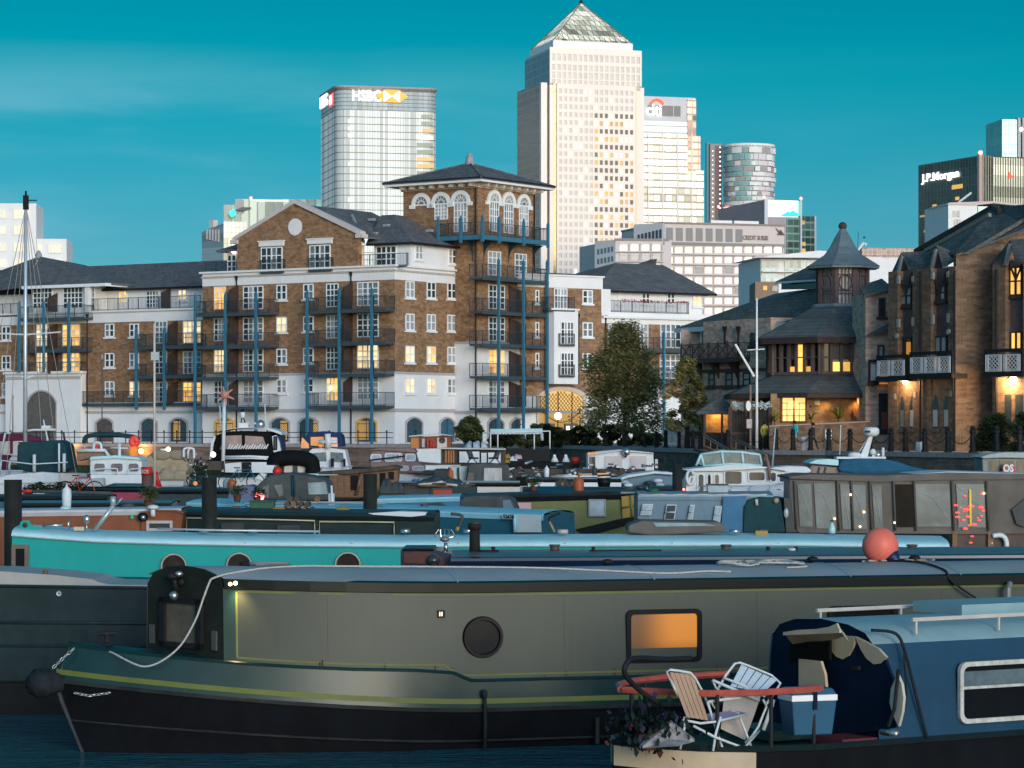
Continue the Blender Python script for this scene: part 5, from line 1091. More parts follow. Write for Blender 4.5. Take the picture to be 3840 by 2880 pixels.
for x,y in((-1.05,-1.0),(.0,-1.0),(.85,-1.0),(-1.05,1.0),(.85,1.0)):
 m1=MB();m1 .box(x-.07,x+.07,y-.07,y+.07,QZ,ze);m1 .obj('post',MAUVE,t)
m1=MB();m1 .box(-1.0,.9,.5,.7,QZ,ze);m1 .obj('back_wall',ORANGEW,t)
m1=MB();m1 .box(-1.1,.9,-1.0,-.9,QZ,zpx(1622,165));m1 .obj('front_panel',TIMBER,t)
lo=bpy.data.lights.new('kiosk_lamp','POINT');lo.energy=60;lo.color=(1,.6,.18);lo.shadow_soft_size=.1;ob=bpy.data.objects.new('kiosk_lamp',lo);C.objects.link(ob);ob.parent=t;ob.location=(-.2,.0,ze-.25)
gc=world(2812,0,160);t=root('boarded_gate','tall dark boarded quay gate under two white leaf garlands','gate',(gc.x,gc.y,0))
gx=lambda px:(px-2812)*160/K
bd=MB();bd.box(-.075,.075,0,.08,0,2.35);bdm=bd.mesh('board',mat('wet_dark_board',(.035,.032,.030),.7,var=.4,stretch=(1,1,.2)))
for i in range(15):inst('board',bdm,t,(gx(2738)+.165*i,.02*(i%2),QZ),scale=(1,1,1-.02*(i%3)))
for p in(2738,2815,2888):m1=MB();m1 .box(gx(p)-.11,gx(p)+.11,-.12,.1,QZ,QZ+2.5);m1 .obj('gate_post',TIMBER,t)
m1=MB();m1 .box(gx(2738),gx(2890),-.05,.12,QZ+.9,QZ+1.02);m1 .obj('cross_rail',TIMBER,t)
for k,(a,b)in enumerate(((2750,2792),(2825,2892))):
 q=MB();rr=random.Random(20+k)
 for i in range(150):
  q.X=Matrix.Translation((rr.uniform(gx(a),gx(b)),rr.uniform(-.12,.12),zpx(1520,160)+rr.gauss(0,.10)))@Matrix.Rotation(rr.random()*6,4,'X')@Matrix.Rotation(rr.random()*6,4,'Y');q.add([(-.03,0,0),(0,0,.15),(.03,0,0),(0,0,-.05)],[(0,1,2,3)])
 q.X=None;o=q.obj('leaf_garland',mat('silver_leaf',(.55,.66,.68),.5,var=.2),stuff=False)
 o.location=(gc.x,gc.y,0);tag(o,('white leafy garland left of the white oval plaque' if k==0 else 'white leafy garland right of the white oval plaque, over the gate'),'garland','leaf garlands over the gate');m_=MB()
pc=world(2806,0,159);t=root('plaque_post','wooden post carrying a white oval plaque and a small notice board','signpost',(pc.x,pc.y,0))
m1=MB();m1 .cyl((.13,0,QZ),(.13,0,zpx(1443,159)),.07,.06,8);m1 .obj('post',mat('pale_weathered_wood',(.30,.22,.17),.8,var=.2),t)
m1=MB();m1 .smooth=False;m1 .lathe([(.001,0),(.30,0),(.30,-.05),(.001,-.05)],(0,-.12,0),20,'y');m1 .v=[(x*.5,y,z*1.0)for x,y,z in m1 .v];o=m1 .obj('oval_plaque',WHITE,t);o.location=(0,0,zpx(1522,159))
m1=MB();m1 .box(-.11,.20,-.16,-.1,zpx(1606,159),zpx(1572,159));m1 .obj('notice_board',mat('notice_grey',(.5,.45,.43),.7,var=.3,nscale=8),t)
m1=MB();m1 .tube([(-.22,0,zpx(1510,159)),(-.18,0,zpx(1535,159)),(-.1,-.05,zpx(1560,159))],[.05,.09,.03],6);m1 .obj('dark_carving',TIMBER,t)
t=root('gangway','sloping gangway with orange-lit handrails leading down from the quay','gangway',world(2640,1610,168)*1)
o3=world(2640,1610,168)
def rp(px,py,d):return world(px,py,d)-o3
q=MB();q.slab([rp(2600,1683,160),rp(2660,1683,160),rp(2930,1760,132),rp(2900,1765,132)],(0,0,-.12));q.obj('deck',TIMBER,t)
gr=mat('galvanised_rust',(.30,.20,.15),.5,metal=.3)
for a,b,d in(((2636,1627),(2760,1700),161),((2720,1627),(2900,1712),160)):
 for off in(0,9):
  q=MB();q.tube([rp(a[0],a[1]+off,d),rp(b[0],b[1]+off,d-14)],.035,6);q.obj('handrail',gr,t)
 q=MB();q.tube([rp(a[0]+10,a[1]+46,d),rp(b[0]-20,b[1]+22,d-12)],.045,6);q.obj('lower_rail',mat('orange_rail',(.6,.22,.06),.5),t)
 for k in range(5):s0=k/5;q=MB();x,y,dd=a[0]+(b[0]-a[0])*s0,a[1]+(b[1]-a[1])*s0,d-13*s0;q.tube([rp(x+4,y+8,dd),rp(x+4,y+48-20*s0,dd)],.025,5);q.obj('baluster',gr,t)
fc=world(2838,0,158.5);t=root('flagpole','white flagpole with a short yard in front of the turret pub','flagpole',(fc.x,fc.y,QZ));q=MB();q.smooth=True;q.cyl((0,0,0),(0,0,zpx(1118,158.5)-QZ),.09,.05,8);q.obj('pole',WINFRAME,t)
for a,b,r in(((2802,1313),(2868,1309),.03),((2757,1291),(2828,1412),.07)):q=MB();q.tube([world(*a,158.3)-Vector((fc.x,fc.y,QZ)),world(*b,158.3)-Vector((fc.x,fc.y,QZ))],r,6);q.obj('yard',WINFRAME,t)
rw=Fr(2885,157.5,R(-4));t=rw.root('ramp_wall','brown brick ramp wall with a sloping pale coping in front of the pub','wall')
u1=rw.u(3262);z0,z1=rw.z(2890,1600),rw.z(3245,1583)
m1=MB();m1 .slab([(0,0,QZ),(0,0,z0),(u1,0,z1),(u1,0,QZ)],(0,.35,0));m1 .obj('brick_wall',BRICKD,t)
m1=MB();m1 .slab([(0,-.04,z0),(0,-.04,z0+.07),(u1,-.04,z1+.07),(u1,-.04,z1)],(0,.43,0));m1 .obj('coping',coping,t)
m1=MB();m1 .box(rw.u(3087),rw.u(3122),-.05,.01,QZ+.1,rw.z(3100,1608));m1 .obj('dark_door',GLASS_DARK,t)
m1=MB();m1 .box(rw.u(3094),rw.u(3119),-.09,-.05,rw.z(3100,1647),rw.z(3100,1611));m1 .obj('white_notice',mat('paper_notice',(.55,.55,.55),.7,var=.25,nscale=12),t)
LEAFY=mat('palm_leaf',(.10,.13,.03),.7,var=.4);LEAF2=mat('yellow_palm_leaf',(.32,.30,.05),.7,var=.3)
def palm(px,py,d,s,seed,label):
 rr=random.Random(seed);p=world(px,py,d);o=root('potted_palm',label,'palm plant',(p.x,p.y,QZ+1.0))
 h=p.z-QZ-1.0;q=MB();q.cyl((0,0,0),(0,0,h),.07*s,.04*s,7);q.obj('stem',TIMBER,o)
 for m_,n in((LEAFY,26),(LEAF2,16)):
  q=MB()
  for i in range(n):
   a=rr.random()*6.28;L_=s*rr.uniform(.5,1);up=rr.uniform(.1,.9)*s;pts=[Vector((math.cos(a)*L_*k/4,math.sin(a)*L_*k/4,h+up*math.sin(k/4*2.3)))for k in range(5)]
   sd_=Vector((-math.sin(a),math.cos(a),0))*.05*s
   for k in range(4):q.add([pts[k]-sd_*(1-k/5),pts[k]+sd_*(1-k/5),pts[k+1]+sd_*(1-(k+1)/5),pts[k+1]-sd_*(1-(k+1)/5)],[(0,1,2,3)])
  q.obj('fronds',m_,o,stuff=True)
palm(2905,1582,159.5,.75,1,'dark bushy palm at the left end of the ramp wall');palm(3042,1575,159.5,.62,2,'yellow-green palm beside the big lit window');palm(3143,1572,159.5,.85,3,'spreading palm left of the porthole window')
g=Fr(3582,150,R(-62));t=g.root('dark_terrace','dark brown brick terrace with steep dormer gables and white balconies on the right','terrace house')
W=Wall(t,g);P=-.35
uL=g.u(3331,P);ze=g.z(3440,1010,P)
m1=MB();m1 .box(uL,0,.05,8,QZ,ze);m1 .obj('recess_wall',MAUVE,t)
for a,b in((3331,3366),(3422,3491),(3556,3582)):
 m1=W.mb();m1 .box(g.u(a,P),g.u(b,P),P,.05,QZ,ze-(.0));m1 .obj('brick_pier',BRICKD,t)
zbal=g.z(3345,1419,-1.0)
m1=W.mb();m1 .box(g.u(3366,P),g.u(3422,P),P+.03,.06,QZ,zbal);m1 .box(g.u(3491,P),g.u(3556,P),P+.03,.06,QZ,g.z(3500,1404,-1.0));m1 .obj('ground_wall',BRICKD,t)
for p in(3451,3579):pipe(W,p,1015,1690,off=P-.1,zb=QZ,hopper=False)
for a,b,c,e,lt in((3380,3421,1075,1146,'G'),(3506,3549,1070,1128,'G')):
 window(W,a,b,c,e,2,2,lt,frame=TIMBER,off=0)
 u0,u1=g.u(a-6,0),g.u(b+6,0);um=(u0+u1)/2;zt_=g.z(a,c-2,0);q=W.mb();q.tube([(um,-.08,zt_-.5),(u0,-.08,zt_+.75)],.07,4);q.tube([(um,-.08,zt_-.5),(u1,-.08,zt_+.75)],.07,4);q.box(u0,u1,-.1,0,zt_-.02,zt_+.1);q.obj('timber_brace',TIMBER,t)
quo=mat('pale_quoin',(.33,.30,.28),.8)
for a,c,e in((3362,1035,1065),(3418,1035,1058),(3490,1022,1048),(3549,1018,1040),(3362,1197,1228),(3418,1190,1223),(3490,1181,1216),(3550,1175,1209)):
 m1=W.mb();u=g.u(a,P-.02);m1 .box(u,u+.22,P-.03,P+.1,g.z(a,e,P),g.z(a,c,P));m1 .obj('quoin_stone',quo,t)
for a,b,c,e,gl_ in((3377,3420,1262,1337,'D'),(3508,3552,1256,1327,'G')):window(W,a,b,c,e,2,1,gl_,'door',off=0,frame=TIMBER)
m1=W.mb();m1 .box(g.u(3405),g.u(3419),-.12,-.02,g.z(3410,1330),g.z(3410,1283));m1 .obj('orange_curtain_pane',mat('orange_glow',(.4,.15,.03),.5,var=.1,emit=(1,.38,.06),es=.35),t)
def whitebal(W,a,b,pyt,pyb,proj,label=None):
 off=-proj;u0,u1=W.f.u(a,off),W.f.u(b,off);z1,z0=W.f.z((a+b)/2,pyt,off),W.f.z((a+b)/2,pyb,off)
 q=W.mb();q.box(u0,u1,off,0,z0-.32,z0-.04);q.box(u0-.08,u1+.08,off-.12,off+.02,z0-.30,z0-.05);q.box(u0-.05,u1+.05,off-.1,off,z1+.12,z1+.30)
 for u in(u0,u1):q.box(u-.06,u+.06,off-.07,off+.05,z0-.3,z1+.3);
 s=q.obj('balcony',PIPE,W.r);h=z1-z0;n=max(1,round((u1-u0)/1.25));pw=(u1-u0)/n
 for i in range(n):
  q=W.mb();x0_=u0+pw*i+.08;x1_=x0_+pw-.16;y0,y1=off-.13,off-.09
  q.box(x0_,x1_,y0,y1,z1-.04,z1);q.box(x0_,x1_,y0,y1,z0,z0+.04)
  for x in(0,.09,.18):q.box(x0_+x-.015,x0_+x+.015,y0,y1,z0,z1);q.box(x1_-x-.015,x1_-x+.015,y0,y1,z0,z1)
  xa_,xb_=x0_+.18,x1_-.18;q.box(xa_,xb_,y0,y1,z1-.1,z1-.07);q.box(xa_,xb_,y0,y1,z0+.07,z0+.1)
  for k in range(-3,5):
   for sg in(1,-1):
    pts=[]
    for j in range(13):
     x=(xa_ if sg>0 else xb_)+sg*((xb_-xa_)*(k/3)+(h*.85)*j/12);z=z0+.08+(h-.18)*j/12
     if xa_<=x<=xb_:pts.append((x,off-.11,z))
    if len(pts)>1:q.tube([pts[0],pts[-1]],.016,4)
  q.obj('white_railing_panel',mat('white_iron',(.62,.66,.68),.5),s)
 return s
whitebal(W,3293,3400,1351,1409,1.0);whitebal(W,3417,3572,1338,1399,1.0)
for px,py,e in((3395,1431,260),):
 u,z=W.f.uz(px,py,-.55);m1=W.mb();m1 .smooth=True;m1 .ball((u,-.55,z),.17,12,8);m1 .obj('balcony_lamp',mat('bright_lamp',(.9,.8,.8),.3,var=0,emit=(1,.80,.62),es=16),t)
 lo=bpy.data.lights.new('lamp_light','POINT');lo.energy=140;lo.color=(1,.62,.28);lo.shadow_soft_size=.18;ob=bpy.data.objects.new('lamp_light',lo);C.objects.link(ob);ob.parent=t;ob.location=W.M@Vector((u,-.85,z-.15))
for a,b in((3376,3392),(3412,3429),(3498,3519),(3539,3559)):
 q=W.mb();P2=P+.03;u0,u1=g.u(a,P2),g.u(b,P2);z0,z1=g.z(a,1605,P2),g.z(a,1482,P2);q.slab([(u0,P2-.02,z0),(u0,P2-.02,z1-.5),((u0+u1)/2,P2-.02,z1),(u1,P2-.02,z1-.5),(u1,P2-.02,z0)],(0,.02,0));o=q.obj('slit_window',GLASS_DARK,t)
 q=W.mb();q.box(u0+.06,u1-.06,P2-.04,P2-.02,z0+.08,z0+1.0);q.obj('pane',GLASS_GREY if a>3400 else GLASS_MID,o);q=W.mb();q.box(u0-.06,u1+.06,P2-.12,P2,z0-.22,z0-.02);q.obj('sill',MAUVE,o)
for a,c in((3357,1484),(3431,1478),(3566,1473),(3361,1262-2),(3555,1244)):
 if c<1300:u,z=W.f.uz(a,c,P-.1);q=W.mb();q.lathe([(.001,0),(.14,0),(.14,-.1),(.001,-.1)],(u,P-.02,z),12,'y');q.obj('satellite_disc',quo,t)
 else:u=g.u(a,P);q=W.mb();q.box(u-.1,u+.1,P-.03,P,g.z(a,c+14,P),g.z(a,c-8,P));q.obj('quoin_stone',quo,t)
inv=Matrix.Rotation(-g.a,4,'Z')
def dpt(px,py,d):return inv@(world(px,py,d)-Vector((g.A.x,g.A.y,0)))
def dq(pts,name,m,th=.12):roofpoly([pts],name,t,m,th)
dq([dpt(3381,946,157),dpt(3508,940,156),dpt(3494,1004,152.4),dpt(3411,1019,155)],'dormer_roof',ROOF_SLATE2)
dq([dpt(3511,917,153),dpt(3580,946,154),dpt(3575,975,151),dpt(3535,999,151.0)],'dormer_roof',ROOF_SLATE2)
dq([dpt(3381,946,157),dpt(3364,1035,157),dpt(3355,1040,158),dpt(3340,1030,160),dpt(3372,960,160)],'dormer_roof',ROOF_SLATE2)
dq([dpt(3511,917,153),dpt(3492,1016,153.2),dpt(3482,1010,155),dpt(3500,940,156)],'dormer_roof',ROOF_SLATE2)
bar=mat('bargeboard_grey',(.22,.21,.20),.7)
for a,b,c,d_ in(((3383,962),(3366,1034),156.6,156.2),((3511,935),(3493,1014),152.6,152.4)):
 p,q_=dpt(*a,c),dpt(*b,d_);q=MB();q.slab([p,q_,q_+Vector((.28,-.1,0)),p+Vector((.28,-.1,.0))],(0,0,.5))if False else q.tube([p,q_],.13,4);q.obj('bargeboard',bar,t)
 q=MB();q.poly([p+Vector((0,.1,.1)),q_+Vector((0,.1,0)),q_+Vector((.95,.1,.0)),p+Vector((.35,.1,-.2))]);q.obj('gable_infill',TIMBER,t)
dq([dpt(3434,942,166),dpt(3722,777,156),dpt(3860,765,150),dpt(3860,850,149),dpt(3628,940,150),dpt(3585,950,151.5),dpt(3500,945,156)],'main_roof',ROOF_SLATE2)
q=MB();q.tube([dpt(3471,940,155.8),dpt(3712,806,149.5)],.14,4);q.obj('lead_flashing',bar,t)
q=MB();q.tube([dpt(3434,944,165),dpt(3724,778,155.6),dpt(3750,793,154)],.2,4);q.obj('ridge_capping',TIMBER,t)
g2=Fr(3582,149.8,R(8));t2=g2 .root('gable_end_house','blank brown brick gable wall glowing orange low down, right of the dormers','terrace house')
zA,zB_=g2 .z(3585,952),g2 .z(3735,878)
m1=MB();ur,uz_=g2 .u(3735),g2 .u(3900);m1 .slab([(0.05,0,QZ),(0.05,0,zA),(g2 .u(3628),0,g2 .z(3628,942)),(uz_,0,g2 .z(3900,785)),(uz_,0,QZ)],(0,.5,0));m1 .obj('brick_wall',BRICKD,t2)
q=MB();q.slab([(g2 .u(3600),-.3,g2 .z(3600,956)),(g2 .u(3900),-.3,g2 .z(3900,780)),(g2 .u(3900),-.3,g2 .z(3900,796)),(g2 .u(3628),-.3,g2 .z(3628,954))],(0,.6,0));q.obj('verge',ROOF_SLATE2,t2)
g3=Fr(3722,148.6,R(-50));t3=g3 .root('end_bay_house','brown brick bay with a tall amber-lit gable window at the right edge','terrace house')
W3=Wall(t3,g3);u1=g3 .u(3850)
ze3=g3 .z(3760,990,-.3)
m1=MB();m1 .box(0,u1,.1,3,QZ,ze3+.2);m1 .obj('recess_wall',MAUVE,t3)
for a,b in((3722,3770),(3836,3860)):m1=W3 .mb();m1 .box(g3 .u(a,-.3),g3 .u(b,-.3),-.3,.1,QZ,ze3);m1 .obj('brick_pier',BRICKD,t3)
m1=W3 .mb();m1 .box(g3 .u(3770,-.3),g3 .u(3838,-.3),-.27,.1,QZ,g3 .z(3780,1420,-.3));m1 .obj('ground_wall',BRICKD,t3)
window(W3,3787,3834,1000,1110,2,2,'L',frame=TIMBER,off=.08);window(W3,3790,3834,1240,1312,2,1,'L','door',frame=TIMBER,off=.08)
u0,u1b=g3 .u(3787,0),g3 .u(3834,0);um=(u0+u1b)/2;z_=g3 .z(3800,1050,0);q=W3 .mb();q.tube([(um,-.02,z_),(u0,-.02,z_+.85)],.06,4);q.tube([(um,-.02,z_),(u1b,-.02,z_+.85)],.06,4);q.obj('timber_brace',TIMBER,t3)
pipe(W3,3736,1010,1690,off=-.42,zb=QZ,hopper=False)
inv3=Matrix.Rotation(-g3 .a,4,'Z')
def d3(px,py,d):return inv3@(world(px,py,d)-Vector((g3 .A.x,g3 .A.y,0)))
roofpoly([[d3(3789,899,148),d3(3870,893,147),d3(3870,975,145),d3(3806,970,146)]],'dormer_roof',t3,ROOF_SLATE2)
roofpoly([[d3(3789,899,148),d3(3768,998,148),d3(3722,1005,149),d3(3719,985,150),d3(3766,958,151)]],'dormer_roof',t3,ROOF_SLATE2)
q=MB();q.tube([d3(3790,915,147.6),d3(3771,997,147.4)],.13,4);q.obj('bargeboard',bar,t3)
whitebal(W3,3697,3834,1329,1392,.9)
u,z=W3 .f.uz(3800,1422,-.5);m1=W3 .mb();m1 .smooth=True;m1 .ball((u,-.5,z),.2,12,8);m1 .obj('balcony_lamp',MATS['bright_lamp'],t3)
lo=bpy.data.lights.new('lamp_light','POINT');lo.energy=330;lo.color=(1,.60,.26);lo.shadow_soft_size=.2;ob=bpy.data.objects.new('lamp_light',lo);C.objects.link(ob);ob.parent=t3;ob.location=W3 .M@Vector((u-.35,-.8,z-.2))
for a,b in((3768,3792),(3808,3836)):
 q=W3 .mb();P2=-.29;u0,u1=g3 .u(a,P2),g3 .u(b,P2);z0,z1=g3 .z(a,1590,P2),g3 .z(a,1480,P2);q.box(u0,u1,P2-.02,P2,z0,z1);q.obj('slit_window',GLASS_DARK,t3)
g4=Fr(3246,158,R(4));t4=g4 .root('lean_to_wing','small brick wing with a lean-to roof and narrow window, between pub and terrace','building')
W4=Wall(t4,g4);uE=g4 .u(3334)
m1=MB();m1 .slab([(0,0,QZ),(0,0,g4 .z(3246,1102)),(uE,0,g4 .z(3334,1075)),(uE,0,QZ)],(0,4,0));m1 .obj('brick_wall',BRICKP,t4)
roofpoly([[(-.15,-.35,g4 .z(3240,1107)),(uE+.1,-.35,g4 .z(3334,1078)),(uE+.1,2.5,g4 .z(3334,1035)),(uE-.6,2.5,g4 .z(3300,1050)),(-.1,1.2,g4 .z(3240,1075))],[(.0,-.4,g4 .z(3247,1254)),(uE,-.4,g4 .z(3334,1236)),(uE,.02,g4 .z(3334,1212))]],'lean_to_roof',t4,ROOF_SLATE2)
window(W4,3298,3316,1115,1188,1,2,'M',frame=TIMBER);window(W4,3294,3312,1290,1345,1,1,'D',frame=TIMBER)
whitebal(W4,3260,3290,1368,1425,.5)
m1=MB();m1 .box(g4 .u(3294),g4 .u(3327),-.08,0,QZ+.9,g4 .z(3300,1475));o=m1 .obj('tall_arched_door',GLASS_DARK,t4)
m1=MB();m1 .box(g4 .u(3304),g4 .u(3328),-.14,-.08,g4 .z(3300,1610),g4 .z(3300,1545));m1 .obj('door_leaf',mat('red_brown_door',(.22,.07,.04),.6,var=.2),o)
m1=MB();m1 .box(g4 .u(3263),g4 .u(3279),-.2,0,g4 .z(3270,1465),g4 .z(3270,1452));m1 .obj('wall_box',quo,t4)
for py in(1422,1438):m1=MB();m1 .box(g4 .u(3292),g4 .u(3324),-.5,-.1,g4 .z(3300,py+2),g4 .z(3300,py-2));m1 .obj('lit_soffit',MATS['orange_glow'],t4)
def quay_at(px,inset=.5):
 for i in range(len(EDGE)-1):
  if EDGE[i][0]<=px<=EDGE[i+1][0]:
   a,b=EP[i],EP[i+1];fr=Fr(px,1,0);r=Vector(((px-1920)/K,1));e=(b-a);cr_=lambda u,v:u.x*v.y-u.y*v.x
   t_=cr_(r,a)/(-cr_(r,e))if abs(cr_(r,e))>1e-9 else 0;p=a+e*t_;n_=Vector((-e.y,e.x)).normalized();n_=n_ if n_.y>0 else-n_;return p+n_*inset
bp=MB();bp.lathe([(.17,0),(.17,.12),(.13,.16),(.115,.85),(.15,.9),(.15,.98),(.10,1.02),(.13,1.08),(.09,1.16),(.01,1.2)],n=10);bpm=bp.mesh('post',PIPE)
chain=[]
bpx=[(2003,.8),(2101,.8),(2173,.8),(2244,.8),(2317,.8),(2390,.8),(2433,.9),(2468,1),(2517,.9),(2551,.9),(2568,.95),(2595,.95),(2698,1),(2885,1.05),(2949,1.05),(3015,1.05),(3083,1.05),(3157,1.05),(3232,1.05),(3310,1.1),(3364,1.1),(3436,1.1),(3523,1.15),(3615,1.15),(3704,1.15),(3790,1.15)]
place={2698:'beside the hipped kiosk',2885:'at the right end of the boarded gate',3015:'just right of the cream mooring bollard',3083:'left of the white wall notice',3157:'right of the white wall notice',3232:'below the round porthole window',3310:'below the tall arched door',3523:'below the second dormer bay',3790:'nearest the right edge, before the bush',2173:'right of the glowing archway',2244:'in front of the hedge left of the big tree',2317:'below the left side of the big tree',2390:'directly below the green sign',2433:'just right of the green sign',2468:'left of the dark arched door',2517:'before the middle of the dark arched door',2551:'at the right of the dark arched door',2568:'in front of the short black railings',2595:'at the foot of the narrow tree',2003:'behind the awning boat',2101:'in front of the hedge',2949:'beside the walker in the turquoise jacket',3364:'at the terrace corner',3436:'right of the white mooring bollard',3615:'before the orange-lit blank wall',3704:'against the dark ivy bush'}
prev=None
for i,(px,s)in enumerate(bpx):
 p=quay_at(px);lab='black iron bollard '+place.get(px,'')
 if px not in place:
  lab='short black quay bollard by the hedge and trees' if px<2600 else 'tall black iron quay bollard hung with chain'
 o=root('bollard',lab.strip(),'bollard',(p.x,p.y,QZ),group='black bollards by the hedge and trees' if px<2600 and px not in place else('chained bollards along the quay' if px not in place else 'quay bollards'))
 inst('post',bpm,o,scale=(s,s,s))
 if prev is not None and px>2600:
  a,b=prev,p;q=MB();pts=[(a.x+(b.x-a.x)*k/8,a.y+(b.y-a.y)*k/8,QZ+.95-1.9*(k/8)*(1-k/8))for k in range(9)];q.tube(pts,.022,4)
  lo_=Vector(pts[0]);q.v=[tuple(Vector(v_)-lo_)for v_ in q.v]
  c_=q.obj('chain',PIPE,o);c_.location=(0,0,0);dlt=lo_-Vector((p.x,p.y,QZ));c_.location=dlt
 prev=p
t=root('quay_railing','long black two-rail quay railing below the flats','railing',(quay_at(240).x,quay_at(240).y,QZ))
base=Vector((quay_at(240).x,quay_at(240).y,QZ));rp_=MB();rp_.cyl((0,0,0),(0,0,1.0),.05,.045,6);rp_.ball((0,0,1.05),.075,6,5);rpm=rp_.mesh('post',PIPE)
pxs=list(range(-20,1000,48))+list(range(1113,1560,108));pts=[quay_at(p)for p in pxs]
for p in pts:inst('railing_post',rpm,t,(p.x-base.x,p.y-base.y,0))
for h in(.95,.55):q=MB();q.tube([(quay_at(p).x-base.x,quay_at(p).y-base.y,h)for p in range(-40,1560,100)],.03,5);q.obj('rail',PIPE,t)
t=root('gate_railing','short run of black railings beside the dark arched door','railing',(*quay_at(2560,6),QZ));q=railmesh([(-1.8,0),(2.2,1.2)],1.5,None,pitch=.14,r=.02);q.obj('railing_panel',PIPE,t)
def leafmat(name,col,var=.45):
 if name in MATS:return MATS[name]
 m=mat(name,col,.75,var=var,nscale=1.2);t=m.node_tree;b=t.nodes['Principled BSDF'];tr=t.nodes.new('ShaderNodeBsdfTranslucent');ms=t.nodes.new('ShaderNodeMixShader');ms.inputs[0].default_value=.5
 t.links.new(b.inputs['Base Color'].links[0].from_socket,tr.inputs[0]);t.links.new(b.outputs[0],ms.inputs[1]);t.links.new(tr.outputs[0],ms.inputs[2]);t.links.new(ms.outputs[0],[n for n in t.nodes if n.type=='OUTPUT_MATERIAL'][0].inputs[0]);return m
def foliage(name,par,m,clusters,per,size,seed,flat=.8):
 rr=random.Random(seed);q=MB()
 for(c,r)in clusters:
  for i in range(per):
   d=Vector((rr.gauss(0,1),rr.gauss(0,1),rr.gauss(0,1)));d=d.normalized()*r*(rr.random()**.45);d.z*=flat
   p=Vector(c)+d;a,b=rr.random()*6.28,rr.uniform(-1.2,1.2);x=Vector((math.cos(a),math.sin(a),math.sin(b)*.6))*size*rr.uniform(.6,1.3);y=x.cross(Vector((rr.random()-.5,rr.random()-.5,1))).normalized()*size*.55
   q.v+=[tuple(p-x),tuple(p+y),tuple(p+x),tuple(p-y)];n=len(q.v);q.f.append([n-4,n-3,n-2,n-1]);q.mi.append(0);q.sm.append(False)
 me=bpy.data.meshes.new(name);me.from_pydata(q.v,[],q.f);me.materials.append(m);o=bpy.data.objects.new(name,me);C.objects.link(o);o.parent=par
 return o
BARK=mat('tree_bark',(.07,.05,.04),.9,var=.3)
def tree(px,pyt,pyb,d,wpx,label,seed,m,m2,n=46,per=120,size=.16,trunk=True,shape=None,cat='tree',name='tree'):
 rr=random.Random(seed);z1=CZ-(pyt-H)*d/K;zb=CZ-(pyb-H)*d/K;zb=QZ;w=wpx*d/K;c=world(px,0,d);o=root(name,label,cat,(c.x,c.y,zb));h=z1-zb
 z0=h*(.14 if trunk else.0)
 if trunk:
  q=MB();q.tube([(0,0,0),(.05,0,h*.25),(-.05,.05,h*.55),(0,0,h*.85)],[.17,.14,.09,.02],8)
  for k in range(9):
   a=rr.random()*6.28;s0=rr.uniform(.2,.65);L_=w*.4*(1.1-s0);q.tube([(0,0,h*s0),(math.cos(a)*L_*.5,math.sin(a)*L_*.5,h*s0+L_*.5),(math.cos(a)*L_,math.sin(a)*L_,h*s0+L_*.8)],[.06,.04,.012],5)
  q.obj('trunk',BARK,o)
 cl=[]
 for i in range(n):
  s_=rr.random()**.85;zc=z0+(h-z0)*s_;prof_=(shape or(lambda s:math.sin(math.pi*min(1,(.12+s*.88)))**.6*(1-.45*s)))(s_)
  a=rr.random()*6.28;rad=w*.5*prof_*(rr.random()**.4);cl.append(((math.cos(a)*rad,math.sin(a)*rad*.8,min(zc,h-.15)),w*rr.uniform(.10,.18)))
 k=int(n*.6);foliage('crown',o,m,cl[:k],per,size,seed,.85);foliage('crown',o,m2,cl[k:],int(per*.8),size,seed+1,.85)
 return o
G1,G2,G3,G4=leafmat('leaf_green',(.34,.33,.14)),leafmat('leaf_olive',(.58,.48,.22)),leafmat('leaf_dark',(.075,.105,.05)),leafmat('leaf_bright',(.14,.19,.065))
tree(2340,1228,1655,190,325,'big loose green-brown tree in front of the right wing',31,G1,G2,n=210,per=95,size=.15,shape=lambda s:(1.05 if s<.5 else 1.05-.9*(s-.5)/.5)*(.86+.14*math.sin(s*13)))
tree(2575,1345,1660,172,150,'narrower tree standing close against the pub side',32,G1,G2,n=75,per=85,size=.15,shape=lambda s:1.1 if s<.6 else.9-.7*(s-.6)/.4)
tree(1762,1566,1680,205,112,'round bush on the quay below the brick tower',33,G4,G1,n=90,per=110,size=.13,trunk=False,shape=lambda s:math.sin(math.pi*(.15+.8*s)),cat='bush',name='bush')
hx=[(2012,1590,'left end of the hedge, behind the awning boat'),(2065,1600,'low hedge bush below the glowing archway'),(2125,1612,'hedge bush right of the archway gate'),(2190,1598,'leafy hedge bush left of the big tree'),(2250,1600,'hedge bush under the left side of the big tree'),(2310,1590,'dense hedge bush around the big tree trunk'),(2375,1600,'hedge bush by the small green sign'),(2440,1625,'thin hedge bush right of the green sign'),(1980,1625,'small bush seen under the pale awning'),(1880,1628,'bush under the left of the pale awning')]
for i,(px,pt_,lb)in enumerate(hx):tree(px,pt_,1665,200,78,lb,40+i,G3 if i%2 else G1,G4 if i%3 else G3,n=46,per=100,size=.14,trunk=False,shape=lambda s:1.15,cat='hedge bush',name='hedge_bush')
ivy=tree(3745,1558,1690,139,185,'big dark evergreen bush at the right edge of the quay',60,G3,leafmat('ivy_tips',(.09,.11,.05)),n=80,per=110,size=.09,trunk=False,shape=lambda s:math.sqrt(max(0,1-(s*1.0)**2.4)),cat='bush',name='evergreen_bush')
tree(3845,1545,1690,136,120,'clipped evergreen bush cut by the right edge',61,G3,MATS['ivy_tips'],n=50,per=100,size=.09,trunk=False,shape=lambda s:math.sqrt(max(0,1-(s*1.0)**2.4)),cat='bush',name='evergreen_bush')
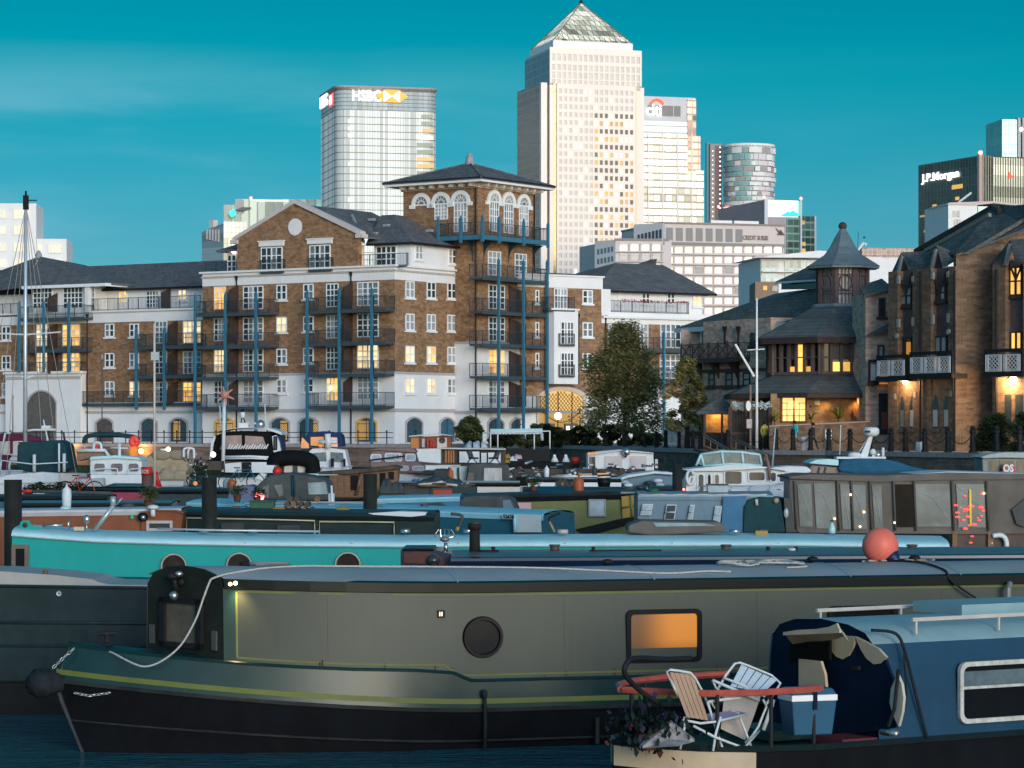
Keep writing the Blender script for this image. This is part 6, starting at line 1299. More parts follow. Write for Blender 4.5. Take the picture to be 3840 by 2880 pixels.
c=world(2093,0,212);t=root('globe_lamp','lit white globe lamp on a slim post before the archway','street lamp',(c.x,c.y,QZ));q=MB();zl_=CZ-(1560-H)*212/K-QZ;q.cyl((0,0,0),(0,0,zl_),.04,n=6);q.obj('post',PIPE,t);q=MB();q.smooth=True;q.ball((0,0,zl_),.27,12,8);q.obj('globe',mat('globe_glow',(.9,.85,.7),.3,var=0,emit=(1,.88,.62),es=6),t)
c=world(2400,0,196);t=root('green_sign','small square green sign on a post under the big tree','sign',(c.x,c.y,QZ));q=MB();zl_=CZ-(1605-H)*196/K-QZ;q.cyl((0,0,0),(0,0,zl_),.03,n=6);q.obj('post',PIPE,t);q=MB();q.box(-.13,.13,-.05,-.02,zl_-.16,zl_+.16);q.obj('panel',mat('green_sign_paint',(.05,.45,.30),.5),t)
c=quay_at(2982,.8);t=root('mooring_bollard','cream mushroom-shaped mooring bollard beside the walkers','mooring bollard',(c.x,c.y,QZ));q=MB();q.smooth=True;q.lathe([(.34,0),(.27,.1),(.25,.5),(.30,.62),(.36,.68),(.30,.78),(.01,.82)],n=16);q.obj('post',mat('cream_paint',(.6,.55,.50),.6,var=.15),t)
c=quay_at(3408,.6);t=root('mooring_bollard','white hooked mooring bollard on the quay below the terrace','mooring bollard',(c.x,c.y,QZ));q=MB();q.smooth=True;q.lathe([(.17,0),(.17,.45),(.15,.55),(.01,.57)],n=12);q.ball((.2,0,.46),.14,8,6,(1.3,.9,.7));q.obj('post',mat('white_iron',(.62,.66,.68)),t)
for px,lb in((272,'glowing round wall lamp on the quay wall, left one'),(535,'glowing round wall lamp on the quay wall beside the tan-covered boat')):
 e=quay_at(px,-.25);z=CZ-(1692-H)*e.y/K;t=root('wall_lamp',lb,'wall lamp',(e.x,e.y,z));q=MB();q.smooth=True;q.ball((0,0,0),.22,12,8);q.obj('globe',mat('amber_globe',(.9,.6,.3),.3,var=0,emit=(1,.50,.12),es=8),t);q=MB();q.box(-.05,.05,0,.35,-.05,.05);q.obj('bracket',PIPE,t)
 lo=bpy.data.lights.new('lamp_light','POINT');lo.energy=130;lo.color=(1,.50,.12);lo.shadow_soft_size=.22;ob=bpy.data.objects.new('lamp_light',lo);C.objects.link(ob);ob.parent=t;ob.location=(0,-.25,0)
for px,pyt,lb in((258+90,1330,'thin dark lamp post in front of the left flats'),(12,1480,'ornate lamp post at the left edge')):
 c=quay_at(px,1.5);h=CZ-(pyt-H)*c.y/K-QZ;t=root('lamp_post',lb,'lamp post',(c.x,c.y,QZ));q=MB();q.cyl((0,0,0),(0,0,h*.7),.06,.04,6);q.cyl((0,0,h*.7),(0,0,h-.4),.04,.03,6);q.obj('post',mat('brown_post',(.10,.07,.06),.6),t);q=MB();q.lathe([(.03,0),(.10,.1),(.09,.35),(.02,.42)],(0,0,h-.4),8);q.obj('lantern',quo,t)
def person(label,loc,rz,pose,colors,height=1.72,name='person'):
 """one continuous skinned body; face materials are set by body region"""
 J=dict(pel=(0,0,.93),sp=(0,.0,1.12),ch=(0,-.01,1.32),nk=(0,-.01,1.47),hd=(0,-.03,1.58),ht=(0,-.02,1.70),ls=(.17,0,1.40),le=(.21,.05,1.13),lh=(.20,-.08,.92),lf=(.20,-.14,.84),rs=(-.17,0,1.40),re=(-.21,.06,1.13),rh=(-.19,-.05,.92),rf=(-.19,-.1,.84),lhip=(.09,0,.90),lk=(.10,-.02,.50),la=(.10,.04,.09),lt=(.10,-.14,.035),rhip=(-.09,0,.90),rk=(-.10,-.02,.50),ra=(-.10,.04,.09),rt=(-.10,-.14,.035))
 J.update(pose)
 rad=dict(pel=.135,sp=.125,ch=.15,nk=.058,hd=.10,ht=.075,ls=.07,le=.048,lh=.034,lf=.03,rs=.07,re=.048,rh=.034,rf=.03,lhip=.095,lk=.065,la=.045,lt=.035,rhip=.095,rk=.065,ra=.045,rt=.035)
 E=[('pel','sp'),('sp','ch'),('ch','nk'),('nk','hd'),('hd','ht'),('ch','ls'),('ls','le'),('le','lh'),('lh','lf'),('ch','rs'),('rs','re'),('re','rh'),('rh','rf'),('pel','lhip'),('lhip','lk'),('lk','la'),('la','lt'),('pel','rhip'),('rhip','rk'),('rk','ra'),('ra','rt')]
 ks=list(J);me=bpy.data.meshes.new('body');me.from_pydata([J[k]for k in ks],[(ks.index(a),ks.index(b))for a,b in E],[]);o=bpy.data.objects.new('body',me);C.objects.link(o)
 sk=o.modifiers.new('s','SKIN');sl=me.skin_vertices[0]
 for i,k in enumerate(ks):sl.data[i].radius=(rad[k],rad[k]*(.8 if k in('pel','sp','ch')else 1));sl.data[i].use_root=(k=='pel')
 o.modifiers.new('u','SUBSURF').levels=1
 dg=bpy.context.evaluated_depsgraph_get();m2=bpy.data.meshes.new_from_object(o.evaluated_get(dg));bpy.data.objects.remove(o)
 skin,top,leg,shoe,hair=colors
 m2 .materials.clear()
 for m_ in(skin,top,leg,shoe):m2 .materials.append(m_)
 hand=[Vector(J['lf']),Vector(J['rf'])]
 for p in m2 .polygons:
  c=p.center;i=1
  if c.z>1.46:i=0
  elif min((c-h_).length for h_ in hand)<.11:i=0
  elif c.z<.09:i=3
  elif c.z<.88 and abs(c.x)<.19:i=2
  p.material_index=i;p.use_smooth=True
 rt=root(name,label,'person',loc,rz);b=inst('body',m2,rt,scale=(height/1.76,)*3)
 q=MB();q.smooth=True;hd=Vector(J['hd']);q.ball((hd.x,hd.y+.02,hd.z+.05),.115,10,7,(1,1.05,1));q.obj('hair',hair,b)
 q=MB();q.ball((hd.x-.035,hd.y-.10,hd.z+.02),.012,6,4);q.ball((hd.x+.035,hd.y-.10,hd.z+.02),.012,6,4);q.obj('eyes',PIPE,b)
 q=MB();q.ball((hd.x,hd.y-.115,hd.z-.015),.018,6,4);q.obj('nose',skin,b)
 return rt
SKIN=mat('skin',(.30,.17,.11),.6,var=.1);HAIR=mat('dark_hair',(.015,.012,.012),.7,var=.2);TURQ=mat('turquoise_jacket',(.02,.45,.55),.7,var=.15);JEAN=mat('pale_jeans',(.30,.34,.40),.8,var=.15);DARKC=mat('dark_clothes',(.03,.03,.035),.8,var=.2);SHOE=mat('shoes',(.35,.28,.24),.7)
p=quay_at(2931,1.0);person('person walking left in a turquoise jacket and pale jeans on the quay',(p.x,p.y,QZ),R(-55),dict(lk=(.10,-.12,.52),la=(.10,-.10,.09),lt=(.10,-.28,.035),rk=(-.10,.06,.50),ra=(-.10,.28,.12),rt=(-.10,.12,.04),lh=(.20,-.2,1.02),lf=(.20,-.26,.96)),(SKIN,TURQ,JEAN,SHOE,HAIR))
p=quay_at(2955,1.9);person('person in dark clothes half hidden behind the turquoise-jacketed walker',(p.x,p.y,QZ),R(60),dict(lk=(.10,-.16,.52),la=(.10,-.3,.12),lt=(.10,-.45,.05),rk=(-.10,.02,.50),ra=(-.10,.25,.12)),(SKIN,DARKC,DARKC,SHOE,HAIR),1.6)
p=quay_at(2722,3.0);person('person in a yellow jacket standing in the kiosk doorway',(p.x,p.y,QZ),R(20),dict(lh=(.16,-.2,1.1),lf=(.12,-.25,1.1)),(SKIN,mat('yellow_jacket',(.5,.42,.06),.7),DARKC,SHOE,HAIR),1.7)
BLK=mat('black_bitumen_hull',(.004,.005,.007),.7,var=.5,nscale=1.5,streak=.35,dirt=(.010,.010,.009))
GRN=mat('dark_green_gloss',(.007,.034,.034),.22,var=.2);GRN.node_tree.nodes['Principled BSDF'].inputs['Specular IOR Level'].default_value=.28
OLIVE=mat('olive_grey_paint',(.043,.054,.040),.42,var=.10,nscale=1.2,streak=.30,dirt=(.032,.034,.026),bump=.04,bscale=90)
LIME=mat('faded_lime_coachline',(.12,.145,.03),.5,var=.15)
ROOFB=mat('slate_blue_roof_paint',(.28,.315,.325),.55,var=.13,nscale=1.6,bump=.08,bscale=60,streak=.25,dirt=(.30,.32,.33))
ROPE=mat('white_rope',(.46,.44,.41),.9,var=.25,nscale=40);ROPE_D=mat('dark_rope',(.02,.025,.03),.9,var=.3)
WG=mat('boat_window_dark',(.005,.007,.010),.28,var=.2)
CHROME=mat('dull_chrome',(.55,.54,.52),.25,metal=.9,var=.15)
RUST=mat('rusty_iron',(.10,.045,.025),.8,var=.5,nscale=6)
def roundrect(u0,u1,z0,z1,r,n=4):
 pts=[]
 for cx,cz,a0 in((u1-r,z0+r,-90),(u1-r,z1-r,0),(u0+r,z1-r,90),(u0+r,z0+r,180)):
  for i in range(n+1):t=R(a0+90*i/n);pts.append((cx+r*math.cos(t),cz+r*math.sin(t)))
 return pts
def frame_ring(q,outer,inner,y0,y1):
 n=len(outer);vs=[(x,y0,z)for x,z in outer]+[(x,y0,z)for x,z in inner]+[(x,y1,z)for x,z in outer]+[(x,y1,z)for x,z in inner];fs=[]
 for i in range(n):j=(i+1)%n;fs+=[(i,j,n+j,n+i),(2*n+i,2*n+j,j,i),(n+i,n+j,3*n+j,3*n+i)]
 q.add(vs,fs)
def boatwin(par,u0,u1,z0,z1,y,glass,fm,fw=.05,r=.06,name='window',lip=.035,split=None):
 q=MB();o_,i_=roundrect(u0,u1,z0,z1,r),roundrect(u0+fw,u1-fw,z0+fw,z1-fw,max(.01,r-fw*.5));frame_ring(q,o_,i_,y-lip,y+.01)
 if split:zs=z0+(z1-z0)*split;q.box(u0+fw*.8,u1-fw*.8,y-lip*.9,y,zs-fw*.3,zs+fw*.3)
 o=q.obj(name,fm,par);q=MB();q.poly([(x,y-.006,z)for x,z in roundrect(u0+fw*.5,u1-fw*.5,z0+fw*.5,z1-fw*.5,r)]);q.obj('pane',glass,o);return o
def porthole(par,u,z,y,r,glass,fm,rim=.05,n=28,lip=.05):
 q=MB();q.smooth=False;q.lathe([(r-rim,-.002),(r-rim*.8,-lip),(r-rim*.2,-lip),(r,.0)],(u,y,z),n,'y');o=q.obj('porthole',fm,par)
 q=MB();q.lathe([(.001,0),(r-rim*.6,0),(r-rim*.6,-.008),(.001,-.009)],(u,y,z),n,'y');q.obj('pane',glass,o);return o
def mushroom(par,p,r=.11,h=.12,m=None,top=None):
 q=MB();q.smooth=True;q.lathe([(r*.62,0),(r*.6,h*.55),(r*.98,h*.58),(r,h*.75),(r*.7,h),(.005,h*1.1)],(0,0,0),14);return q.obj('roof_vent',m or PIPE,par,loc=p)
F=Fr(1849,31.6,R(15.5));t=F.root('olive_narrowboat','large olive-grey narrowboat with black hull and yellow-green lines across the foreground','narrowboat')
BC=1.03
XS=lambda z:-4.60-(.30*min(1,max(0,z)/.75)if z<.8 else.30-.18*min(1,(z-.8)/.4))
def bplan(D):return BC*(math.sin(min(1,max(0,D)/4.1)*math.pi/2)**.78)
zr=lambda x:.455+.36*max(0,(-x-.2)/4.6)**1.4
zg=lambda x:.80 if x>-.25 else(.93+.29*max(0,(-x-.6)/4.1)**1.7 if x<-.55 else.80+.13*(-.25-x)/.30)
XE=9.5
ts=[0,.004,.012,.025,.045,.07,.1,.135,.175,.22,.27,.3,.31,.315,.325,.34,.4,.5,.62,.8,1]
def level(zf,fb,zref):
 row=[]
 for k in ts:
  x0=XS(zref);x=x0+(XE-x0)*k;row.append((x,bplan(x-x0)*fb if k>0 else.015,zf(x)))
 return row
def sides(q,rows):
 for sg in(-1,1):q.loft([[(x,BC+sg*b,z)for x,b,z in r]for r in rows],closed=False,caps=False)
q=MB();q.smooth=True;sides(q,[level(lambda x:-.35,.80,-.3),level(lambda x:.0,.88,0),level(lambda x:.28,.955,.3),level(zr,.99,.7)]);q.obj('lower_hull',BLK,t)
q=MB();q.smooth=True;sides(q,[level(lambda x:zr(x)+.0,1.0,.75),level(lambda x:zg(x),.985,1.1)]);q.obj('upper_strake',GRN,t)
q=MB();q.smooth=True;sides(q,[level(lambda x:zr(x)+.075,1.006,.78),level(lambda x:zr(x)+.135,1.005,.8)]);q.obj('coachline',LIME,t)
for zf,r_,nm in((lambda x:zr(x)-.0,.026,'rubbing_strake'),(lambda x:.10+.28*max(0,(-x-.5)/4.3)**1.3,.014,'rubbing_strake'),(lambda x:zg(x),.020,'gunwale')):
 q=MB();L_=level(zf,.995 if nm=='gunwale' else(1.0 if r_>.02 else.945),zf(-4));q.tube([(x,BC-b,z)for x,b,z in L_],r_,6);q.obj(nm,GRN if nm=='gunwale' else(mat('worn_strake',(.030,.032,.030),.45,var=.4)if r_>.02 else MATS.get('worn_strake')),t)
q=MB();q.tube([(XS(z),BC,z)for z in(-.3,0,.3,.6,.8,1.0,1.2)],.03,6);q.obj('stem_bar',mat('worn_steel_stem',(.035,.04,.045),.4,var=.4),t)
L_=level(zg,.975,1.1);L_=[p for p in L_ if p[0]<-2.6];q=MB();q.smooth=True
q.loft([[(x,BC-b,z),(x,BC-b*.5,z+.03),(x,BC,z+.04),(x,BC+b*.5,z+.03),(x,BC+b,z)]for x,b,z in L_],closed=False,caps=False);q.obj('fore_deck',mat('green_deck_paint',(.008,.032,.036),.4,var=.3),t)
xF,xFf=-3.06,-3.78
def cab(x):
 return min(bplan(x-XS(1.0))-.10,.93)
zt_=lambda x:1.81+.075*max(0,(-x)/3.1)**1.5
xs=[xF,-2.8,-2.5,-2.1,-1.7,-1.2,-.7,-.3,.2,2,4,6,XE-.2]
q=MB();q.smooth=True
q.loft([[(x,BC-cab(x),zg(x)-.04),(x,BC-cab(x)+.06,zt_(x))]for x in xs],closed=False,caps=False)
q.loft([[(x if x>xF else xFf,BC+cab(x)*(1 if x>xF else 1.0),zg(x)-.04),(x if x>xF else xFf,BC+cab(x)-.06,zt_(x))]for x in xs],closed=False,caps=False);q.obj('cabin_side',OLIVE,t)
fa,fb_=(xF,BC-cab(xF)),(xFf,BC+cab(xF))
DKG=mat('dark_bronze_paint',(.022,.025,.020),.45,var=.25)
q=MB();z0,z1=1.06,zt_(xF);q.add([(fa[0],fa[1],z0),(fb_[0],fb_[1],z0),(fb_[0],fb_[1]-.05,z1),(fb_[0]+.06,fb_[1]-.12,z1+.13),(fa[0]*.25+fb_[0]*.75,fa[1]*.25+fb_[1]*.75,z1+.21),((fa[0]+fb_[0])/2,(fa[1]+fb_[1])/2,z1+.236),(fa[0]*.75+fb_[0]*.25,fa[1]*.75+fb_[1]*.25,z1+.21),(fa[0]-.02,fa[1]+.1,z1+.13),(fa[0],fa[1]+.06,z1)],[tuple(range(9))]);q.obj('cabin_front',DKG,t)
def fp(s,z,o=0.0):
 d=Vector((fb_[0]-fa[0],fb_[1]-fa[1],0));n_=Vector((-d.y,d.x,0)).normalized();n_=n_ if n_.x<0 else-n_
 return Vector((fa[0],fa[1],0))+d*s+n_*o+Vector((0,0,z))
q=MB();a0,a1,b0,b1=.26,.80,1.17,1.74
for s0,s1,c0,c1 in((a0,a0+.07,b0,b1),(a1-.07,a1,b0,b1),(a0,a1,b0,b0+.06),(a0,a1,b1-.06,b1)):q.hexa([fp(s0,c0,0),fp(s1,c0,0),fp(s1,c0,.05),fp(s0,c0,.05)],[fp(s0,c1,0),fp(s1,c1,0),fp(s1,c1,.05),fp(s0,c1,.05)])
o=q.obj('door_window',PIPE,t);q=MB();q.poly([fp(a0+.04,b0+.03,.012),fp(a1-.04,b0+.03,.012),fp(a1-.04,b1-.03,.012),fp(a0+.04,b1-.03,.012)]);q.obj('pane',mat('curtained_brown_pane',(.12,.095,.07),.35,var=.35,nscale=4),o)
for s_,zc in((.12,1.28),(.92,1.30)):q=MB();q.hexa([fp(s_-.03,zc-.11,0),fp(s_+.03,zc-.11,0),fp(s_+.03,zc-.11,.02),fp(s_-.03,zc-.11,.02)],[fp(s_-.03,zc+.11,0),fp(s_+.03,zc+.11,0),fp(s_+.03,zc+.11,.02),fp(s_-.03,zc+.11,.02)]);q.obj('side_vent',mat('vent_grey',(.08,.08,.08),.5,var=.4),t)
q=MB();q.smooth=True;c_=fp(.55,2.0,.12);q.ball(c_+Vector((0,0,.0)),.06,10,6,(1.6,1,.8));q.ball(c_+Vector((.10,0,-.07)),.05,8,6);q.tube([c_,c_+Vector((.05,.02,-.15)),c_+Vector((0,.1,-.2))],.03,6);o=q.obj('headlamp_bracket',PIPE,t);q=MB();q.smooth=True;q.ball(c_+Vector((.0,-.07,-.22)),.055,10,7);q.obj('lamp_glass',CHROME,o);q=MB();q.smooth=True;q.ball(c_+Vector((.06,-.08,.03)),.035,8,6,(1.5,1,1));q.obj('horn_mouth',CHROME,o)
q=MB();q.hexa([(xF-.01,BC-cab(xF)-.012,1.02),(xF+.12,BC-cab(xF+.12)-.012,1.02),(xF+.12,BC-cab(xF+.12)+.1,1.02),(xF,BC-cab(xF)+.1,1.02)],[(xF-.01,BC-cab(xF)+.05,z1),(xF+.12,BC-cab(xF+.12)+.05,z1),(xF+.12,BC-cab(xF+.12)+.14,z1),(xF,BC-cab(xF)+.14,z1)]);q.obj('corner_post',GRN,t)
q=MB();q.smooth=True;rings=[]
for x in xs:
 c=cab(x)-.04;ring=[]
 for k in range(9):s_=-1+k/4;ring.append((x if x>xF else xF+(xFf-xF)*(s_+1)/2,BC+s_*c,zt_(x)+.11+.125*(1-s_*s_)))
 rings.append(ring)
q.loft(rings,closed=False,caps=False);q.obj('roof',ROOFB,t)
rz=lambda x,y:zt_(x)+.11+.125*(1-((y-BC)/(cab(x)-.04))**2)
q=MB();rings=[]
for x in xs:c=cab(x);rings.append([(x,BC-c+.055,zt_(x)-.01),(x,BC-c+.02,zt_(x)+.0),(x,BC-c+.02,zt_(x)+.105),(x,BC-c+.10,zt_(x)+.125)])
q.loft(rings,closed=True);q.loft([[(x_,2*BC-y_,z_)for x_,y_,z_ in r]for r in rings],closed=True);q.obj('handrail',mat('black_green_handrail',(.003,.008,.009),.30,var=.1),t)
for px in(1690,2420,3150,3560):
 u=F.u(px,.5);q=MB();q.tube([(u,BC+s_*(cab(u)-.06),rz(u,BC+s_*(cab(u)-.06))+.002)for s_ in[-1+k/6 for k in range(13)]],.008,5);q.obj('roof_seam',mat('pale_roof_seam',(.32,.40,.44),.5),t)
def side_y(x,z):c=cab(x);g_=zg(x)-.04;return BC-c+.06*(z-g_)/(zt_(x)-g_)
def strip(pts,w,name='panel_line',m=LIME,off=.004):
 q=MB();rs=[]
 for i,(x,z)in enumerate(pts):
  a,b=pts[max(0,i-1)],pts[min(len(pts)-1,i+1)];d=Vector((b[0]-a[0],b[1]-a[1])).normalized();n_=Vector((-d.y,d.x))*w/2
  rs.append([(x-n_.x,side_y(x,z)-off,z-n_.y),(x+n_.x,side_y(x,z)-off,z+n_.y)])
 q.loft(rs,closed=False,caps=False);return q.obj(name,m,t)
zl=lambda x:zg(x)+.055
X0=xF+.14;bot=[(x,zl(x))for x in(X0,-2.6,-2.1,-1.6,-1.2,-.8,-.62)]+[(-.54,zl(-.62)-.01),(-.44,zl(-.3)+.02),(-.38,.855)]+[(x,.855)for x in(-.2,1,3,5,9)]
strip(bot,.022);strip([(x,zt_(x)-.03)for x in(X0,-2.5,-1.8,-1,0,2,5,9)],.022);strip([(X0,zl(X0)),(X0,zt_(X0)-.03)],.022)
for x in(-1.9,.9,3.3,5.7):q=MB();q.tube([(x,side_y(x,zl(x)+.03)-.001,zl(x)+.03),(x,side_y(x,zt_(x)-.05)-.001,zt_(x)-.05)],.004,4);q.obj('weld_seam',OLIVE,t)
rr=random.Random(44)
for k in range(9):
 x=rr.uniform(-2.6,6);z=zl(x)+rr.uniform(.0,.04);q=MB();q.add([(x-.012,side_y(x,z)-.003,z),(x+.010,side_y(x,z)-.003,z),(x+.004,side_y(x,z)-.012,z-.10-rr.random()*.12),(x-.006,side_y(x,z)-.012,z-.10-rr.random()*.1)],[(0,1,2,3)]);q.obj('rust_run',mat('rust_stain',(.055,.03,.018),.8,var=.4),t)
px_u=lambda px,py,y=.12:F.uz(px,py,y)
u,z=px_u(1811,2390);porthole(t,u,z,side_y(u,z)-.004,.245,WG,mat('black_rubber',(.008,.009,.011),.35,var=.2),rim=.055,n=36)
LITW=bpy.data.materials.new('amber_blind_window');LITW.use_nodes=True;nt_=LITW.node_tree;b_=nt_.nodes['Principled BSDF'];b_.inputs['Base Color'].default_value=(.10,.055,.025,1);b_.inputs['Roughness'].default_value=.35
tn=nt_.nodes.new('ShaderNodeTexCoord');sp=nt_.nodes.new('ShaderNodeSeparateXYZ');nt_.links.new(tn.outputs['Object'],sp.inputs[0])
u0,z1=px_u(2348,2287);u1,z0=px_u(2630,2480)
mr=nt_.nodes.new('ShaderNodeMapRange');mr.interpolation_type='SMOOTHSTEP';nt_.links.new(sp.outputs[0],mr.inputs[0]);mr.inputs[1].default_value=u0+.12;mr.inputs[2].default_value=u0+.62;mr.inputs[3].default_value=.07;mr.inputs[4].default_value=.46
mz=nt_.nodes.new('ShaderNodeMapRange');mz.interpolation_type='SMOOTHSTEP';nt_.links.new(sp.outputs[2],mz.inputs[0]);mz.inputs[1].default_value=z0+.02;mz.inputs[2].default_value=z0+.32;mz.inputs[3].default_value=.3;mz.inputs[4].default_value=1
ml=nt_.nodes.new('ShaderNodeMath');ml.operation='MULTIPLY';nt_.links.new(mr.outputs[0],ml.inputs[0]);nt_.links.new(mz.outputs[0],ml.inputs[1]);nt_.links.new(ml.outputs[0],b_.inputs['Emission Strength']);b_.inputs['Emission Color'].default_value=(1,.33,.012,1)
boatwin(t,u0,u1,z0,z1,side_y(0,1.4)-.01,LITW,MATS['black_rubber'],.055,.07)
u0,z1=px_u(3105,2273);u1,z0=px_u(3365,2470);boatwin(t,u0,u1,z0,z1,side_y(0,1.4)-.01,WG,MATS['black_rubber'],.06,.07)
u,z=px_u(1655,2303);q=MB();frame_ring(q,roundrect(u-.045,u+.045,z-.045,z+.045,.01),roundrect(u-.03,u+.03,z-.03,z+.03,.005),side_y(u,z)-.02,side_y(u,z));o=q.obj('socket_box',MATS['black_rubber'],t);q=MB();q.box(u-.022,u-.008,side_y(u,z)-.012,side_y(u,z),z-.025,z+.025);q.box(u+.004,u+.018,side_y(u,z)-.012,side_y(u,z),z-.025,z+.025);q.obj('metal_tabs',CHROME,o)
for px,py in((936,2112),(1625,2113),(2278,2090),(3047,2085),(3430,2082)):
 u=F.u(px,1.5 if px>1000 else 1.2);y=1.5;mushroom(t,(u,y,rz(u,y)-.01),.075,.10)
u=F.u(3270,1.9);q=MB();q.cyl((u,BC+.9,1.9),(u,BC+.9,2.15),.03,n=8);q.obj('roof_post',PIPE,t)
u,z=px_u(3775,2290,.05);q=MB();q.tube([(u,.12,z-.30),(u,.0,z-.1),(u,.0,z+.28),(u+.05,.06,z+.33)],.035,8);q.obj('swan_neck_arm',mat('galvanised',(.3,.31,.32),.4,metal=.4,var=.2),t)
u,z=px_u(905,2195);q=MB();q.smooth=True;q.ball((u-.02,side_y(u,z)-.05,z+.01),.022,8,6);q.ball((u-.08,side_y(u,z)-.05,z),.02,8,6);q.obj('corner_lamp',mat('hot_lamp',(.9,.8,.6),.3,var=0,emit=(1,.72,.36),es=14),t)
lo=bpy.data.lights.new('corner_lamp_light','SPOT');lo.energy=22;lo.color=(1,.66,.30);lo.spot_size=R(75);lo.spot_blend=1;lo.shadow_soft_size=.05;ob=bpy.data.objects.new('corner_lamp_light',lo);C.objects.link(ob);ob.parent=t;ob.location=(u-.04,side_y(u,z)-.13,z);ob.rotation_euler=(R(20),R(-16),0)
sx=F.u(401,BC);zd=zg(sx)+.04;q=MB();q.cyl((sx,BC,zd),(sx,BC,zd+.13),.028,n=10);q.tube([(sx-.10,BC,zd+.135),(sx+.10,BC,zd+.135)],.024,8);q.lathe([(.08,0),(.07,.02),(.03,.03)],(sx,BC,zd),12);q.obj('mooring_stud',PIPE,t)
q=MB();q.smooth=True;rr=random.Random(2);fx,fz=XS(.8)-.17,.80
q.ball((fx,BC,fz),.175,18,12,(1.0,1.1,.9));q.v=[tuple(Vector(v)+(Vector(v)-Vector((fx,BC,fz))).normalized()*.018*math.sin(v[2]*90+v[1]*70))for v in q.v];q.cyl((fx,BC,fz),(fx+.25,BC,fz),.17,.10,12);q.obj('rope_fender',ROPE_D,t)
def chain(par,pts,r=.012,m=None,name='chain'):
 q=MB();P_=[Vector(p)for p in pts];L_=[0]
 for a,b in zip(P_[:-1],P_[1:]):L_.append(L_[-1]+(b-a).length)
 n=max(2,int(L_[-1]/(r*4.2)))
 for i in range(n):
  s_=L_[-1]*(i+.5)/n;k=max(j for j in range(len(L_)-1)if L_[j]<=s_);d=(P_[k+1]-P_[k]).normalized();p=P_[k]+d*(s_-L_[k]);a=d.orthogonal().normalized();a=a if i%2 else d.cross(a)
  q.tube([p+d*math.cos(j*math.pi/3)*r*2.6+a*math.sin(j*math.pi/3)*r*1.3 for j in range(7)],r*.5,4)
 return q.obj(name,m or CHROME,par)
ch_m=mat('pale_chain',(.35,.36,.36),.4,metal=.5,var=.2)
chain(t,[(XS(1.1)+.06,BC-.1,1.20),(XS(1)-.0,BC-.16,1.12),(XS(.9)-.10,BC-.14,.98)],.013,ch_m);chain(t,[(XS(.6)+.12,BC-.22,.70),(XS(.6)+.28,BC-.30,.67),(XS(.6)+.5,BC-.42,.71)],.011,ch_m)
u,z=F.uz(1812,2600,0);q=MB();q.smooth=True;q.ball((u,-.07,z+.0),.035,8,6,(1,1,1.5));q.tube([(u,-.06,z),(u+.01,-.06,z-.35),(u+.0,-.06,z-.75)],.022,6);q.obj('side_fender',ROPE_D,t)
u,z=F.uz(2235,2690,0);q=MB();q.tube([(u,-.05,z),(u,-.05,z-.3)],.03,6);q.obj('side_fender',MATS['worn_strake'],t)
def on(px,py,y):u,z=F.uz(px,py,y);return(u,y,z)
def smooth_pts(P_,k=5):
 P_=[Vector(p)for p in P_];o_=[]
 for i in range(len(P_)-1):
  p0,p1,p2,p3=P_[max(0,i-1)],P_[i],P_[i+1],P_[min(len(P_)-1,i+2)]
  for j in range(k):
   s_=j/k;o_.append(.5*((2*p1)+(p2-p0)*s_+(2*p0-5*p1+4*p2-p3)*s_**2+(3*p1-p0-3*p2+p3)*s_**3))
 return o_+[P_[-1]]
def rope_thing(name,label,pts,r,m,cat='rope',par_frame=F,k=5):
 P_=smooth_pts(pts,k);o3_=Vector(P_[0]);q=MB();q.smooth=True
 n=len(P_);q.tube([p-o3_ for p in P_],r,7)
 M_=Matrix.Translation((par_frame.A.x,par_frame.A.y,0))@Matrix.Rotation(par_frame.a,4,'Z');o=q.obj(name,m);o.location=M_@o3_;o.rotation_euler.z=par_frame.a;return tag(o,label,cat)
roofpt=lambda px,y,dz=.015:(lambda u:(u,y,rz(u,y)+dz))(F.u(px,y))
rope_thing('mooring_rope','long white rope looping from the bow stud up and along the olive boat roof',[on(384,2433,BC-.06),on(425,2450,.70),on(502,2489,.40),on(552,2499,.30),on(614,2474,.25),on(679,2418,.22),on(733,2325,.22),on(762,2245,.24),on(786,2182,.32),on(800,2168,.40),roofpt(860,.55),roofpt(1000,.75),roofpt(1150,1.0),roofpt(1280,1.25),roofpt(1620,1.15),roofpt(2000,.8),roofpt(2300,.5),roofpt(2500,.35),roofpt(2650,.42),roofpt(2740,.38)],.012,ROPE)
rr=random.Random(9);pts=[];cu0,cu1=F.u(2740,.9),F.u(2970,.9)
for i in range(46):
 a=i*1.15;s_=.5+.5*math.sin(i*.31+.4);uu=cu0+(cu1-cu0)*s_+.16*math.cos(a)*rr.uniform(.6,1.2);yy=.92+.26*math.sin(a)*rr.uniform(.5,1.2);pts.append((uu,yy,rz(uu,yy)+.02+.03*rr.random()))
pts=[roofpt(2700,.95),roofpt(2690,1.2),roofpt(2760,1.3)]+pts+[roofpt(3000,.75),roofpt(3025,.6),roofpt(2950,.55)]
rope_thing('coiled_rope','tangled heap of white rope lying on the olive boat roof',pts,.011,ROPE,k=4)
pts=[roofpt(960,1.15)]
for i in range(16):a=i*.9;pts.append(roofpt(1010+75*math.cos(a),1.3+.12*math.sin(a),.02+.002*i))
rope_thing('coiled_rope','flat coil of rope at the front end of the olive boat roof',pts,.011,mat('grey_rope',(.20,.20,.20),.9),k=4)
rope_thing('dark_rope','dark line stretched from the pink buoy across the olive boat roof to its side',[roofpt(3230,1.75,.03),roofpt(3300,1.5,.03),roofpt(3440,.8,.02),roofpt(3540,.3,.02),on(3560,2170,.1),on(3610,2210,.05),on(3660,2243,.05)],.014,ROPE_D)
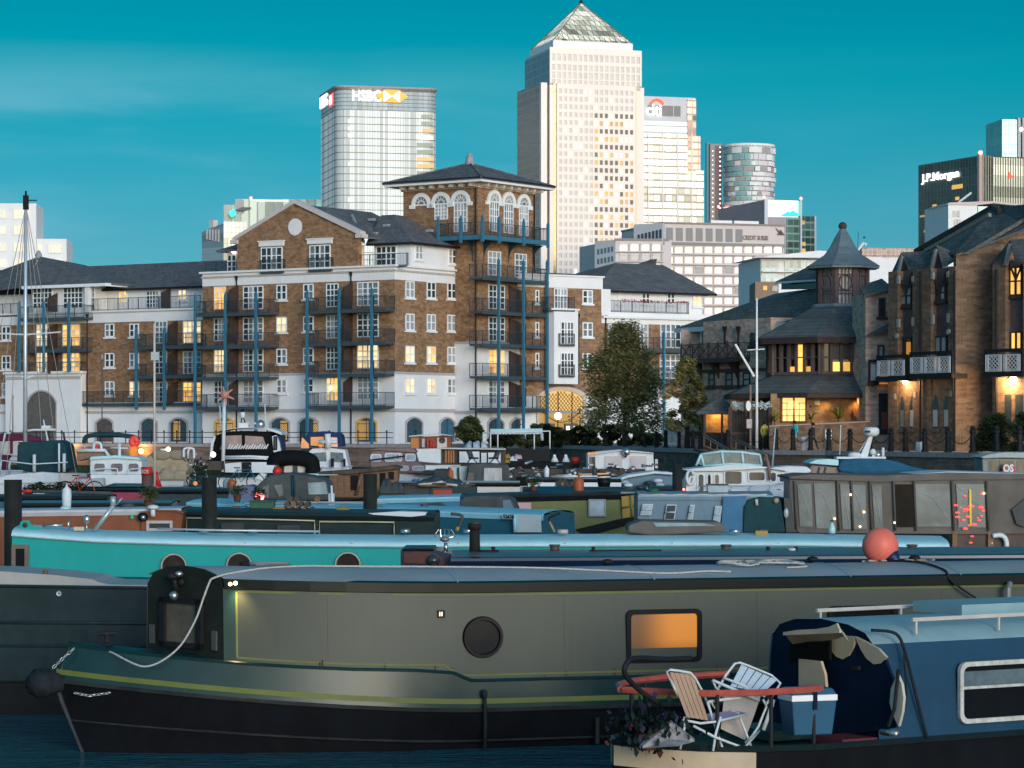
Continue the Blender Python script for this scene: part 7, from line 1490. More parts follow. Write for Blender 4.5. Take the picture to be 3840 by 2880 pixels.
M_=Matrix.Translation((F.A.x,F.A.y,0))@Matrix.Rotation(F.a,4,'Z')
u=F.u(3301,1.55);y=1.55;PINK=mat('coral_pink_buoy',(.78,.17,.12),.45,var=.12,nscale=5,bump=.03)
tb=root('buoy','big round coral-pink buoy resting on the olive boat roof','buoy',M_@Vector((u,y,rz(u,y))));q=MB();q.smooth=True;q.ball((0,0,.225),.23,28,18);q.obj('ball',PINK,tb);q=MB();q.smooth=True;q.lathe([(.12,-.03),(.08,.03),(.05,.07),(.03,.10),(.005,.11)],(0,0,0),12);o=q.obj('eye_cap',mat('navy_rubber',(.01,.02,.06),.4),tb);o.location=(.15,-.10,.075);o.rotation_euler=(R(40),R(125),0)
rope_thing('rope_bundle','flattened loops of tan rope beside the pink buoy',[roofpt(3235+k*14+8*math.sin(k*2),1.42+.10*math.sin(k*1.9),.02)for k in range(20)],.014,mat('tan_rope',(.33,.29,.22),.9,var=.3),k=3)
B_=Fr(3297,26.6,R(30));tb=B_.root('blue_cabin_boat','blue narrowboat with white roof edge, dark doors and open front deck, lower right','narrowboat')
BLUE=mat('mid_blue_paint',(.007,.05,.10),.6,var=.14,nscale=1.5,streak=.2,dirt=(.015,.07,.10),bump=.03)
NAVY=mat('navy_door_paint',(.004,.011,.03),.6,var=.2);PALEB=mat('pale_blue_roof_paint',(.24,.37,.39),.5,var=.08,streak=.15)
CREAMP=mat('cream_paint_old',(.52,.40,.27),.55,var=.12,nscale=3);DGREEN=mat('dark_green_deck',(.010,.035,.020),.6,var=.3);MAROON=mat('maroon_deck',(.13,.028,.035),.6,var=.2)
Wb=1.9;Z=lambda py,x=0,y=0:B_.zz(py,x,y)
zt0=Z(2419);zbt=Z(2790)
ue=5.0
q=MB();rng=[]
for x in(0,ue):rng.append([(x,.0,zbt),(x,.06,zt0-.22),(x,.10,zt0),(x,.22,zt0+.10),(x,.5,zt0+.17),(x,.95,zt0+.20),(x,1.4,zt0+.17),(x,1.68,zt0+.10),(x,1.80,zt0),(x,1.84,zt0-.22),(x,Wb,zbt)])
q.loft([r[:3]for r in rng],closed=False,caps=False);q.loft([r[8:]for r in rng],closed=False,caps=False);q.obj('cabin_side',BLUE,tb)
q=MB();q.smooth=True;q.loft([r[2:9]for r in rng],closed=False,caps=False);q.obj('roof',PALEB,tb)
q=MB();q.add([(x_+.02,y_,z_)for x_,y_,z_ in rng[0]],[tuple(range(11))]);q.obj('front_bulkhead',NAVY,tb)
def fpt(px,py,x=-.03):y=B_.yv(px,x);return(x,y,B_.zz(py,x,y))
def fplate(name,pts,m,x=-.03,th=.03,par=None):q=MB();q.slab([fpt(a,b,x)for a,b in pts],(-th,0,0));return q.obj(name,m,par or tb)
import math as _m
def arcpts(p0,p1,sag,n=7):
 o_=[]
 for i in range(n+1):s_=i/n;o_.append((p0[0]+(p1[0]-p0[0])*s_,p0[1]+(p1[1]-p0[1])*s_+sag*_m.sin(_m.pi*s_)))
 return o_
Z6=lambda x,y:(2860+x/2.257,2280+y/2.257)
fplate('cream_trim',[Z6(580,225),Z6(800,240)]+[Z6(*p)for p in((790,330),(750,400),(695,432),(640,410),(590,350))],CREAMP)
fplate('cream_trim',[Z6(800,240),Z6(900,290),Z6(1000,345),Z6(1065,415),Z6(1010,468),(Z6(960,475)),Z6(900,430),Z6(850,350)],CREAMP)
fplate('door_leaf',[Z6(820,500),Z6(822,300),Z6(1060,440),Z6(1120,600),Z6(1150,1010),Z6(820,1060)],NAVY,x=-.015)
fplate('door_leaf',[Z6(570,330),Z6(700,440),Z6(815,300),Z6(815,1060),Z6(575,1060)],mat('navy_door_paint2',(.004,.013,.034),.6,var=.3),x=-.015)
fplate('door_handle',[Z6(770,490),Z6(830,490),Z6(830,525),Z6(770,525)],PIPE,x=-.06)
fplate('open_hatch_dark',[Z6(245,290),Z6(440,215),Z6(585,235),Z6(585,440),Z6(380,425),Z6(245,455)],mat('unlit_void',(.006,.006,.006),.8,var=0),x=-.10)
fplate('folded_door_panel',[Z6(325,430),Z6(510,450),Z6(545,560),Z6(558,700),Z6(325,680)],CREAMP,x=-.22)
q=MB();pts=[(172,205),(300,185),(450,178),(560,160),(625,130),(650,185)];a=[fpt(*Z6(*p),x=-.5)for p in pts];b=[fpt(*Z6(p[0]+80,p[1]+100),x=-.15)for p in pts];q.loft([a,b],closed=False,caps=False);q.slab(a+[(a[-1][0],a[-1][1],a[-1][2]-.03),(a[0][0],a[0][1],a[0][2]-.03)],(.02,0,0));q.obj('raised_hatch_lid',mat('cream_plywood',(.58,.46,.32),.5,var=.15),tb)
def bpx(px,py,d):M_b=Matrix.Rotation(-B_.a,4,'Z');return M_b@(world(px,py,d)-Vector((B_.A.x,B_.A.y,0)))
q=MB();q.slab([bpx(*Z6(595,80),28.2),bpx(*Z6(1040,140),27.4),bpx(*Z6(1600,120),28.2),bpx(*Z6(1200,70),29.0)],(0,0,-.05));q.obj('sliding_hatch',mat('hatch_blue',(.02,.075,.12),.5,var=.15),tb)
for y_ in(.12,1.7):
 q=MB();q.tube([(.5,y_,zt0+.22),(ue,y_,zt0+.24)],.022,6)
 for k in range(5):q.cyl((.55+k*1.05,y_,zt0+.08),(.55+k*1.05,y_,zt0+.22),.014,n=6)
 q.obj('roof_rail',mat('cream_rail',(.55,.50,.45),.5,var=.15),tb)
q=MB();q.box(1.6,ue,.7,1.5,zt0+.19,zt0+.30);q.obj('roof_hatch',PALEB,tb)
ux,zx=B_.uz(*Z6(1655,455));uy,zy=B_.uz(*Z6(2900,960));zyy=B_.z(*Z6(1750,975));boatwin(tb,ux,ux+1.35,zyy,zx-.005,.0,WG,mat('flaking_white_frame',(.50,.50,.45),.6,var=.3,nscale=14),.045,.09,split=.58)
q=MB();q.poly([(ux+.06,-.014,zyy+(zx-zyy)*.60),(ux+1.29,-.014,zyy+(zx-zyy)*.60),(ux+1.29,-.014,zx-.10),(ux+.06,-.014,zx-.10)]);q.obj('upper_pane',mat('dusty_pane',(.09,.13,.15),.2,var=.4),tb)
def bp2(px,py,z):d=(CZ-z)*K/(py-H);return bpx(px,py,d)
zdk=.50;bowp=bp2(2300,2800,.62)
tip=Vector((-2.45,.95,0));hl=[(ue,0),(0,0),(-.8,.0),(-1.4,.08),(-1.9,.28),(-2.25,.6),(-2.45,.95)];hr=[(x,1.9-y)for x,y in hl]
q=MB();q.smooth=True
zs_=lambda x:.65+.05*max(0,(-x-.8)/1.6)**1.6
for side in(hl,hr):q.loft([[(x,(y if side is hl else y)+(.10 if side is hl else-.10)*0,-.3)for x,y in side],[(x,y,zs_(x)-.0)for x,y in side]],closed=False,caps=False)
q.obj('hull',BLK,tb)
q=MB();q.smooth=True;q.loft([[(x-.01,y-.012,zs_(x)-.22)for x,y in hl[3:]],[(x-.01,y-.012,zs_(x)-.03)for x,y in hl[3:]]],closed=False,caps=False);q.loft([[(x-.01,y+.012,zs_(x)-.22)for x,y in hr[3:]],[(x-.01,y+.012,zs_(x)-.03)for x,y in hr[3:]]],closed=False,caps=False);q.obj('cream_bow_panel',CREAMP,tb)
q=MB();q.tube([(x,y,zs_(x))for x,y in hl],.035,6);q.tube([(x,y,zs_(x))for x,y in hr],.035,6);q.obj('gunwale',mat('wet_black_gunwale',(.012,.022,.024),.3,var=.3),tb)
q=MB();q.loft([[(x,y+.02,zs_(x)-.04)for x,y in hl[1:]],[(x,y-.02,zs_(x)-.04)for x,y in hr[1:]]],closed=False,caps=False);q.obj('deck',DGREEN,tb)
q=MB();q.box(-.42,.0,.03,.5,.63,.70);q.obj('maroon_step',MAROON,tb);q=MB();q.box(-.75,-.25,.75,1.5,.63,.73);q.obj('locker_step',mat('teal_black_step',(.02,.05,.055),.4),tb)
REDR=mat('worn_red_rail',(.42,.085,.06),.42,var=.22,nscale=7);zr_=.50+.76
near=[(-.65,.05),(-1.4,.05),(-1.85,.22),(-2.1,.55),(-2.36,.93)];far=[(-2.36,.97),(-2.15,1.35),(-1.8,1.65),(-1.25,1.84),(-.5,1.87)]
zrp=lambda x,y:1.27
def railz(px,py,x,y):return B_.zz(py,x,y)
q=MB();q.tube([(x,y,1.20)for x,y in near],.035,6);q.obj('red_rail',REDR,tb);q=MB();q.tube([(x,y,1.20)for x,y in far],.035,6);q.obj('red_rail',REDR,tb)
for x,y in((-.75,.05),(-1.25,.05),(-1.78,.18),(-2.3,.87),(-1.6,1.72)):
 q=MB();q.tube([(x,y,zs_(x)),(x,y,1.19)],.022,6);q.obj('rail_post',PIPE,tb)
q=MB();q.smooth=True;q.tube(smooth_pts([bpx(2475,2640,25.6),bpx(2400,2590,25.4),bpx(2345,2530,25.2),bpx(2350,2488,25.2),bpx(2385,2468,25.3),bpx(2500,2472,25.8),bpx(2590,2468,26.1)],5),.026,8);q.obj('swan_neck_bar',PIPE,tb)
q=MB();q.smooth=True;q.tube(smooth_pts([(-.02,.1,zt0+.14),(.22,.02,zt0+.1),(.30,-.03,zt0-.1),(.42,-.04,zt0-.5),(.56,-.04,zbt+.02)],5),.016,6);q.obj('black_cable',ROPE_D,tb)
q=MB();q.smooth=True;q.tube(smooth_pts([(.28,-.03,zt0-.1),(.30,-.03,zt0-.6),(.12,-.03,zbt+.18),(-.05,-.02,zbt+.16)],5),.011,6);q.obj('thin_cable',ROPE_D,tb)
fplate('white_shutter_edge',[Z6(1160,560),Z6(1195,640),Z6(1212,760),Z6(1200,880),Z6(1170,1000),Z6(1120,900),Z6(1095,800),Z6(1105,680)],mat('chalk_white_wood',(.50,.47,.38),.6,var=.15),x=-.05)
q=MB();q.tube([fpt(*Z6(1150,520),x=-.12),fpt(*Z6(1130,700),x=-.12),fpt(*Z6(1115,850),x=-.12),fpt(*Z6(1065,1000),x=-.12)],.02,6);q.obj('strap',ROPE_D,tb)
q=MB();q.smooth=True;q.tube([fpt(*Z6(1010,1045),x=-.3),fpt(*Z6(1140,1065),x=-.3)],.035,8);q.obj('chrome_fitting',CHROME,tb)
MB_=Matrix.Translation((B_.A.x,B_.A.y,0))@Matrix.Rotation(B_.a,4,'Z')
p=bpx(3028,2730,26.4);tcx=root('cool_box','blue cool box with a white band beside the dark boat doors','cool box',MB_@Vector((p.x,p.y,.76)),B_.a+R(-12))
q=MB();q.hexa([(-.20,-.14,0),(.20,-.14,0),(.20,.14,0),(-.20,.14,0)],[(-.235,-.17,.33),(.235,-.17,.33),(.235,.17,.33),(-.235,.17,.33)]);q.obj('box',mat('cool_box_blue',(.02,.095,.17),.5,var=.1),tcx,bevel=.015)
q=MB();q.box(-.24,.24,-.176,.176,.33,.39);q.obj('white_band',WINFRAME,tcx,bevel=.008);q=MB();q.hexa([(-.235,-.17,.39),(.235,-.17,.39),(.235,.17,.39),(-.235,.17,.39)],[(-.20,-.14,.45),(.20,-.14,.45),(.20,.14,.45),(-.20,.14,.45)]);q.obj('lid',MATS['cool_box_blue'],tcx,bevel=.01)
q=MB();q.box(-.02,.02,-.19,-.176,.25,.42);q.obj('clasp',NAVY,tcx)
TUBE=mat('white_enamel_tube',(.62,.66,.66),.35,var=.08);WEB=mat('tan_striped_webbing',(.42,.28,.19),.8,var=.12);WEB2=mat('pale_blue_webbing',(.46,.55,.62),.8,var=.1);LIL=mat('lilac_webbing',(.36,.30,.44),.8,var=.1);WEBG=mat('grey_cream_webbing',(.45,.40,.36),.8,var=.1)
Z7=lambda x,y:(2300+x/2.633,2460+y/2.633)
def chair(name,label,ref,parts):
 o3_=world(*Z7(*ref[:2]),ref[2]);c=root(name,label,'folding chair',o3_);c['group']='folding chairs on the blue boat deck'
 for kind,nm,m,pts,r in parts:
  P_=[world(*Z7(x,y),d)-o3_ for x,y,d in pts];q=MB()
  if kind=='t':q.smooth=True;q.tube(P_,r,7)
  elif kind=='p':q.slab(P_,(0,r,0))
  elif kind=='s':
   a,b,c_,d_=P_;n=5
   for i in range(n):
    s0,s1=(i+.06)/n,(i+.94)/n;q.slab([a.lerp(b,s0),a.lerp(b,s1),d_.lerp(c_,s1),d_.lerp(c_,s0)],(0,.006,.002))
  q.obj(nm,m,c)
 return c
chair('folding_chair','open folding garden chair with tan striped webbing on the blue boat deck',(850,960,25.9),[('t','back_frame',TUBE,[(640,400,25.75),(590,290,25.7),(530,150,25.65),(560,135,25.66),(640,145,25.72),(760,165,25.8),(810,220,25.85),(880,350,25.95),(950,520,26.05)],.0125),('s','back_webbing',WEB,[(555,160,25.68),(790,185,25.84),(945,640,25.95),(720,600,25.75)],0),('t','seat_frame',TUBE,[(680,630,25.7),(860,665,25.75),(1000,650,25.85),(1320,575,26.2),(1180,545,26.4),(950,600,26.2),(700,605,25.9),(680,630,25.7)],.0125),('s','seat_webbing',LIL,[(900,575,26.1),(980,655,25.85),(1290,580,26.2),(1150,545,26.35)],0),('t','armrest',TUBE,[(930,455,25.9),(1080,430,25.95),(1260,410,26.0)],.016),('t','leg',TUBE,[(710,650,25.72),(690,770,25.72),(660,920,25.72)],.013),('t','leg',TUBE,[(1060,600,25.85),(1010,770,25.8),(985,940,25.78)],.013),('t','leg',TUBE,[(930,450,25.9),(1000,680,25.95),(1070,890,25.9),(1130,945,26.0),(1290,965,26.3)],.0125),('t','leg',TUBE,[(1230,560,26.25),(1310,760,26.25),(1385,965,26.25)],.0125),('t','foot_bar',TUBE,[(790,690,25.7),(1000,800,25.75),(1290,910,26.0),(1440,740,26.3)],.013)])
chair('folding_chair','folded garden chair with pale blue and grey webbing leaning behind the tan one',(1330,800,26.6),[('t','back_frame',TUBE,[(1030,330,26.5),(1110,190,26.6),(1200,75,26.65),(1250,65,26.65),(1330,95,26.65),(1560,190,26.6),(1650,270,26.55),(1600,350,26.5),(1500,490,26.45)],.0125),('s','back_webbing',WEB2,[(1260,85,26.63),(1620,240,26.55),(1490,360,26.45),(1150,300,26.5)],0),('p','seat_webbing',WEBG,[(1100,330,26.45),(1460,380,26.4),(1400,560,26.4),(1300,830,26.4),(1060,720,26.4)],.01),('t','armrest',TUBE,[(980,240,26.3),(1240,350,26.35),(1440,440,26.4)],.016),('t','armrest',TUBE,[(1090,215,26.5),(1280,290,26.5),(1500,400,26.5)],.013),('t','leg',TUBE,[(980,240,26.3),(1010,310,26.35),(1060,360,26.4),(1260,350,26.45)],.011),('t','leg',TUBE,[(1580,430,26.5),(1540,570,26.5),(1480,730,26.5)],.022),('t','leg',TUBE,[(1480,430,26.45),(1510,500,26.5),(1430,700,26.45),(1370,790,26.4),(1300,860,26.4)],.0125),('t','leg',TUBE,[(1060,360,26.4),(1000,520,26.35),(960,450,26.3)],.0125)])
rr=random.Random(17)
o3_=bpx(2430,2750,25.6);cl=root('potted_plants','dark tangle of potted plants with red and violet leaves on the blue boat bow','plants',MB_@Vector((o3_.x,o3_.y,.70)))
for m_,n,dz in((mat('dark_plant',(.012,.025,.02),.8,var=.4),420,.2),(mat('violet_leaf',(.028,.025,.07),.8,var=.4),70,.24),(mat('red_leaf',(.13,.035,.03),.8,var=.3),16,.10)):
 q=MB()
 for i in range(n):q.X=Matrix.Translation((rr.gauss(0,.16),rr.gauss(0,.1),dz+rr.gauss(0,.1)))@Matrix.Rotation(rr.random()*6,4,'X')@Matrix.Rotation(rr.random()*6,4,'Z');q.add([(-.03,0,0),(0,0,.05),(.03,0,0),(0,0,-.04)],[(0,1,2,3)])
 q.X=None;q.obj('leaves',m_,cl,stuff=True)
q=MB();q.cyl((0,0,0),(0,0,.16),.1,.13,12);q.obj('plant_pot',RUST,cl)
o=MB().slab([(-.3,-.1,0),(.05,-.15,.03),(.22,.05,.05),(.0,.1,.22),(-.2,.05,.10)],(0,.08,.02)).obj('crumpled_sheet',mat('grey_plastic_sheet',(.28,.26,.25),.6,var=.4,nscale=9,bump=.5));o.location=MB_@Vector((o3_.x+.1,o3_.y-.25,.74));tag(o,'crumpled grey plastic sheet among the plants on the blue boat bow','plastic sheet')
o=MB().ball((0,0,0),.22,16,10,(1,.8,.8)).obj('bow_fender',mat('teal_black_fender',(.01,.03,.035),.8,var=.4),tb);o.location=(tip.x-.2,.95,.25)
class Bt:
 """a boat whose outlines are read in photo pixels on its near side, then given real depth along y"""
 def __init__(s,name,label,px,d,ang=0,cat='boat',group=None,o=(0,0,1)):
  s.f=Fr(px,d,R(ang));s.r=s.f.root(name,label,cat,group);s.o=o
 def P(s,x,y):return(s.o[0]+x/s.o[2],s.o[1]+y/s.o[2])
 def p(s,x,y,off=0):a,b=s.P(x,y);u,z=s.f.uz(a,b,off);return(u,off,z)
 def poly(s,nm,pts,y0,y1,m,par=None,bevel=0,label=None):
  q=MB();q.slab([s.p(x,y,y0)for x,y in pts],(0,y1-y0,0));return q.obj(nm,m,par or s.r,bevel=bevel,label=label)
 def box(s,nm,x0,x1,yt,yb,y0,y1,m,par=None,bevel=0,taper=0):
  a,b=s.p(x0,yb,y0),s.p(x1,yt,y0);q=MB()
  if taper:q.hexa([(a[0],y0,a[2]),(b[0],y0,a[2]),(b[0],y1,a[2]),(a[0],y1,a[2])],[(a[0]+taper,y0+taper,b[2]),(b[0]-taper,y0+taper,b[2]),(b[0]-taper,y1-taper,b[2]),(a[0]+taper,y1-taper,b[2])])
  else:q.box(a[0],b[0],y0,y1,a[2],b[2])
  return q.obj(nm,m,par or s.r,bevel=bevel)
 def tube(s,nm,pts,r,m,par=None,off=0,n=6,sm=False):
  q=MB();q.smooth=True;P_=[s.p(t_[0],t_[1],t_[2]if len(t_)>2 else off)for t_ in pts];q.tube(smooth_pts(P_,4)if sm else P_,r,n);return q.obj(nm,m,par or s.r)
 def win(s,x0,x1,yt,yb,off,glass,fm,fw=.05,r=.06,nm='window',split=None,par=None):
  a,b=s.p(x0,yb,off),s.p(x1,yt,off);return boatwin(par or s.r,min(a[0],b[0]),max(a[0],b[0]),a[2],b[2],off,glass,fm,fw,r,nm,.03,split)
 def ball(s,nm,x,y,r,m,off=0,sq=(1,1,1),par=None):
  q=MB();q.smooth=True;q.ball(s.p(x,y,off),r,14,9,sq);return q.obj(nm,m,par or s.r)
 def cyl(s,nm,x,yt,yb,r,m,off=0,r1=None,n=12,par=None):
  a,b=s.p(x,yb,off),s.p(x,yt,off);q=MB();q.smooth=n>10;q.cyl(a,(a[0],off,b[2]),r,r1,n);return q.obj(nm,m,par or s.r)
 def hull(s,xL,xR,yL,yR,beam,m,bow='L',m2=None,flare=.8,blen=3.0,sheer=.35,zb=-.3,gun=None):
  """boat-shaped hull: near side between photo columns xL, xR with deck edge rows yL, yR"""
  a,b=s.p(xL,yL),s.p(xR,yR);u0,u1=a[0],b[0];z0,z1=a[2],b[2];q=MB();q.smooth=True;top=[];bot=[];n=18
  for i in range(n+1):
   k=i/n;u=u0+(u1-u0)*k;z=z0+(z1-z0)*k;w=beam/2
   for side_,dist in(('L',u-u0),('R',u1-u)):
    if side_ in(bow or ''):w=min(w,beam/2*math.sin(min(1,dist/blen)*math.pi/2)**.7);z+=sheer*max(0,1-dist/blen)**2
   top.append((u,w,z));bot.append((u+((1-dist/blen)*.0),w*flare,zb))
  c=beam/2
  for sg in(-1,1):q.loft([[(u,c+sg*w,z)for u,w,z in bot],[(u,c+sg*(w*(1+flare)/2+.04*w),(zb+z)/2)for(u,w,z)in top],[(u,c+sg*w,z)for u,w,z in top]],closed=False,caps=False)
  q.loft([[(u,c-w,z)for u,w,z in(bot[0],top[0])],[(u,c+w,z)for u,w,z in(bot[0],top[0])]],closed=False,caps=False);q.loft([[(u,c-w,z)for u,w,z in(bot[-1],top[-1])],[(u,c+w,z)for u,w,z in(bot[-1],top[-1])]],closed=False,caps=False)
  h=q.obj('hull',m,s.r)
  q=MB();q.loft([[(u,c-w,z-.03)for u,w,z in top],[(u,c+w,z-.03)for u,w,z in top]],closed=False,caps=False);q.obj('deck',m2 or m,s.r)
  for sg in(-1,):q=MB();q.tube([(u,c+sg*w,z)for u,w,z in top],.03,5);q.obj('gunwale',gun or m2 or m,s.r)
  return h
 def nb(s,x0,x1,y0,y1,m,roof,edge=None,ztop_h=1.05,beam=1.9,crown=.12,ends=(0,0),edge_h=.09):
  """long cabin: side top runs from (x0,y0) to (x1,y1) in the photo"""
  a,b=s.p(x0,y0),s.p(x1,y1);q=MB();q.smooth=False
  R_=[]
  for(u,_,z),e in((a,ends[0]),(b,-ends[1])):R_.append([(u-e*.0,-.04,z-ztop_h),(u+e,.04,z)]);
  q.loft([R_[0],R_[1]],closed=False,caps=False)
  for(u,_,z),e in((a,ends[0]),(b,-ends[1])):q.add([(u,-.04,z-ztop_h),(u+e,.04,z),(u+e,beam/2,z+crown),(u+e,beam-.04,z),(u,beam+.04,z-ztop_h)],[(0,1,2,3,4)])
  q.loft([[(u,beam+.04,z-ztop_h),(u,beam-.04,z)]for u,_,z in(a,b)],closed=False,caps=False);c=q.obj('cabin',m,s.r)
  q=MB();q.smooth=True;n=8;rings=[]
  for i in range(9):
   k=i/8;u=a[0]+(b[0]-a[0])*k;z=a[2]+(b[2]-a[2])*k;rings.append([(u+(ends[0]if i==0 else(-ends[1]if i==8 else 0)),beam/2*(1-1.0*math.cos(math.pi*j/n))*.96+.04,z+.01+crown*math.sin(math.pi*j/n))for j in range(n+1)])
  q.loft(rings,closed=False,caps=False);q.obj('roof',roof,s.r)
  if edge:q=MB();q.loft([[(u,.0,z-edge_h),(u,-.035,z-.01),(u,-.03,z+.03),(u,.09,z+.05),(u,.1,z-edge_h)]for u,_,z in(a,b)]);q.obj('roof_edge',edge,s.r)
  return c
 def heap(s,nm,x0,x1,yt,yb,y0,y1,m,seed=1,rough=.3,par=None,nx=18,ny=8):
  """lumpy tarpaulin or pile: a bumpy dome over a rectangle"""
  from mathutils import noise
  a,b=s.p(x0,yb,y0),s.p(x1,yt,y0);q=MB();q.smooth=True;rows=[];h=b[2]-a[2]
  for j in range(ny+1):
   v=j/ny;r_=[]
   for i in range(nx+1):
    k=i/nx;e=(1-abs(2*k-1)**6)*(1-abs(2*v-1)**4);nn=noise.noise(Vector((k*5+seed*7.3,v*2.5,seed)))*rough+noise.noise(Vector((k*13+seed,v*5,3.1)))*rough*.4
    r_.append((a[0]+(b[0]-a[0])*k,y0+(y1-y0)*v,a[2]+h*max(0,e*(.78+nn))))
   rows.append(r_)
  q.loft(rows,closed=False,caps=False);return q.obj(nm,m,par or s.r)
def P2(name,col,**k):return mat(name,tuple(col),k.pop('r',.5),**k)
TURQB=P2('turquoise_boat_paint',(.0,.33,.295),r=.5,var=.07,nscale=1,streak=.15,dirt=(.0,.24,.23));ICE=P2('ice_blue_roof',(.42,.68,.70),r=.45,var=.08,streak=.15,dirt=(.3,.45,.5))
BWHITE=P2('boat_white',(.62,.66,.68),r=.35,var=.07,nscale=2,streak=.2,dirt=(.42,.45,.45));BWARM=P2('boat_cream',(.55,.50,.45),r=.5,var=.1)
DGREY=P2('dark_grey_paint',(.035,.045,.048),r=.5,var=.25);DTEAL=P2('deep_teal_paint',(.012,.085,.12),r=.4,var=.15);NAVYB=P2('navy_boat_paint',(.008,.018,.045),r=.25,var=.15)
RUSTP=P2('rust_brown_paint',(.22,.062,.022),r=.35,var=.25,nscale=1.2,streak=.25,dirt=(.30,.12,.06));OLG=P2('moss_green_paint',(.135,.15,.045),r=.5,var=.2,nscale=1.5);YEL=P2('mustard_panel',(.34,.22,.04),r=.5,var=.2)
BLG=P2('blue_grey_paint',(.11,.19,.25),r=.45,var=.12,nscale=1.5,streak=.2);MBLUE=P2('strong_blue_paint',(.02,.14,.27),r=.4,var=.15);CANVD=P2('dark_teal_canvas',(.008,.045,.055),r=.8,var=.25);CANVG=P2('grey_canvas',(.065,.075,.075),r=.85,var=.3,nscale=2.5,bump=.3,bscale=6)
CANVB=P2('brown_grey_canvas',(.13,.115,.10),r=.85,var=.2,nscale=2,bump=.3,bscale=5);TANC=P2('tan_canvas',(.36,.29,.19),r=.9,var=.25,nscale=3,bump=.6,bscale=4);BLUEC=P2('blue_canvas',(.012,.09,.17),r=.8,var=.2,bump=.3,bscale=4)
NAVC=P2('navy_canvas',(.010,.03,.09),r=.8,var=.2);BLKC=P2('black_canvas',(.006,.007,.008),r=.8,var=.2);MARC=P2('maroon_canvas',(.10,.015,.045),r=.8,var=.2);WOOD=P2('varnished_brown_wood',(.17,.085,.04),r=.5,var=.35,stretch=(1,1,5));WOODD=P2('weathered_dark_wood',(.07,.055,.042),r=.8,var=.4)
SMOKE=P2('grey_window',(.05,.06,.065),r=.12,var=.5,nscale=1.5);PALEW=P2('pale_window',(.35,.42,.46),r=.2,var=.25);CLEARP=P2('clear_vinyl',(.125,.145,.14),r=.3,var=.65,nscale=1.1,bump=.3,bscale=3);PINKG=P2('pink_reflecting_pane',(.55,.36,.38),r=.3,var=.1)
REDP=P2('bright_red_paint',(.50,.03,.02),r=.4,var=.1);GALV=P2('galvanised_tube',(.45,.50,.52),r=.35,metal=.4,var=.15);MAUVEB=P2('mauve_brown_boat',(.20,.13,.13),r=.5,var=.2);BLKB=P2('black_boat_paint',(.008,.010,.012),r=.4,var=.3)
ORGL=P2('orange_lit_cover',(.4,.2,.1),r=.5,var=.3,emit=(1,.42,.12),es=.35)
b=Bt('turquoise_narrowboat','long turquoise narrowboat with pale blue roof and chrome-ringed portholes',44,47.2,0,'narrowboat')
f=b.f;beam=1.9
a0,a1=b.p(44,2003),b.p(3560,2056);z_m=b.p(1500,2047)[2];prof=[(44,2006),(150,2014),(354,2029),(700,2039),(1000,2044),(1500,2048),(2400,2044),(3000,2043),(3560,2052)]
zl_=[b.p(x,y)for x,y in prof];q=MB();q.smooth=True;q.loft([[(u,-.03,.45),(u,.03,z)]for u,_,z in zl_],closed=False,caps=False);q.loft([[(u,beam+.03,.45),(u,beam-.03,z)]for u,_,z in zl_],closed=False,caps=False)
q.add([(zl_[0][0],-.03,.45),(zl_[0][0],.03,zl_[0][2]),(zl_[0][0],beam-.03,zl_[0][2]),(zl_[0][0],beam+.03,.45)],[(0,1,2,3)]);q.add([(zl_[-1][0],-.03,.45),(zl_[-1][0],.03,zl_[-1][2]),(zl_[-1][0],beam-.03,zl_[-1][2]),(zl_[-1][0],beam+.03,.45)],[(0,1,2,3)]);q.obj('cabin',TURQB,b.r)
q=MB();q.smooth=True
def rring(u,z):return[(u,.0,z-.03),(u,-.02,z+.02),(u,.02,z+.06),(u,.12,z+.09),(u,.30,z+.12),(u,.95,z+.16),(u,1.6,z+.12),(u,1.78,z+.09),(u,1.9,z)]
q.loft([rring(u,z+(.0))for u,_,z in zl_],closed=False,caps=False);q.obj('roof',ICE,b.r)
q=MB();q.tube([(u,-.03,z+.0)for u,_,z in zl_],.022,5);q.obj('drip_rail',P2('light_ice_trim',(.5,.68,.74),r=.4),b.r)
for i in range(9):q=MB();u=b.p(520+i*400,2025)[0];q.cyl((u,.02,z_m+.04),(u,-.03,z_m+.05),.018,n=6);q.obj('rivet',PINKG,b.r)
for x,y in((653,2124),(898,2120),(1305,2118)):u,_,z=b.p(x,y);porthole(b.r,u,z,-.01,.235,P2('dark_bronze_glass',(.03,.022,.02),r=.3,var=.5),CHROME,.045,32)
b.hull(-40,3700,2330,2330,2.1,BLKB,'LR');b.win(44,108,2042,2150,-.02,WG,P2('dun_wood_frame',(.17,.13,.10),r=.7,var=.2),.07,.02)
b.poly('fairlead_plate',[(74,2003),(76,1958),(85,1952),(108,1952),(120,1972),(140,1980),(152,1992),(152,2003)],.2,.24,TURQB)
b.ball('plate_eye',94,1969,.045,RUST,.18)
b.tube('brass_horn',[(160,1972,.3),(235,1969,.3)],.028,CHROME);b.ball('horn_bell',258,1968,.06,CHROME,.3,(.5,1,1.5));b.ball('searchlight',325,1948,.075,CHROME,.3,(.8,.7,1.1));b.tube('lamp_stalk',[(325,1965,.3),(325,1992,.3)],.018,CHROME);b.box('brass_horn_box',276,316,1976,1990,.3,.4,CHROME)
b.tube('plank',[(355,1988,.5),(425,1896,.5)],.045,GALV);b.cyl('plank_head',424,1862,1896,.05,GALV,.5)
for x in(765,950,1520,1755):b.cyl('roof_vent',x,1984,1998,.085,CHROME,.6);
b.cyl('roof_vent',2110,1986,2000,.10,P2('red_cap_vent',(.55,.4,.38),r=.4),.6);b.cyl('roof_vent',2755,1985,1999,.10,CHROME,.6)
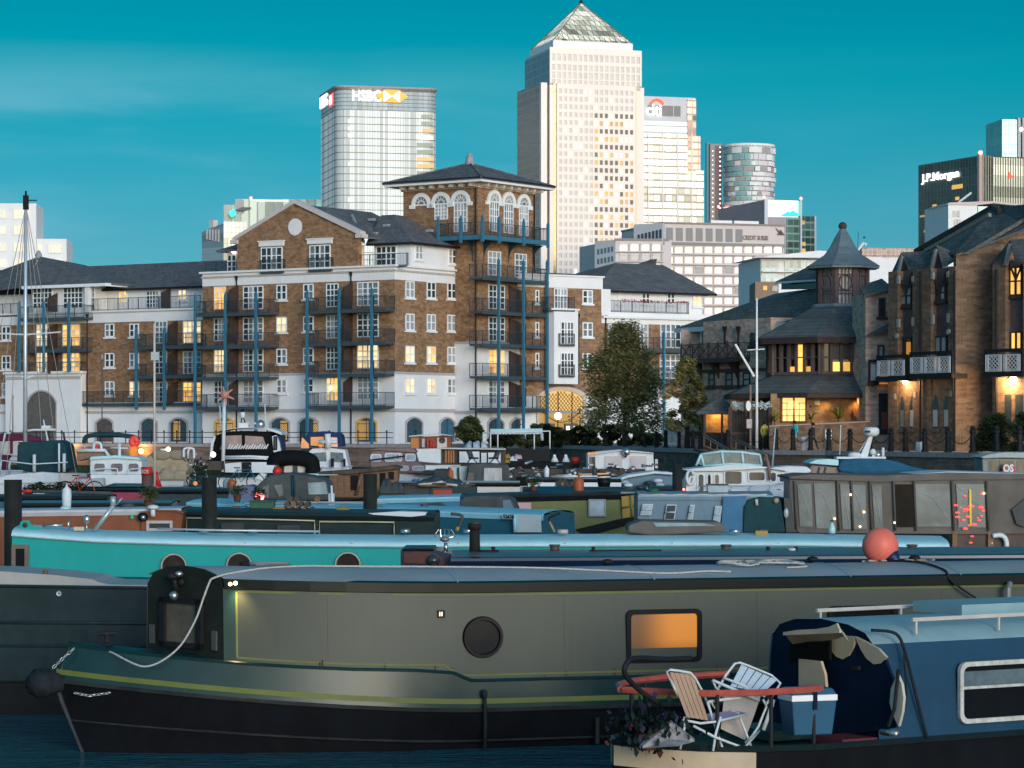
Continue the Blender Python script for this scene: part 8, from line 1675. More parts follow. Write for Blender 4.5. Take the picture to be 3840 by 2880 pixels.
b.tube('pole',[(590,1982,.3),(780,1988,.3),(1200,1993,.3)],.02,GALV)
b.tube('boat_hook',[(1690,1927,.4),(1728,1932,.4),(1732,1950,.4),(1712,1988,.4)],.03,P2('yellow_black_pole',(.05,.05,.05),r=.5),sm=True);b.tube('pole_tip',[(1718,1976,.38),(1712,1990,.38)],.034,YEL)
b.tube('crank',[(2060,1955,.4),(2062,1940,.4),(2100,1925,.4)],.02,PIPE,sm=True);b.tube('crank',[(2060,1955,.4),(2080,1995,.4)],.02,P2('brass_dull',(.35,.25,.10),r=.4))
tn_=Bt('covered_dinghy','long grey-brown canvas-covered tender lying on the turquoise boat roof',2353,47.4,0,'covered boat');tn_.poly('canvas_cover',[(2354,1975),(2358,1968),(2405,1953),(2700,1958),(2721,1974),(2716,1996),(2450,2008),(2356,1998)],.45,1.5,CANVB,bevel=.05);tn_.poly('pale_top',[(2450,1960),(2640,1962),(2690,1972),(2460,1975)],.43,.46,P2('pale_blue_canvas',(.22,.30,.33),r=.3,var=.3))  # pale blue, smoother patch over the upper part of the cover
o=Bt('sponge','yellow sponge block on the turquoise boat roof',2830,47.6,0,'sponge');o.box('block',2832,2880,1990,2009,.2,.4,P2('sponge_yellow',(.36,.25,.08),r=.9,bump=.4),bevel=.02);o.box('dark_top',2850,2882,1986,1990,.22,.38,DGREY)
o=Bt('spray_bottle','pale blue spray bottle standing on the turquoise boat roof',3120,47.6,0,'bottle');q=MB();q.smooth=True;u,_,z=o.p(3120,2000,.3);q.lathe([(.001,0),(.058,0),(.06,.08),(.045,.13),(.02,.18),(.018,.2)],(u,.3,z),14);q.obj('body',P2('bottle_plastic',(.4,.6,.62),r=.3),o.r);q=MB();q.box(u-.03,u+.02,.27,.33,z+.2,z+.235);q.obj('trigger',DGREY,o.r)
b=Bt('canopied_cruiser','cruiser under a long brown canopy with clear vinyl windows, right side',2955,51.5,0,'cruiser')
b.poly('canopy_top',[(2955,1788),(3020,1779),(3300,1783),(3560,1772),(3860,1777),(3860,1800),(3500,1802),(3300,1810),(2960,1796)],.0,2.3,CANVB,bevel=.03);b.poly('canopy_roof',[(3300,1786),(3560,1768),(3860,1776),(3860,1782),(3300,1790)],.1,2.2,P2('pale_canopy_top',(.50,.55,.57),r=.6,var=.12))
b.poly('canopy_wall',[(2962,1800),(3300,1808),(3500,1802),(3860,1798),(3860,2000),(3720,2003),(3000,1998),(2975,1980)],.03,.08,CANVB)
for i,(x0,x1,y0,y1)in enumerate(((2990,3042,1815,1975),(3052,3130,1812,1982),(3150,3185,1815,1985),(3190,3245,1818,1985),(3270,3305,1820,1980),(3430,3560,1815,1975),(3585,3690,1815,1978))):
 b.poly('vinyl_window',[(x0,y0),(x1,y0),(x1+6,y1),(x0+10,y1)],-.0,.02,CLEARP)
 b.tube('crease_highlight',[(x0+6,y0+10+12*(i%3),-.01),((x0+x1)/2,y0+50,-.015),(x1-2,y1-25,-.01)],.004,PALEW,sm=True)  # pale lines paint highlights along the vinyl creases
b.box('open_doorway',3355,3428,1816,1976,-.01,.02,P2('dark_interior',(.02,.015,.01),r=.7,var=.3))
for x in(2980,3140,3192,3262,3350,3428,3570,3700):b.tube('canopy_seam',[(x,1803,-.02),(x+8,1990,-.02)],.022,P2('canopy_seam_brown',(.10,.085,.075),r=.8))
b.tube('yellow_pole',[(3638,1835,-.04),(3640,1972,-.04)],.02,P2('brass_glow',(.5,.38,.05),r=.3,emit=(1,.7,.1),es=.3));rr=random.Random(3);q=MB()
for i in range(26):x,y=rr.gauss(3632,26),rr.gauss(1930,32);u,_,z=b.p(x,y,-.03);q.ball((u,-.03,z),rr.uniform(.012,.035),6,4,(1.6,.5,.7))
q.obj('red_fairy_lights',P2('red_glow',(.6,.05,.05),r=.3,emit=(1,.08,.06),es=1.3),b.r,stuff=True)
q=MB()
for x,y in((3690,1850),(3355,1960),(3190,1855),(3240,1920),(3130,1945),(3225,1975)):u,_,z=b.p(x,y,-.03);q.ball((u,-.03,z),.022,6,4)
q.obj('cabin_lights',P2('warm_spot',(.9,.7,.4),r=.3,emit=(1,.62,.3),es=4),b.r)
b.poly('stern_cabin',[(3560,2000),(3860,2000),(3860,2062),(3575,2062)],.1,1.9,P2('dark_brown_panel',(.09,.06,.045),r=.6,var=.3));b.box('wood_post',3705,3725,1998,2060,.02,.1,WOOD);b.box('wood_post',3572,3590,1998,2055,.02,.1,WOOD);b.tube('white_arch',[(3722,2010,0),(3755,2008,0),(3772,2025,0),(3775,2055,0)],.05,BWHITE,sm=True)
b.hull(2940,3900,2100,2100,2.4,BWHITE,None)
b.poly('dark_seat',[(3795,1910),(3812,1965),(3838,1975),(3860,1975),(3860,1860)],-.06,-.02,DGREY)
b=Bt('navy_narrowboat','navy blue narrowboat with a black chimney, between the olive and turquoise boats',1500,40.6,0,'narrowboat')
b.nb(1690,4000,2102,2088,NAVYB,P2('navy_grey_roof',(.10,.115,.13),r=.35,var=.15),NAVYB,1.0,1.9,.10,edge_h=.12);b.hull(1380,4100,2330,2330,2.1,BLKB,'L')
b.poly('front_hood',[(1502,2062),(1640,2064),(1700,2080),(1690,2150),(1502,2150)],.35,1.6,NAVYB);b.poly('arched_doors',[(1512,2110),(1515,2075),(1560,2068),(1620,2072),(1665,2095),(1668,2120)],.30,.34,P2('dark_red_door',(.08,.025,.02),r=.5,var=.4));b.box('hood_top',1508,1628,2057,2066,.3,1.6,BLKB,bevel=.02)
b.ball('dark_dome',1625,2102,.10,P2('bottle_green_glass',(.03,.05,.05),r=.2),.25,(1,1,.9))
c_=b.cyl('chimney',1780,1975,2080,.085,P2('sooty_iron',(.025,.022,.02),r=.7,var=.4),.7,.075,n=18);b.cyl('chimney_cap',1783,1955,1963,.10,RUST,.7,.02,n=18);b.cyl('chimney_collar',1780,1963,1985,.10,MATS['sooty_iron'],.7,n=18)
for x in(2080,2722,3420):b.cyl('roof_vent',x,2045,2068,.07,P2('brown_cap',(.09,.06,.05),r=.5),.9,n=14);b.cyl('vent_cap',x,2042,2048,.085,MATS['brown_cap'],.9,n=14)
for x0,x1 in((1795,1870),(2210,2480),(2870,2960),(3080,3130)):b.tube('roof_rod',[(x0,2068,.6),(x1,2066,.6)],.02,PIPE)
for x in(1850,2225,2880,2985):b.cyl('roof_cleat',x,2050,2070,.028,PIPE,.6,n=8)
b.cyl('white_cup',2970,2056,2070,.06,BWHITE,.6,n=14)
sat=Bt('wire_sculpture','small wire-armed lamp stand on the navy boat roof beside the chimney',1670,41,0,'ornament');sat.cyl('stem',1672,2035,2070,.03,CHROME,.6);sat.ball('bowl',1668,2022,.075,P2('pinkish_metal',(.30,.25,.25),r=.4,metal=.5),.6,(1,1,.6));
q=MB()
for i in range(7):a=-1.2+i*.4;u,_,z=sat.p(1668,2022,.6);q.tube(smooth_pts([(u,.6,z),(u+.10*math.sin(a)*1.4,.6+.04*math.cos(i),z+.04),(u+.17*math.sin(a),.6,z+.15*math.cos(a)),(u+.10*math.sin(a),.6,z+.15)],3),.006,4)
q.obj('wire_arms',CHROME,sat.r)
b=Bt('dark_barge','dark grey-green barge hull with a cream deck edge behind the olive boat bow',-200,35.4,0,'barge')
hp=[(-200,2142,1.5),(0,2142),(300,2163),(352,2175),(400,2190)]
b.poly('cream_deckhouse',[(-200,2140),(0,2142),(200,2156),(345,2172),(372,2184),(410,2192),(700,2197),(700,2210),(-200,2200)],.25,1.6,P2('old_cream_paint',(.36,.35,.33),r=.6,var=.1))
b.poly('hull_side',[(-200,2192),(570,2203),(760,2205),(760,2560),(-200,2560)],.0,2.4,P2('dark_slate_green',(.018,.034,.036),r=.4,var=.3,streak=.35,dirt=(.03,.045,.045)),bevel=.03)
for y in(2334,2420):b.tube('rubbing_strake',[(-200,y,-.01),(760,y+4,-.01)],.022,MATS['dark_slate_green'])
b.tube('top_rail',[(-200,2196,-.01),(570,2205,-.01),(760,2207,-.01)],.02,MATS['dark_slate_green'])
b.cyl('navigation_lamp',170,2138,2158,.035,WOOD,.3);q=MB();u,_,z=b.p(221,2226);q.lathe([(.012,0),(.03,-.02),(.035,-.0)],(u,-.005,z),14,'y');q.obj('drain_hole',BWHITE,b.r)
b.poly('waterline_hull',[(-200,2550),(760,2550),(740,2700),(-200,2700)],.05,2.3,BLKB)
b=Bt('rust_brown_boat','rust-brown painted boat with a white roof edge behind the turquoise bow',-150,55,0,'narrowboat',o=(0,1780,1270/760))
q_=b.nb(-250,1135,240,222,RUSTP,P2('faded_white_roof',(.50,.50,.52),r=.5,var=.1),MATS['faded_white_roof'],1.25,2.0,.04);b.hull(-300,1240,560,560,2.2,RUST,'R')
b.poly('raised_cabin',[(880,230),(980,222),(1100,225),(1150,240),(1136,360),(880,360)],-.05,1.9,RUSTP,bevel=.02);b.poly('cabin_roof',[(875,232),(975,219),(1105,220),(1153,236),(1150,244),(1100,230),(975,228),(880,240)],-.12,2.0,P2('brown_roof',(.16,.09,.05),r=.5))
b.win(918,1082,288,352,-.06,SMOKE,P2('greyed_white_frame',(.45,.44,.42),r=.5),.055,.02)
b.cyl('mushroom_stem',958,215,262,.05,BWHITE,-.15);b.ball('mushroom_lamp',958,205,.10,BWHITE,-.15,(1.2,1,.55));b.ball('dark_lamp',895,265,.09,BLKB,-.12,(1.2,1,1));b.ball('lamp_lens',897,268,.055,CHROME,-.18);b.box('green_starboard_lamp',818,835,250,276,-.1,-.04,P2('green_lamp',(.02,.25,.12),r=.3,emit=(.05,.6,.3),es=.2))
b.ball('roof_dome',408,217,.12,P2('ice_blue_roof',(1,1,1)),.5,(1,1,.6));b.tube('stay',[(730,190,.3),(765,145,.3)],.012,GALV)
b=Bt('lined_black_boat','black-green narrowboat with cream rectangular coach lines and grey roof',640,55.5,-2,'narrowboat')
b.nb(640,1628,1925,1938,P2('black_green_paint',(.014,.028,.028),r=.45,var=.3),DGREY,P2('black_green_edge',(.010,.020,.022),r=.4),1.1,2.0,.10);b.hull(560,1650,2140,2140,2.1,BLKB,'LR')
def line_rect(x0,x1,y0,y1,yb):
 b.tube('coach_line',[(x0,yb,-.05),(x0,y0,-.05),(x1,y1,-.05),(x1,yb,-.05)],.018,P2('cream_line',(.55,.48,.30),r=.5),n=4)
line_rect(700,1180,1941,1953,2010);line_rect(1198,1478,1955,1959,2010);b.win(1040,1125,1970,2010,-.04,SMOKE,DGREY,.05,.02);b.win(830,915,1962,2010,-.04,SMOKE,DGREY,.05,.02)
for x,y in((870,1898),(1180,1908),(1420,1918)):b.box('roof_box',x,x+25,y,y+12,.7,.9,P2('brown_cap',(.09,.06,.05)))
for x in(1040,1280):b.heap('roof_rope_pile',x-22,x+28,1898,1912,.6,.9,P2('mustard_panel',(.3,.2,.05)),4)
q_=Bt('white_solar_board','white board lying on the black boat roof beneath a mooring post',1380,55,-2,'board');q_.poly('panel',[(1380,1925),(1500,1918),(1598,1921),(1596,1932),(1540,1938),(1400,1930)],.3,.9,BWHITE)
b=Bt('blue_narrowboat','blue narrowboat with a wide pale blue roof and number plate near its stern',700,68,-24,'narrowboat')
b.nb(700,2034,1888,1935,DTEAL,P2('sky_blue_roof',(.22,.50,.60),r=.4,var=.15),P2('sky_blue_edge',(.25,.52,.62),r=.4,var=.1),1.2,2.0,.10,edge_h=.11);b.hull(600,2050,2000,2100,2.1,BLKB,'L')
b.poly('grey_stern_panel',[(1937,1930),(2026,1932),(2029,1996),(1940,1996)],-.09,-.05,P2('pale_grey_panel',(.42,.48,.50),r=.5,var=.08));b.tube('stern_trim',[(1930,1928,-.1),(1932,1996,-.1)],.05,MATS['sky_blue_edge'])
b.box('number_plate',1884,1922,1931,1945,-.14,-.10,BWHITE);a_=b.p(1886,1943,-.145);text('52626',.12,BLKB,b.r,a_,bold=.006,sx=.95,ext=.004)
for x,y in((1020,1885),(1590,1900)):b.cyl('roof_vent',x,y-10,y+6,.09,P2('brown_cap',(.09,.06,.05)),.7)
b.tube('white_stanchion',[(1243,1820,.3),(1245,1875,.3),(1250,1895,.3)],.03,BWHITE);b.box('stanchion_block',1232,1247,1850,1896,.3,.4,BWHITE)
b=Bt('green_narrowboat','moss green narrowboat with mustard stern panels and a dark roof',1700,74,-2,'narrowboat')
b.nb(1700,2392,1868,1852,OLG,DGREY,BLKB,1.15,2.0,.10,ends=(0,-.0),edge_h=.14);b.hull(1500,2470,1990,1960,2.1,BLKB,'R',sheer=.2)
b.poly('mustard_panel',[(2330,1862),(2392,1855),(2407,1935),(2335,1945)],-.09,-.05,YEL);b.tube('panel_bar',[(2332,1905,-.1),(2398,1893,-.1)],.03,OLG);b.tube('panel_bar',[(2363,1858,-.1),(2370,1942,-.1)],.03,OLG)
b.poly('stern_wedge',[(2160,1985),(2330,1945),(2412,1930),(2460,1925),(2470,1935),(2380,1960),(2200,2010)],-.12,1.8,BLKB)
b.win(2207,2272,1872,1937,-.06,PALEW,P2('grey_blue_frame',(.25,.30,.32),r=.5),.04,.01);b.box('pink_pane',1936,1992,1885,1922,-.08,-.04,PINKG)
b.tube('tiller',[(2400,1945,.6),(2440,1932,.6),(2475,1925,.6)],.05,BLKB);b.box('fender',2470,2493,1897,1948,.5,.7,BLKB,bevel=.03);b.cyl('black_bucket',2265,1793,1825,.16,BLKB,.6,.20,n=14)
rl=Bt('roof_load','heap of dark tarpaulins, poles and timber on the green boat roof',1480,78,-1,'tarpaulin heap');rl.box('dark_crate',1420,1610,1832,1868,.2,1.4,DGREY);rl.box('dark_crate',1612,1785,1827,1862,.2,1.4,P2('deep_green_grey',(.025,.05,.05),r=.7,var=.3))
for i,(x0,x1,y0,y1,m_)in enumerate(((1418,1520,1798,1850,CANVG),(1500,1640,1806,1838,WOODD),(1560,1740,1785,1832,P2('slate_green_canvas',(.035,.06,.065),r=.8,var=.3)),(1650,1770,1805,1832,CANVG))):rl.heap('tarpaulin',x0,x1,y0,y1,.1+.1*i,1.2,m_,i+3,.5)
rr=random.Random(12)
for i in range(12):x=rr.uniform(1510,1680);rl.tube('timber_pole',[(x,rr.uniform(1812,1826),rr.uniform(.0,.8)),(x+rr.uniform(60,130),rr.uniform(1806,1826),rr.uniform(0,.8))],.035,rr.choice((WOODD,WOOD,BWARM,DGREY)))
b=Bt('blue_tarp_boat','low blue boat carrying a rounded tarpaulin and a grey cratch cover',1410,71,-3,'narrowboat');b.nb(1415,1725,1875,1867,MBLUE,P2('sky_blue_roof',(0,0,0)),MATS['sky_blue_edge'],1.1,2.0,.08);b.hull(1380,1960,1960,1960,2.1,BLKB,None)
b.poly('grey_cratch',[(1722,1900),(1724,1872),(1745,1862),(1800,1857),(1880,1860),(1920,1872),(1940,1920),(1722,1920)],.0,1.8,CANVG,bevel=.08);b.poly('cratch_window',[(1885,1877),(1912,1874),(1932,1918),(1888,1912)],-.03,.0,BLG)
b.heap('blue_yellow_tarp',1522,1612,1858,1880,.3,1.3,P2('icy_tarp',(.30,.48,.52),r=.6,var=.4,nscale=5),5,.3);b.cyl('rusty_pipe',1532,1868,1885,.12,RUST,.2,n=12);b.poly('green_cover',[(1565,1900),(1600,1888),(1650,1884),(1690,1900)],.0,.8,P2('deep_green_grey',(0,0,0)),bevel=.04)
b=Bt('blue_grey_boat','blue-grey boat with four slanted windows and a dark green bow cover',2390,68,0,'houseboat')
b.nb(2392,2900,1862,1862,BLG,P2('rope_edged_roof',(.16,.26,.34),r=.5,var=.2),P2('slate_edge',(.20,.30,.36),r=.5,var=.15),1.4,2.3,.10);b.hull(2340,2980,2080,2080,2.4,BLKB,'R')
b.poly('blue_front',[(2712,1862),(2800,1860),(2790,1996),(2705,1996)],-.09,-.05,MBLUE)
b.poly('bow_cover',[(2786,1996),(2790,1900),(2808,1873),(2850,1863),(2905,1865),(2928,1878),(2945,1990),(2940,1998)],-.16,1.6,CANVD,bevel=.06);b.tube('cover_lamp',[(2836,1872,-.2),(2838,1895,-.2)],.04,BWARM);b.ball('cover_knob',2910,1878,.07,TANC,-.2)
for x0,x1,y0,y1,g_ in((2410,2450,1890,1932,PALEW),(2500,2538,1892,1950,SMOKE),(2588,2606,1893,1948,PALEW),(2682,2708,1898,1962,PALEW)):
 b.poly('window',[(x0,y0),(x1,y0),(x1-8,y1),(x0-10,y1)],-.08,-.05,P2('pale_frame_blue',(.42,.52,.56),r=.4));b.poly('pane',[(x0+3,y0+4),(x1-4,y0+4),(x1-11,y1-4),(x0-6,y1-4)],-.10,-.075,g_);b.tube('window_bar',[(x0-4,(y0+y1)/2,-.11),(x1-4,(y0+y1)/2,-.11)],.02,MATS['pale_frame_blue'])
b.tube('rope_edge',[(2395+40*i,1855+3*(i%2),.0)for i in range(13)],.025,BWARM);b.poly('side_board',[(2940,1868),(2975,1870),(2988,1996),(2948,1996)],.1,1.4,DGREY);b.ball('side_lamp',2948,1924,.09,PALEW,-.1,(.7,.4,1.4))
b=Bt('white_cruiser','white wheelhouse cruiser with an angled upper windscreen, right of centre',2560,99,0,'cruiser',o=(2200,1550,2.765))
b.poly('wheelhouse',[(1100,590),(1410,595),(1870,555),(2060,600),(2080,720),(2100,835),(1020,835),(1040,700)],.0,2.6,BWHITE,bevel=.04);b.poly('roof',[(990,585),(1240,560),(1500,530),(1760,540),(2000,580),(2090,605),(1870,570),(1410,600),(1100,600)],-.2,2.8,BWHITE,bevel=.03)
b.poly('upper_windscreen',[(1140,520),(1190,410),(1400,395),(1610,402),(1795,430),(1815,540),(1500,520),(1215,545)],.5,.55,P2('smoky_screen',(.12,.17,.19),r=.15,var=.4));
for pts in([(1185,425),(1400,395),(1610,402),(1795,430)],[(1215,545),(1500,525),(1815,540)],[(1185,425),(1215,545)],[(1400,395),(1420,530)],[(1610,402),(1625,530)],[(1795,430),(1815,540)],[(1185,425),(1135,540)]):b.tube('screen_frame',[(x,y,.47)for x,y in pts],.045,P2('ice_blue_roof',(0,0,0)))
for x0,x1,y0,y1,g_ in((1145,1225,620,830,SMOKE),(1240,1300,620,830,SMOKE),(1315,1385,622,750,P2('tan_curtain_pane',(.22,.15,.11),r=.4)),(1420,1620,590,745,SMOKE),(1670,1860,597,710,SMOKE),(1895,1975,600,720,SMOKE),(1985,2065,612,725,SMOKE)):b.win(x0,x1,y0,y1,-.02,g_,BWHITE,.05,.10)
b.tube('hand_rail',[(1170,755,-.4),(1500,757,-.5),(1900,745,-.5),(2080,720,-.4)],.03,GALV)
for x in(1170,1340,1500,1700,1900):b.tube('rail_post',[(x,757,-.45),(x-15,830,-.45)],.02,GALV)
b.hull(1000,2130,880,850,2.8,BWHITE,'R',sheer=.2);b.poly('low_cabin',[(1360,800),(1700,770),(2050,800),(2060,860),(1360,860)],-.3,.0,BWHITE)
for x0,x1,y0,y1 in((1370,1465,805,828),(1500,1600,805,830)):b.win(x0,x1,y0,y1,-.32,SMOKE,GALV,.03,.05)
b.tube('life_ring',[(1075+38*math.cos(k*.6),665+75*math.sin(k*.6),-.1)for k in range(11)],.06,BWHITE)
b.tube('whip_aerial',[(2928,1745)if 0 else(1925,555,.5),(1955,150,.5)],.03,PALEW);b.tube('wood_boom',[(1855,420,-.2),(1890,560,-.2),(1900,690,-.2)],.06,P2('reddish_spar',(.20,.12,.10),r=.6));b.box('red_side_lamp',990,1015,778,800,-.1,.0,RED_LAMP)
b.heap('fore_tarp',1890,2090,770,850,-.3,1.2,WOODD,8,.4)
b=Bt('radar_cruiser','motor cruiser with a blue canvas cover and white radar dome on a raked mast',3030,112,0,'cruiser',o=(3040,1550,2.765))
b.poly('blue_cover',[(280,590),(300,510),(340,480),(500,468),(760,470),(900,500),(1050,550),(1250,590),(1100,612),(500,632),(320,610)],-.2,2.6,BLUEC,bevel=.1);b.poly('coachroof',[(-20,515),(60,480),(200,473),(290,480),(290,545),(0,520)],-.1,2.5,P2('ice_blue_roof',(0,0,0)),bevel=.04)
b.poly('wheelhouse',[(10,540),(290,560),(290,660),(-60,660)],.0,2.4,MAUVEB);b.poly('side_windows',[(30,555),(255,572),(250,650),(-5,640)],-.03,.0,P2('brownish_pane',(.16,.12,.11),r=.25,var=.3))
for x in(85,150):b.tube('window_post',[(x+5,560,-.05),(x-15,645,-.05)],.04,DGREY)
b.box('arch_base',270,780,450,472,.5,1.4,BWHITE);b.poly('raked_mast',[(510,455),(590,455),(645,235),(605,235)],.8,1.1,BWHITE);b.tube('mast_brace',[(460,470,.7),(600,240,.9)],.02,GALV)
q=MB();q.smooth=True;u,_,z=b.p(628,190,.9);q.lathe([(.001,-.19),(.24,-.18),(.33,-.08),(.33,.10),(.24,.18),(.001,.19)],(u,.9,z),20);q.obj('radar_dome',BWHITE,b.r)
text('BRITON',.10,P2('black_boat_paint',(0,0,0)),b.r,b.p(562,197,.54),bold=.01,sx=.6,ext=.005)
b.tube('whip_aerial',[(300,430,.6),(313,120,.6)],.022,BWHITE);b.cyl('light_stub',750,355,455,.06,BWHITE,.8);b.ball('dome_light',455,432,.22,BWHITE,.8,(1.3,1,.6));b.ball('horn',645,400,.13,BWHITE,.8);b.ball('searchlight',695,430,.13,CHROME,.8);b.box('stub',640,665,405,450,.8,.9,BWHITE)
b.hull(-100,1350,700,700,2.8,BWHITE,'R');b.poly('foredeck',[(290,610),(1260,605),(1350,650),(290,660)],-.1,2.5,DGREY)
b.poly('white_motorboat_bow',[(-400,560),(-230,545),(-40,550),(20,600),(-60,640),(-350,620)],-.6,1.5,BWHITE,bevel=.08)
b=Bt('grey_wheelhouse_boat','boat with a pale curved wheelhouse roof, cut by the right edge',3675,122,0,'boat',o=(3040,1550,2.765));b.poly('roof',[(1755,455),(1850,425),(1990,405),(2350,405),(2350,470),(1990,462),(1800,470)],-.2,2.6,P2('pale_grey_roof',(.38,.42,.42),r=.6,var=.1),bevel=.05)
b.poly('wheelhouse',[(1780,470),(2300,470),(2300,640),(1790,640)],.0,2.3,P2('grey_green_cabin',(.22,.25,.24),r=.6,var=.2))
for x0,x1 in((1845,1865),(1870,1950),(1960,2110),(2140,2260)):b.box('window',x0,x1,490,625,-.03,.0,SMOKE)
b.hull(1700,2500,720,720,2.6,DGREY,'L')
o=Bt('sos_ring_sign','red lifebuoy sign with white letters in the right-edge wheelhouse',3760,121.5,0,'sign',o=(3040,1550,2.765));o.box('panel',1992,2125,550,625,-.1,-.05,REDP);text('OS',.45,BWHITE,o.r,o.p(1996,605,-.12),bold=.02,sx=.8,ext=.005)
b=Bt('white_cabin_boat','white boxy houseboat end with two pale panels and an orange lamp',2205,134,0,'houseboat',o=(2200,1550,2.765))
b.poly('cabin',[(12,430),(110,405),(330,385),(690,415),(700,600),(640,640),(10,660)],.0,3.2,BWHITE,bevel=.04);b.poly('roof_edge',[(8,425),(110,398),(330,378),(420,380),(693,408),(693,418),(330,392),(10,440)],-.15,3.3,P2('faded_white_roof',(0,0,0)))
for x0,x1 in((190,370),(450,622)):b.poly('panel',[(x0,450),(x0+15,442),(x1-8,442),(x1,455),(x1,595),(x0,595)],-.05,-.0,P2('pinkish_panel',(.52,.48,.48),r=.6))
b.box('side_door',28,90,450,650,-.04,.0,MAUVEB);b.box('door_pane',55,85,455,620,-.06,-.04,SMOKE);b.box('orange_lamp',10,105,405,425,-.2,-.1,ORGL);b.ball('lamp_cluster',412,400,.2,CHROME,-.3);b.tube('lamp_stay',[(400,460,-.3),(420,380,-.3)],.05,BLKB)
b.heap('dark_cover',180,430,545,640,-1.2,-.1,NAVC,3,.3);b.heap('dark_cover',450,690,582,640,-1.2,-.1,BLKC,4,.3);b.hull(0,900,720,700,3.0,BWHITE,'R');b.tube('red_pulpit',[(140,640,-1),(140,597,-1),(395,590,-1),(400,630,-1)],.04,REDP)
b.box('chimney',710,738,475,570,1,1.4,BWARM);b.box('red_light',58,90,650,690,-1.2,-1,RED_LAMP);b.box('red_light',85,135,700,760,-1.4,-1.2,REDP)
b=Bt('blue_bow_yacht','white and blue yacht bow pointing at the viewer beside the mooring post',2300,120,0,'yacht',o=(2200,1550,2.765));b.poly('bow',[(280,710),(420,660),(700,620),(880,640),(1000,680),(880,770),(330,770)],.0,3,BLG,bevel=.1);b.poly('white_rim',[(280,700),(420,640),(700,600),(900,615),(900,640),(700,628),(420,672),(290,722)],-.2,3,BWHITE,bevel=.05)
for i,(x,y)in enumerate(((395,715),(430,745),(640,720),(760,740),(740,700),(560,770),(660,780),(820,780))):b.ball('deck_fitting',x,y,.16,(PALEW,BWHITE,DGREY)[i%3],-.4,(1.3,1,.6))
b.box('blue_hull',150,1000,740,830,-.1,3.2,DTEAL)
b=Bt('wooden_cabin_boat','brown wooden-cabined boat with a sloping roof, left of centre',1190,90,0,'houseboat',o=(700,1350,2.765))
b.poly('roof',[(1340,1165),(1500,1155),(1990,1115),(2130,1095),(2215,1112),(2215,1130),(2010,1150),(1700,1185),(1370,1180)],-.2,2.4,WOODD,bevel=.02);b.poly('cabin',[(1375,1185),(1500,1185),(2000,1145),(2190,1130),(2160,1420),(1520,1425),(1490,1250),(1380,1230)],.0,2.1,WOOD)
for x0,x1,y0,y1 in((1700,1775,1195,1350),(1400,1480,1200,1240),(2000,2060,1170,1310),(2090,2150,1160,1240)):b.box('window',x0,x1,y0,y1,-.04,.0,WG)
for i in range(11):x=1510+i*62;b.box('cabin_board',x,x+57,1190-i*3.4 if 0 else(1192-(x-1510)*.085),1420,-.03,.0,WOOD)if not 1690<x<1790 else None
b.tube('brace',[(1810,1180,-.1),(1760,1400,-.1)],.06,WOOD);b.hull(1300,2250,1480,1480,2.3,BLKB,'R');b.box('cream_plank',1380,1370+200,1182,1195,-.1,0,P2('ice_blue_roof',(0,0,0)))
b.heap('green_tarp',1990,2230,1230,1400,-.6,1.5,P2('slate_green_canvas',(0,0,0)),6,.35)
b=Bt('grey_canopy_boat','boat under a rounded grey canopy with vinyl windows and a small red light',955,79,0,'boat',o=(700,1350,2.765))
b.poly('canopy',[(705,1440),(715,1320),(760,1270),(860,1195),(1050,1172),(1270,1200),(1430,1235),(1470,1300),(1485,1460),(1100,1470)],.0,2.2,CANVG,bevel=.10);b.poly('vinyl_window',[(760,1410),(775,1330),(850,1290),(850,1430)],-.03,.0,CLEARP);b.poly('vinyl_window',[(905,1300),(990,1290),(1000,1400),(960,1420)],-.03,.0,CLEARP);b.poly('vinyl_window',[(1255,1275),(1440,1265),(1465,1390),(1265,1395)],-.03,.0,P2('pale_vinyl',(.25,.32,.33),r=.3,var=.4))
for x in(1090,1110):b.tube('canopy_seam',[(x,1190,-.03),(x+10,1465,-.03)],.03,CANVD)
b.ball('red_light',757,1415,.13,RED_LAMP,-.05,(1,.5,1.2));b.hull(640,1600,1520,1520,2.3,BLG,None);b.poly('blue_bow',[(430,1440),(450,1320),(640,1300),(705,1320),(705,1445)],.2,1.9,P2('violet_blue_paint',(.10,.12,.22),r=.5,var=.15))
b=Bt('black_motor_yacht','motor yacht with a black canopied wheelhouse and wide panoramic windscreens',790,128,0,'motor yacht',o=(700,1350,2.765))
b.poly('wheelhouse',[(285,790),(400,745),(560,735),(860,745),(905,800),(985,1010),(990,1060),(260,1050),(280,900)],.0,3.2,BLKC,bevel=.08);b.poly('roof',[(300,750),(400,725),(560,712),(820,722),(920,755),(985,780),(980,745),(850,705),(560,700),(380,715)],-.2,3.4,BWHITE,bevel=.04)
b.poly('windscreen',[(345,925),(400,785),(570,780),(572,925)],-.04,.0,P2('brown_reflecting_screen',(.30,.22,.20),r=.25,var=.4,nscale=1.2));b.poly('windscreen',[(605,925),(605,785),(790,795),(835,920)],-.04,.0,MATS['brown_reflecting_screen'])
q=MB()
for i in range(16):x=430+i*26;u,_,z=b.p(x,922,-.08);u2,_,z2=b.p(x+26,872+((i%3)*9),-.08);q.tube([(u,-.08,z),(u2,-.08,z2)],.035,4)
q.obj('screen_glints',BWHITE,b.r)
b.poly('side_frame',[(235,1050),(255,850),(290,780),(300,800),(270,900),(262,1050)],-.15,0,BWHITE);b.poly('side_frame',[(885,790),(905,995),(985,1000),(960,850),(930,780)],-.15,.3,BWHITE);b.win(900,940,790,935,-.17,SMOKE,BLKC,.05,.05)
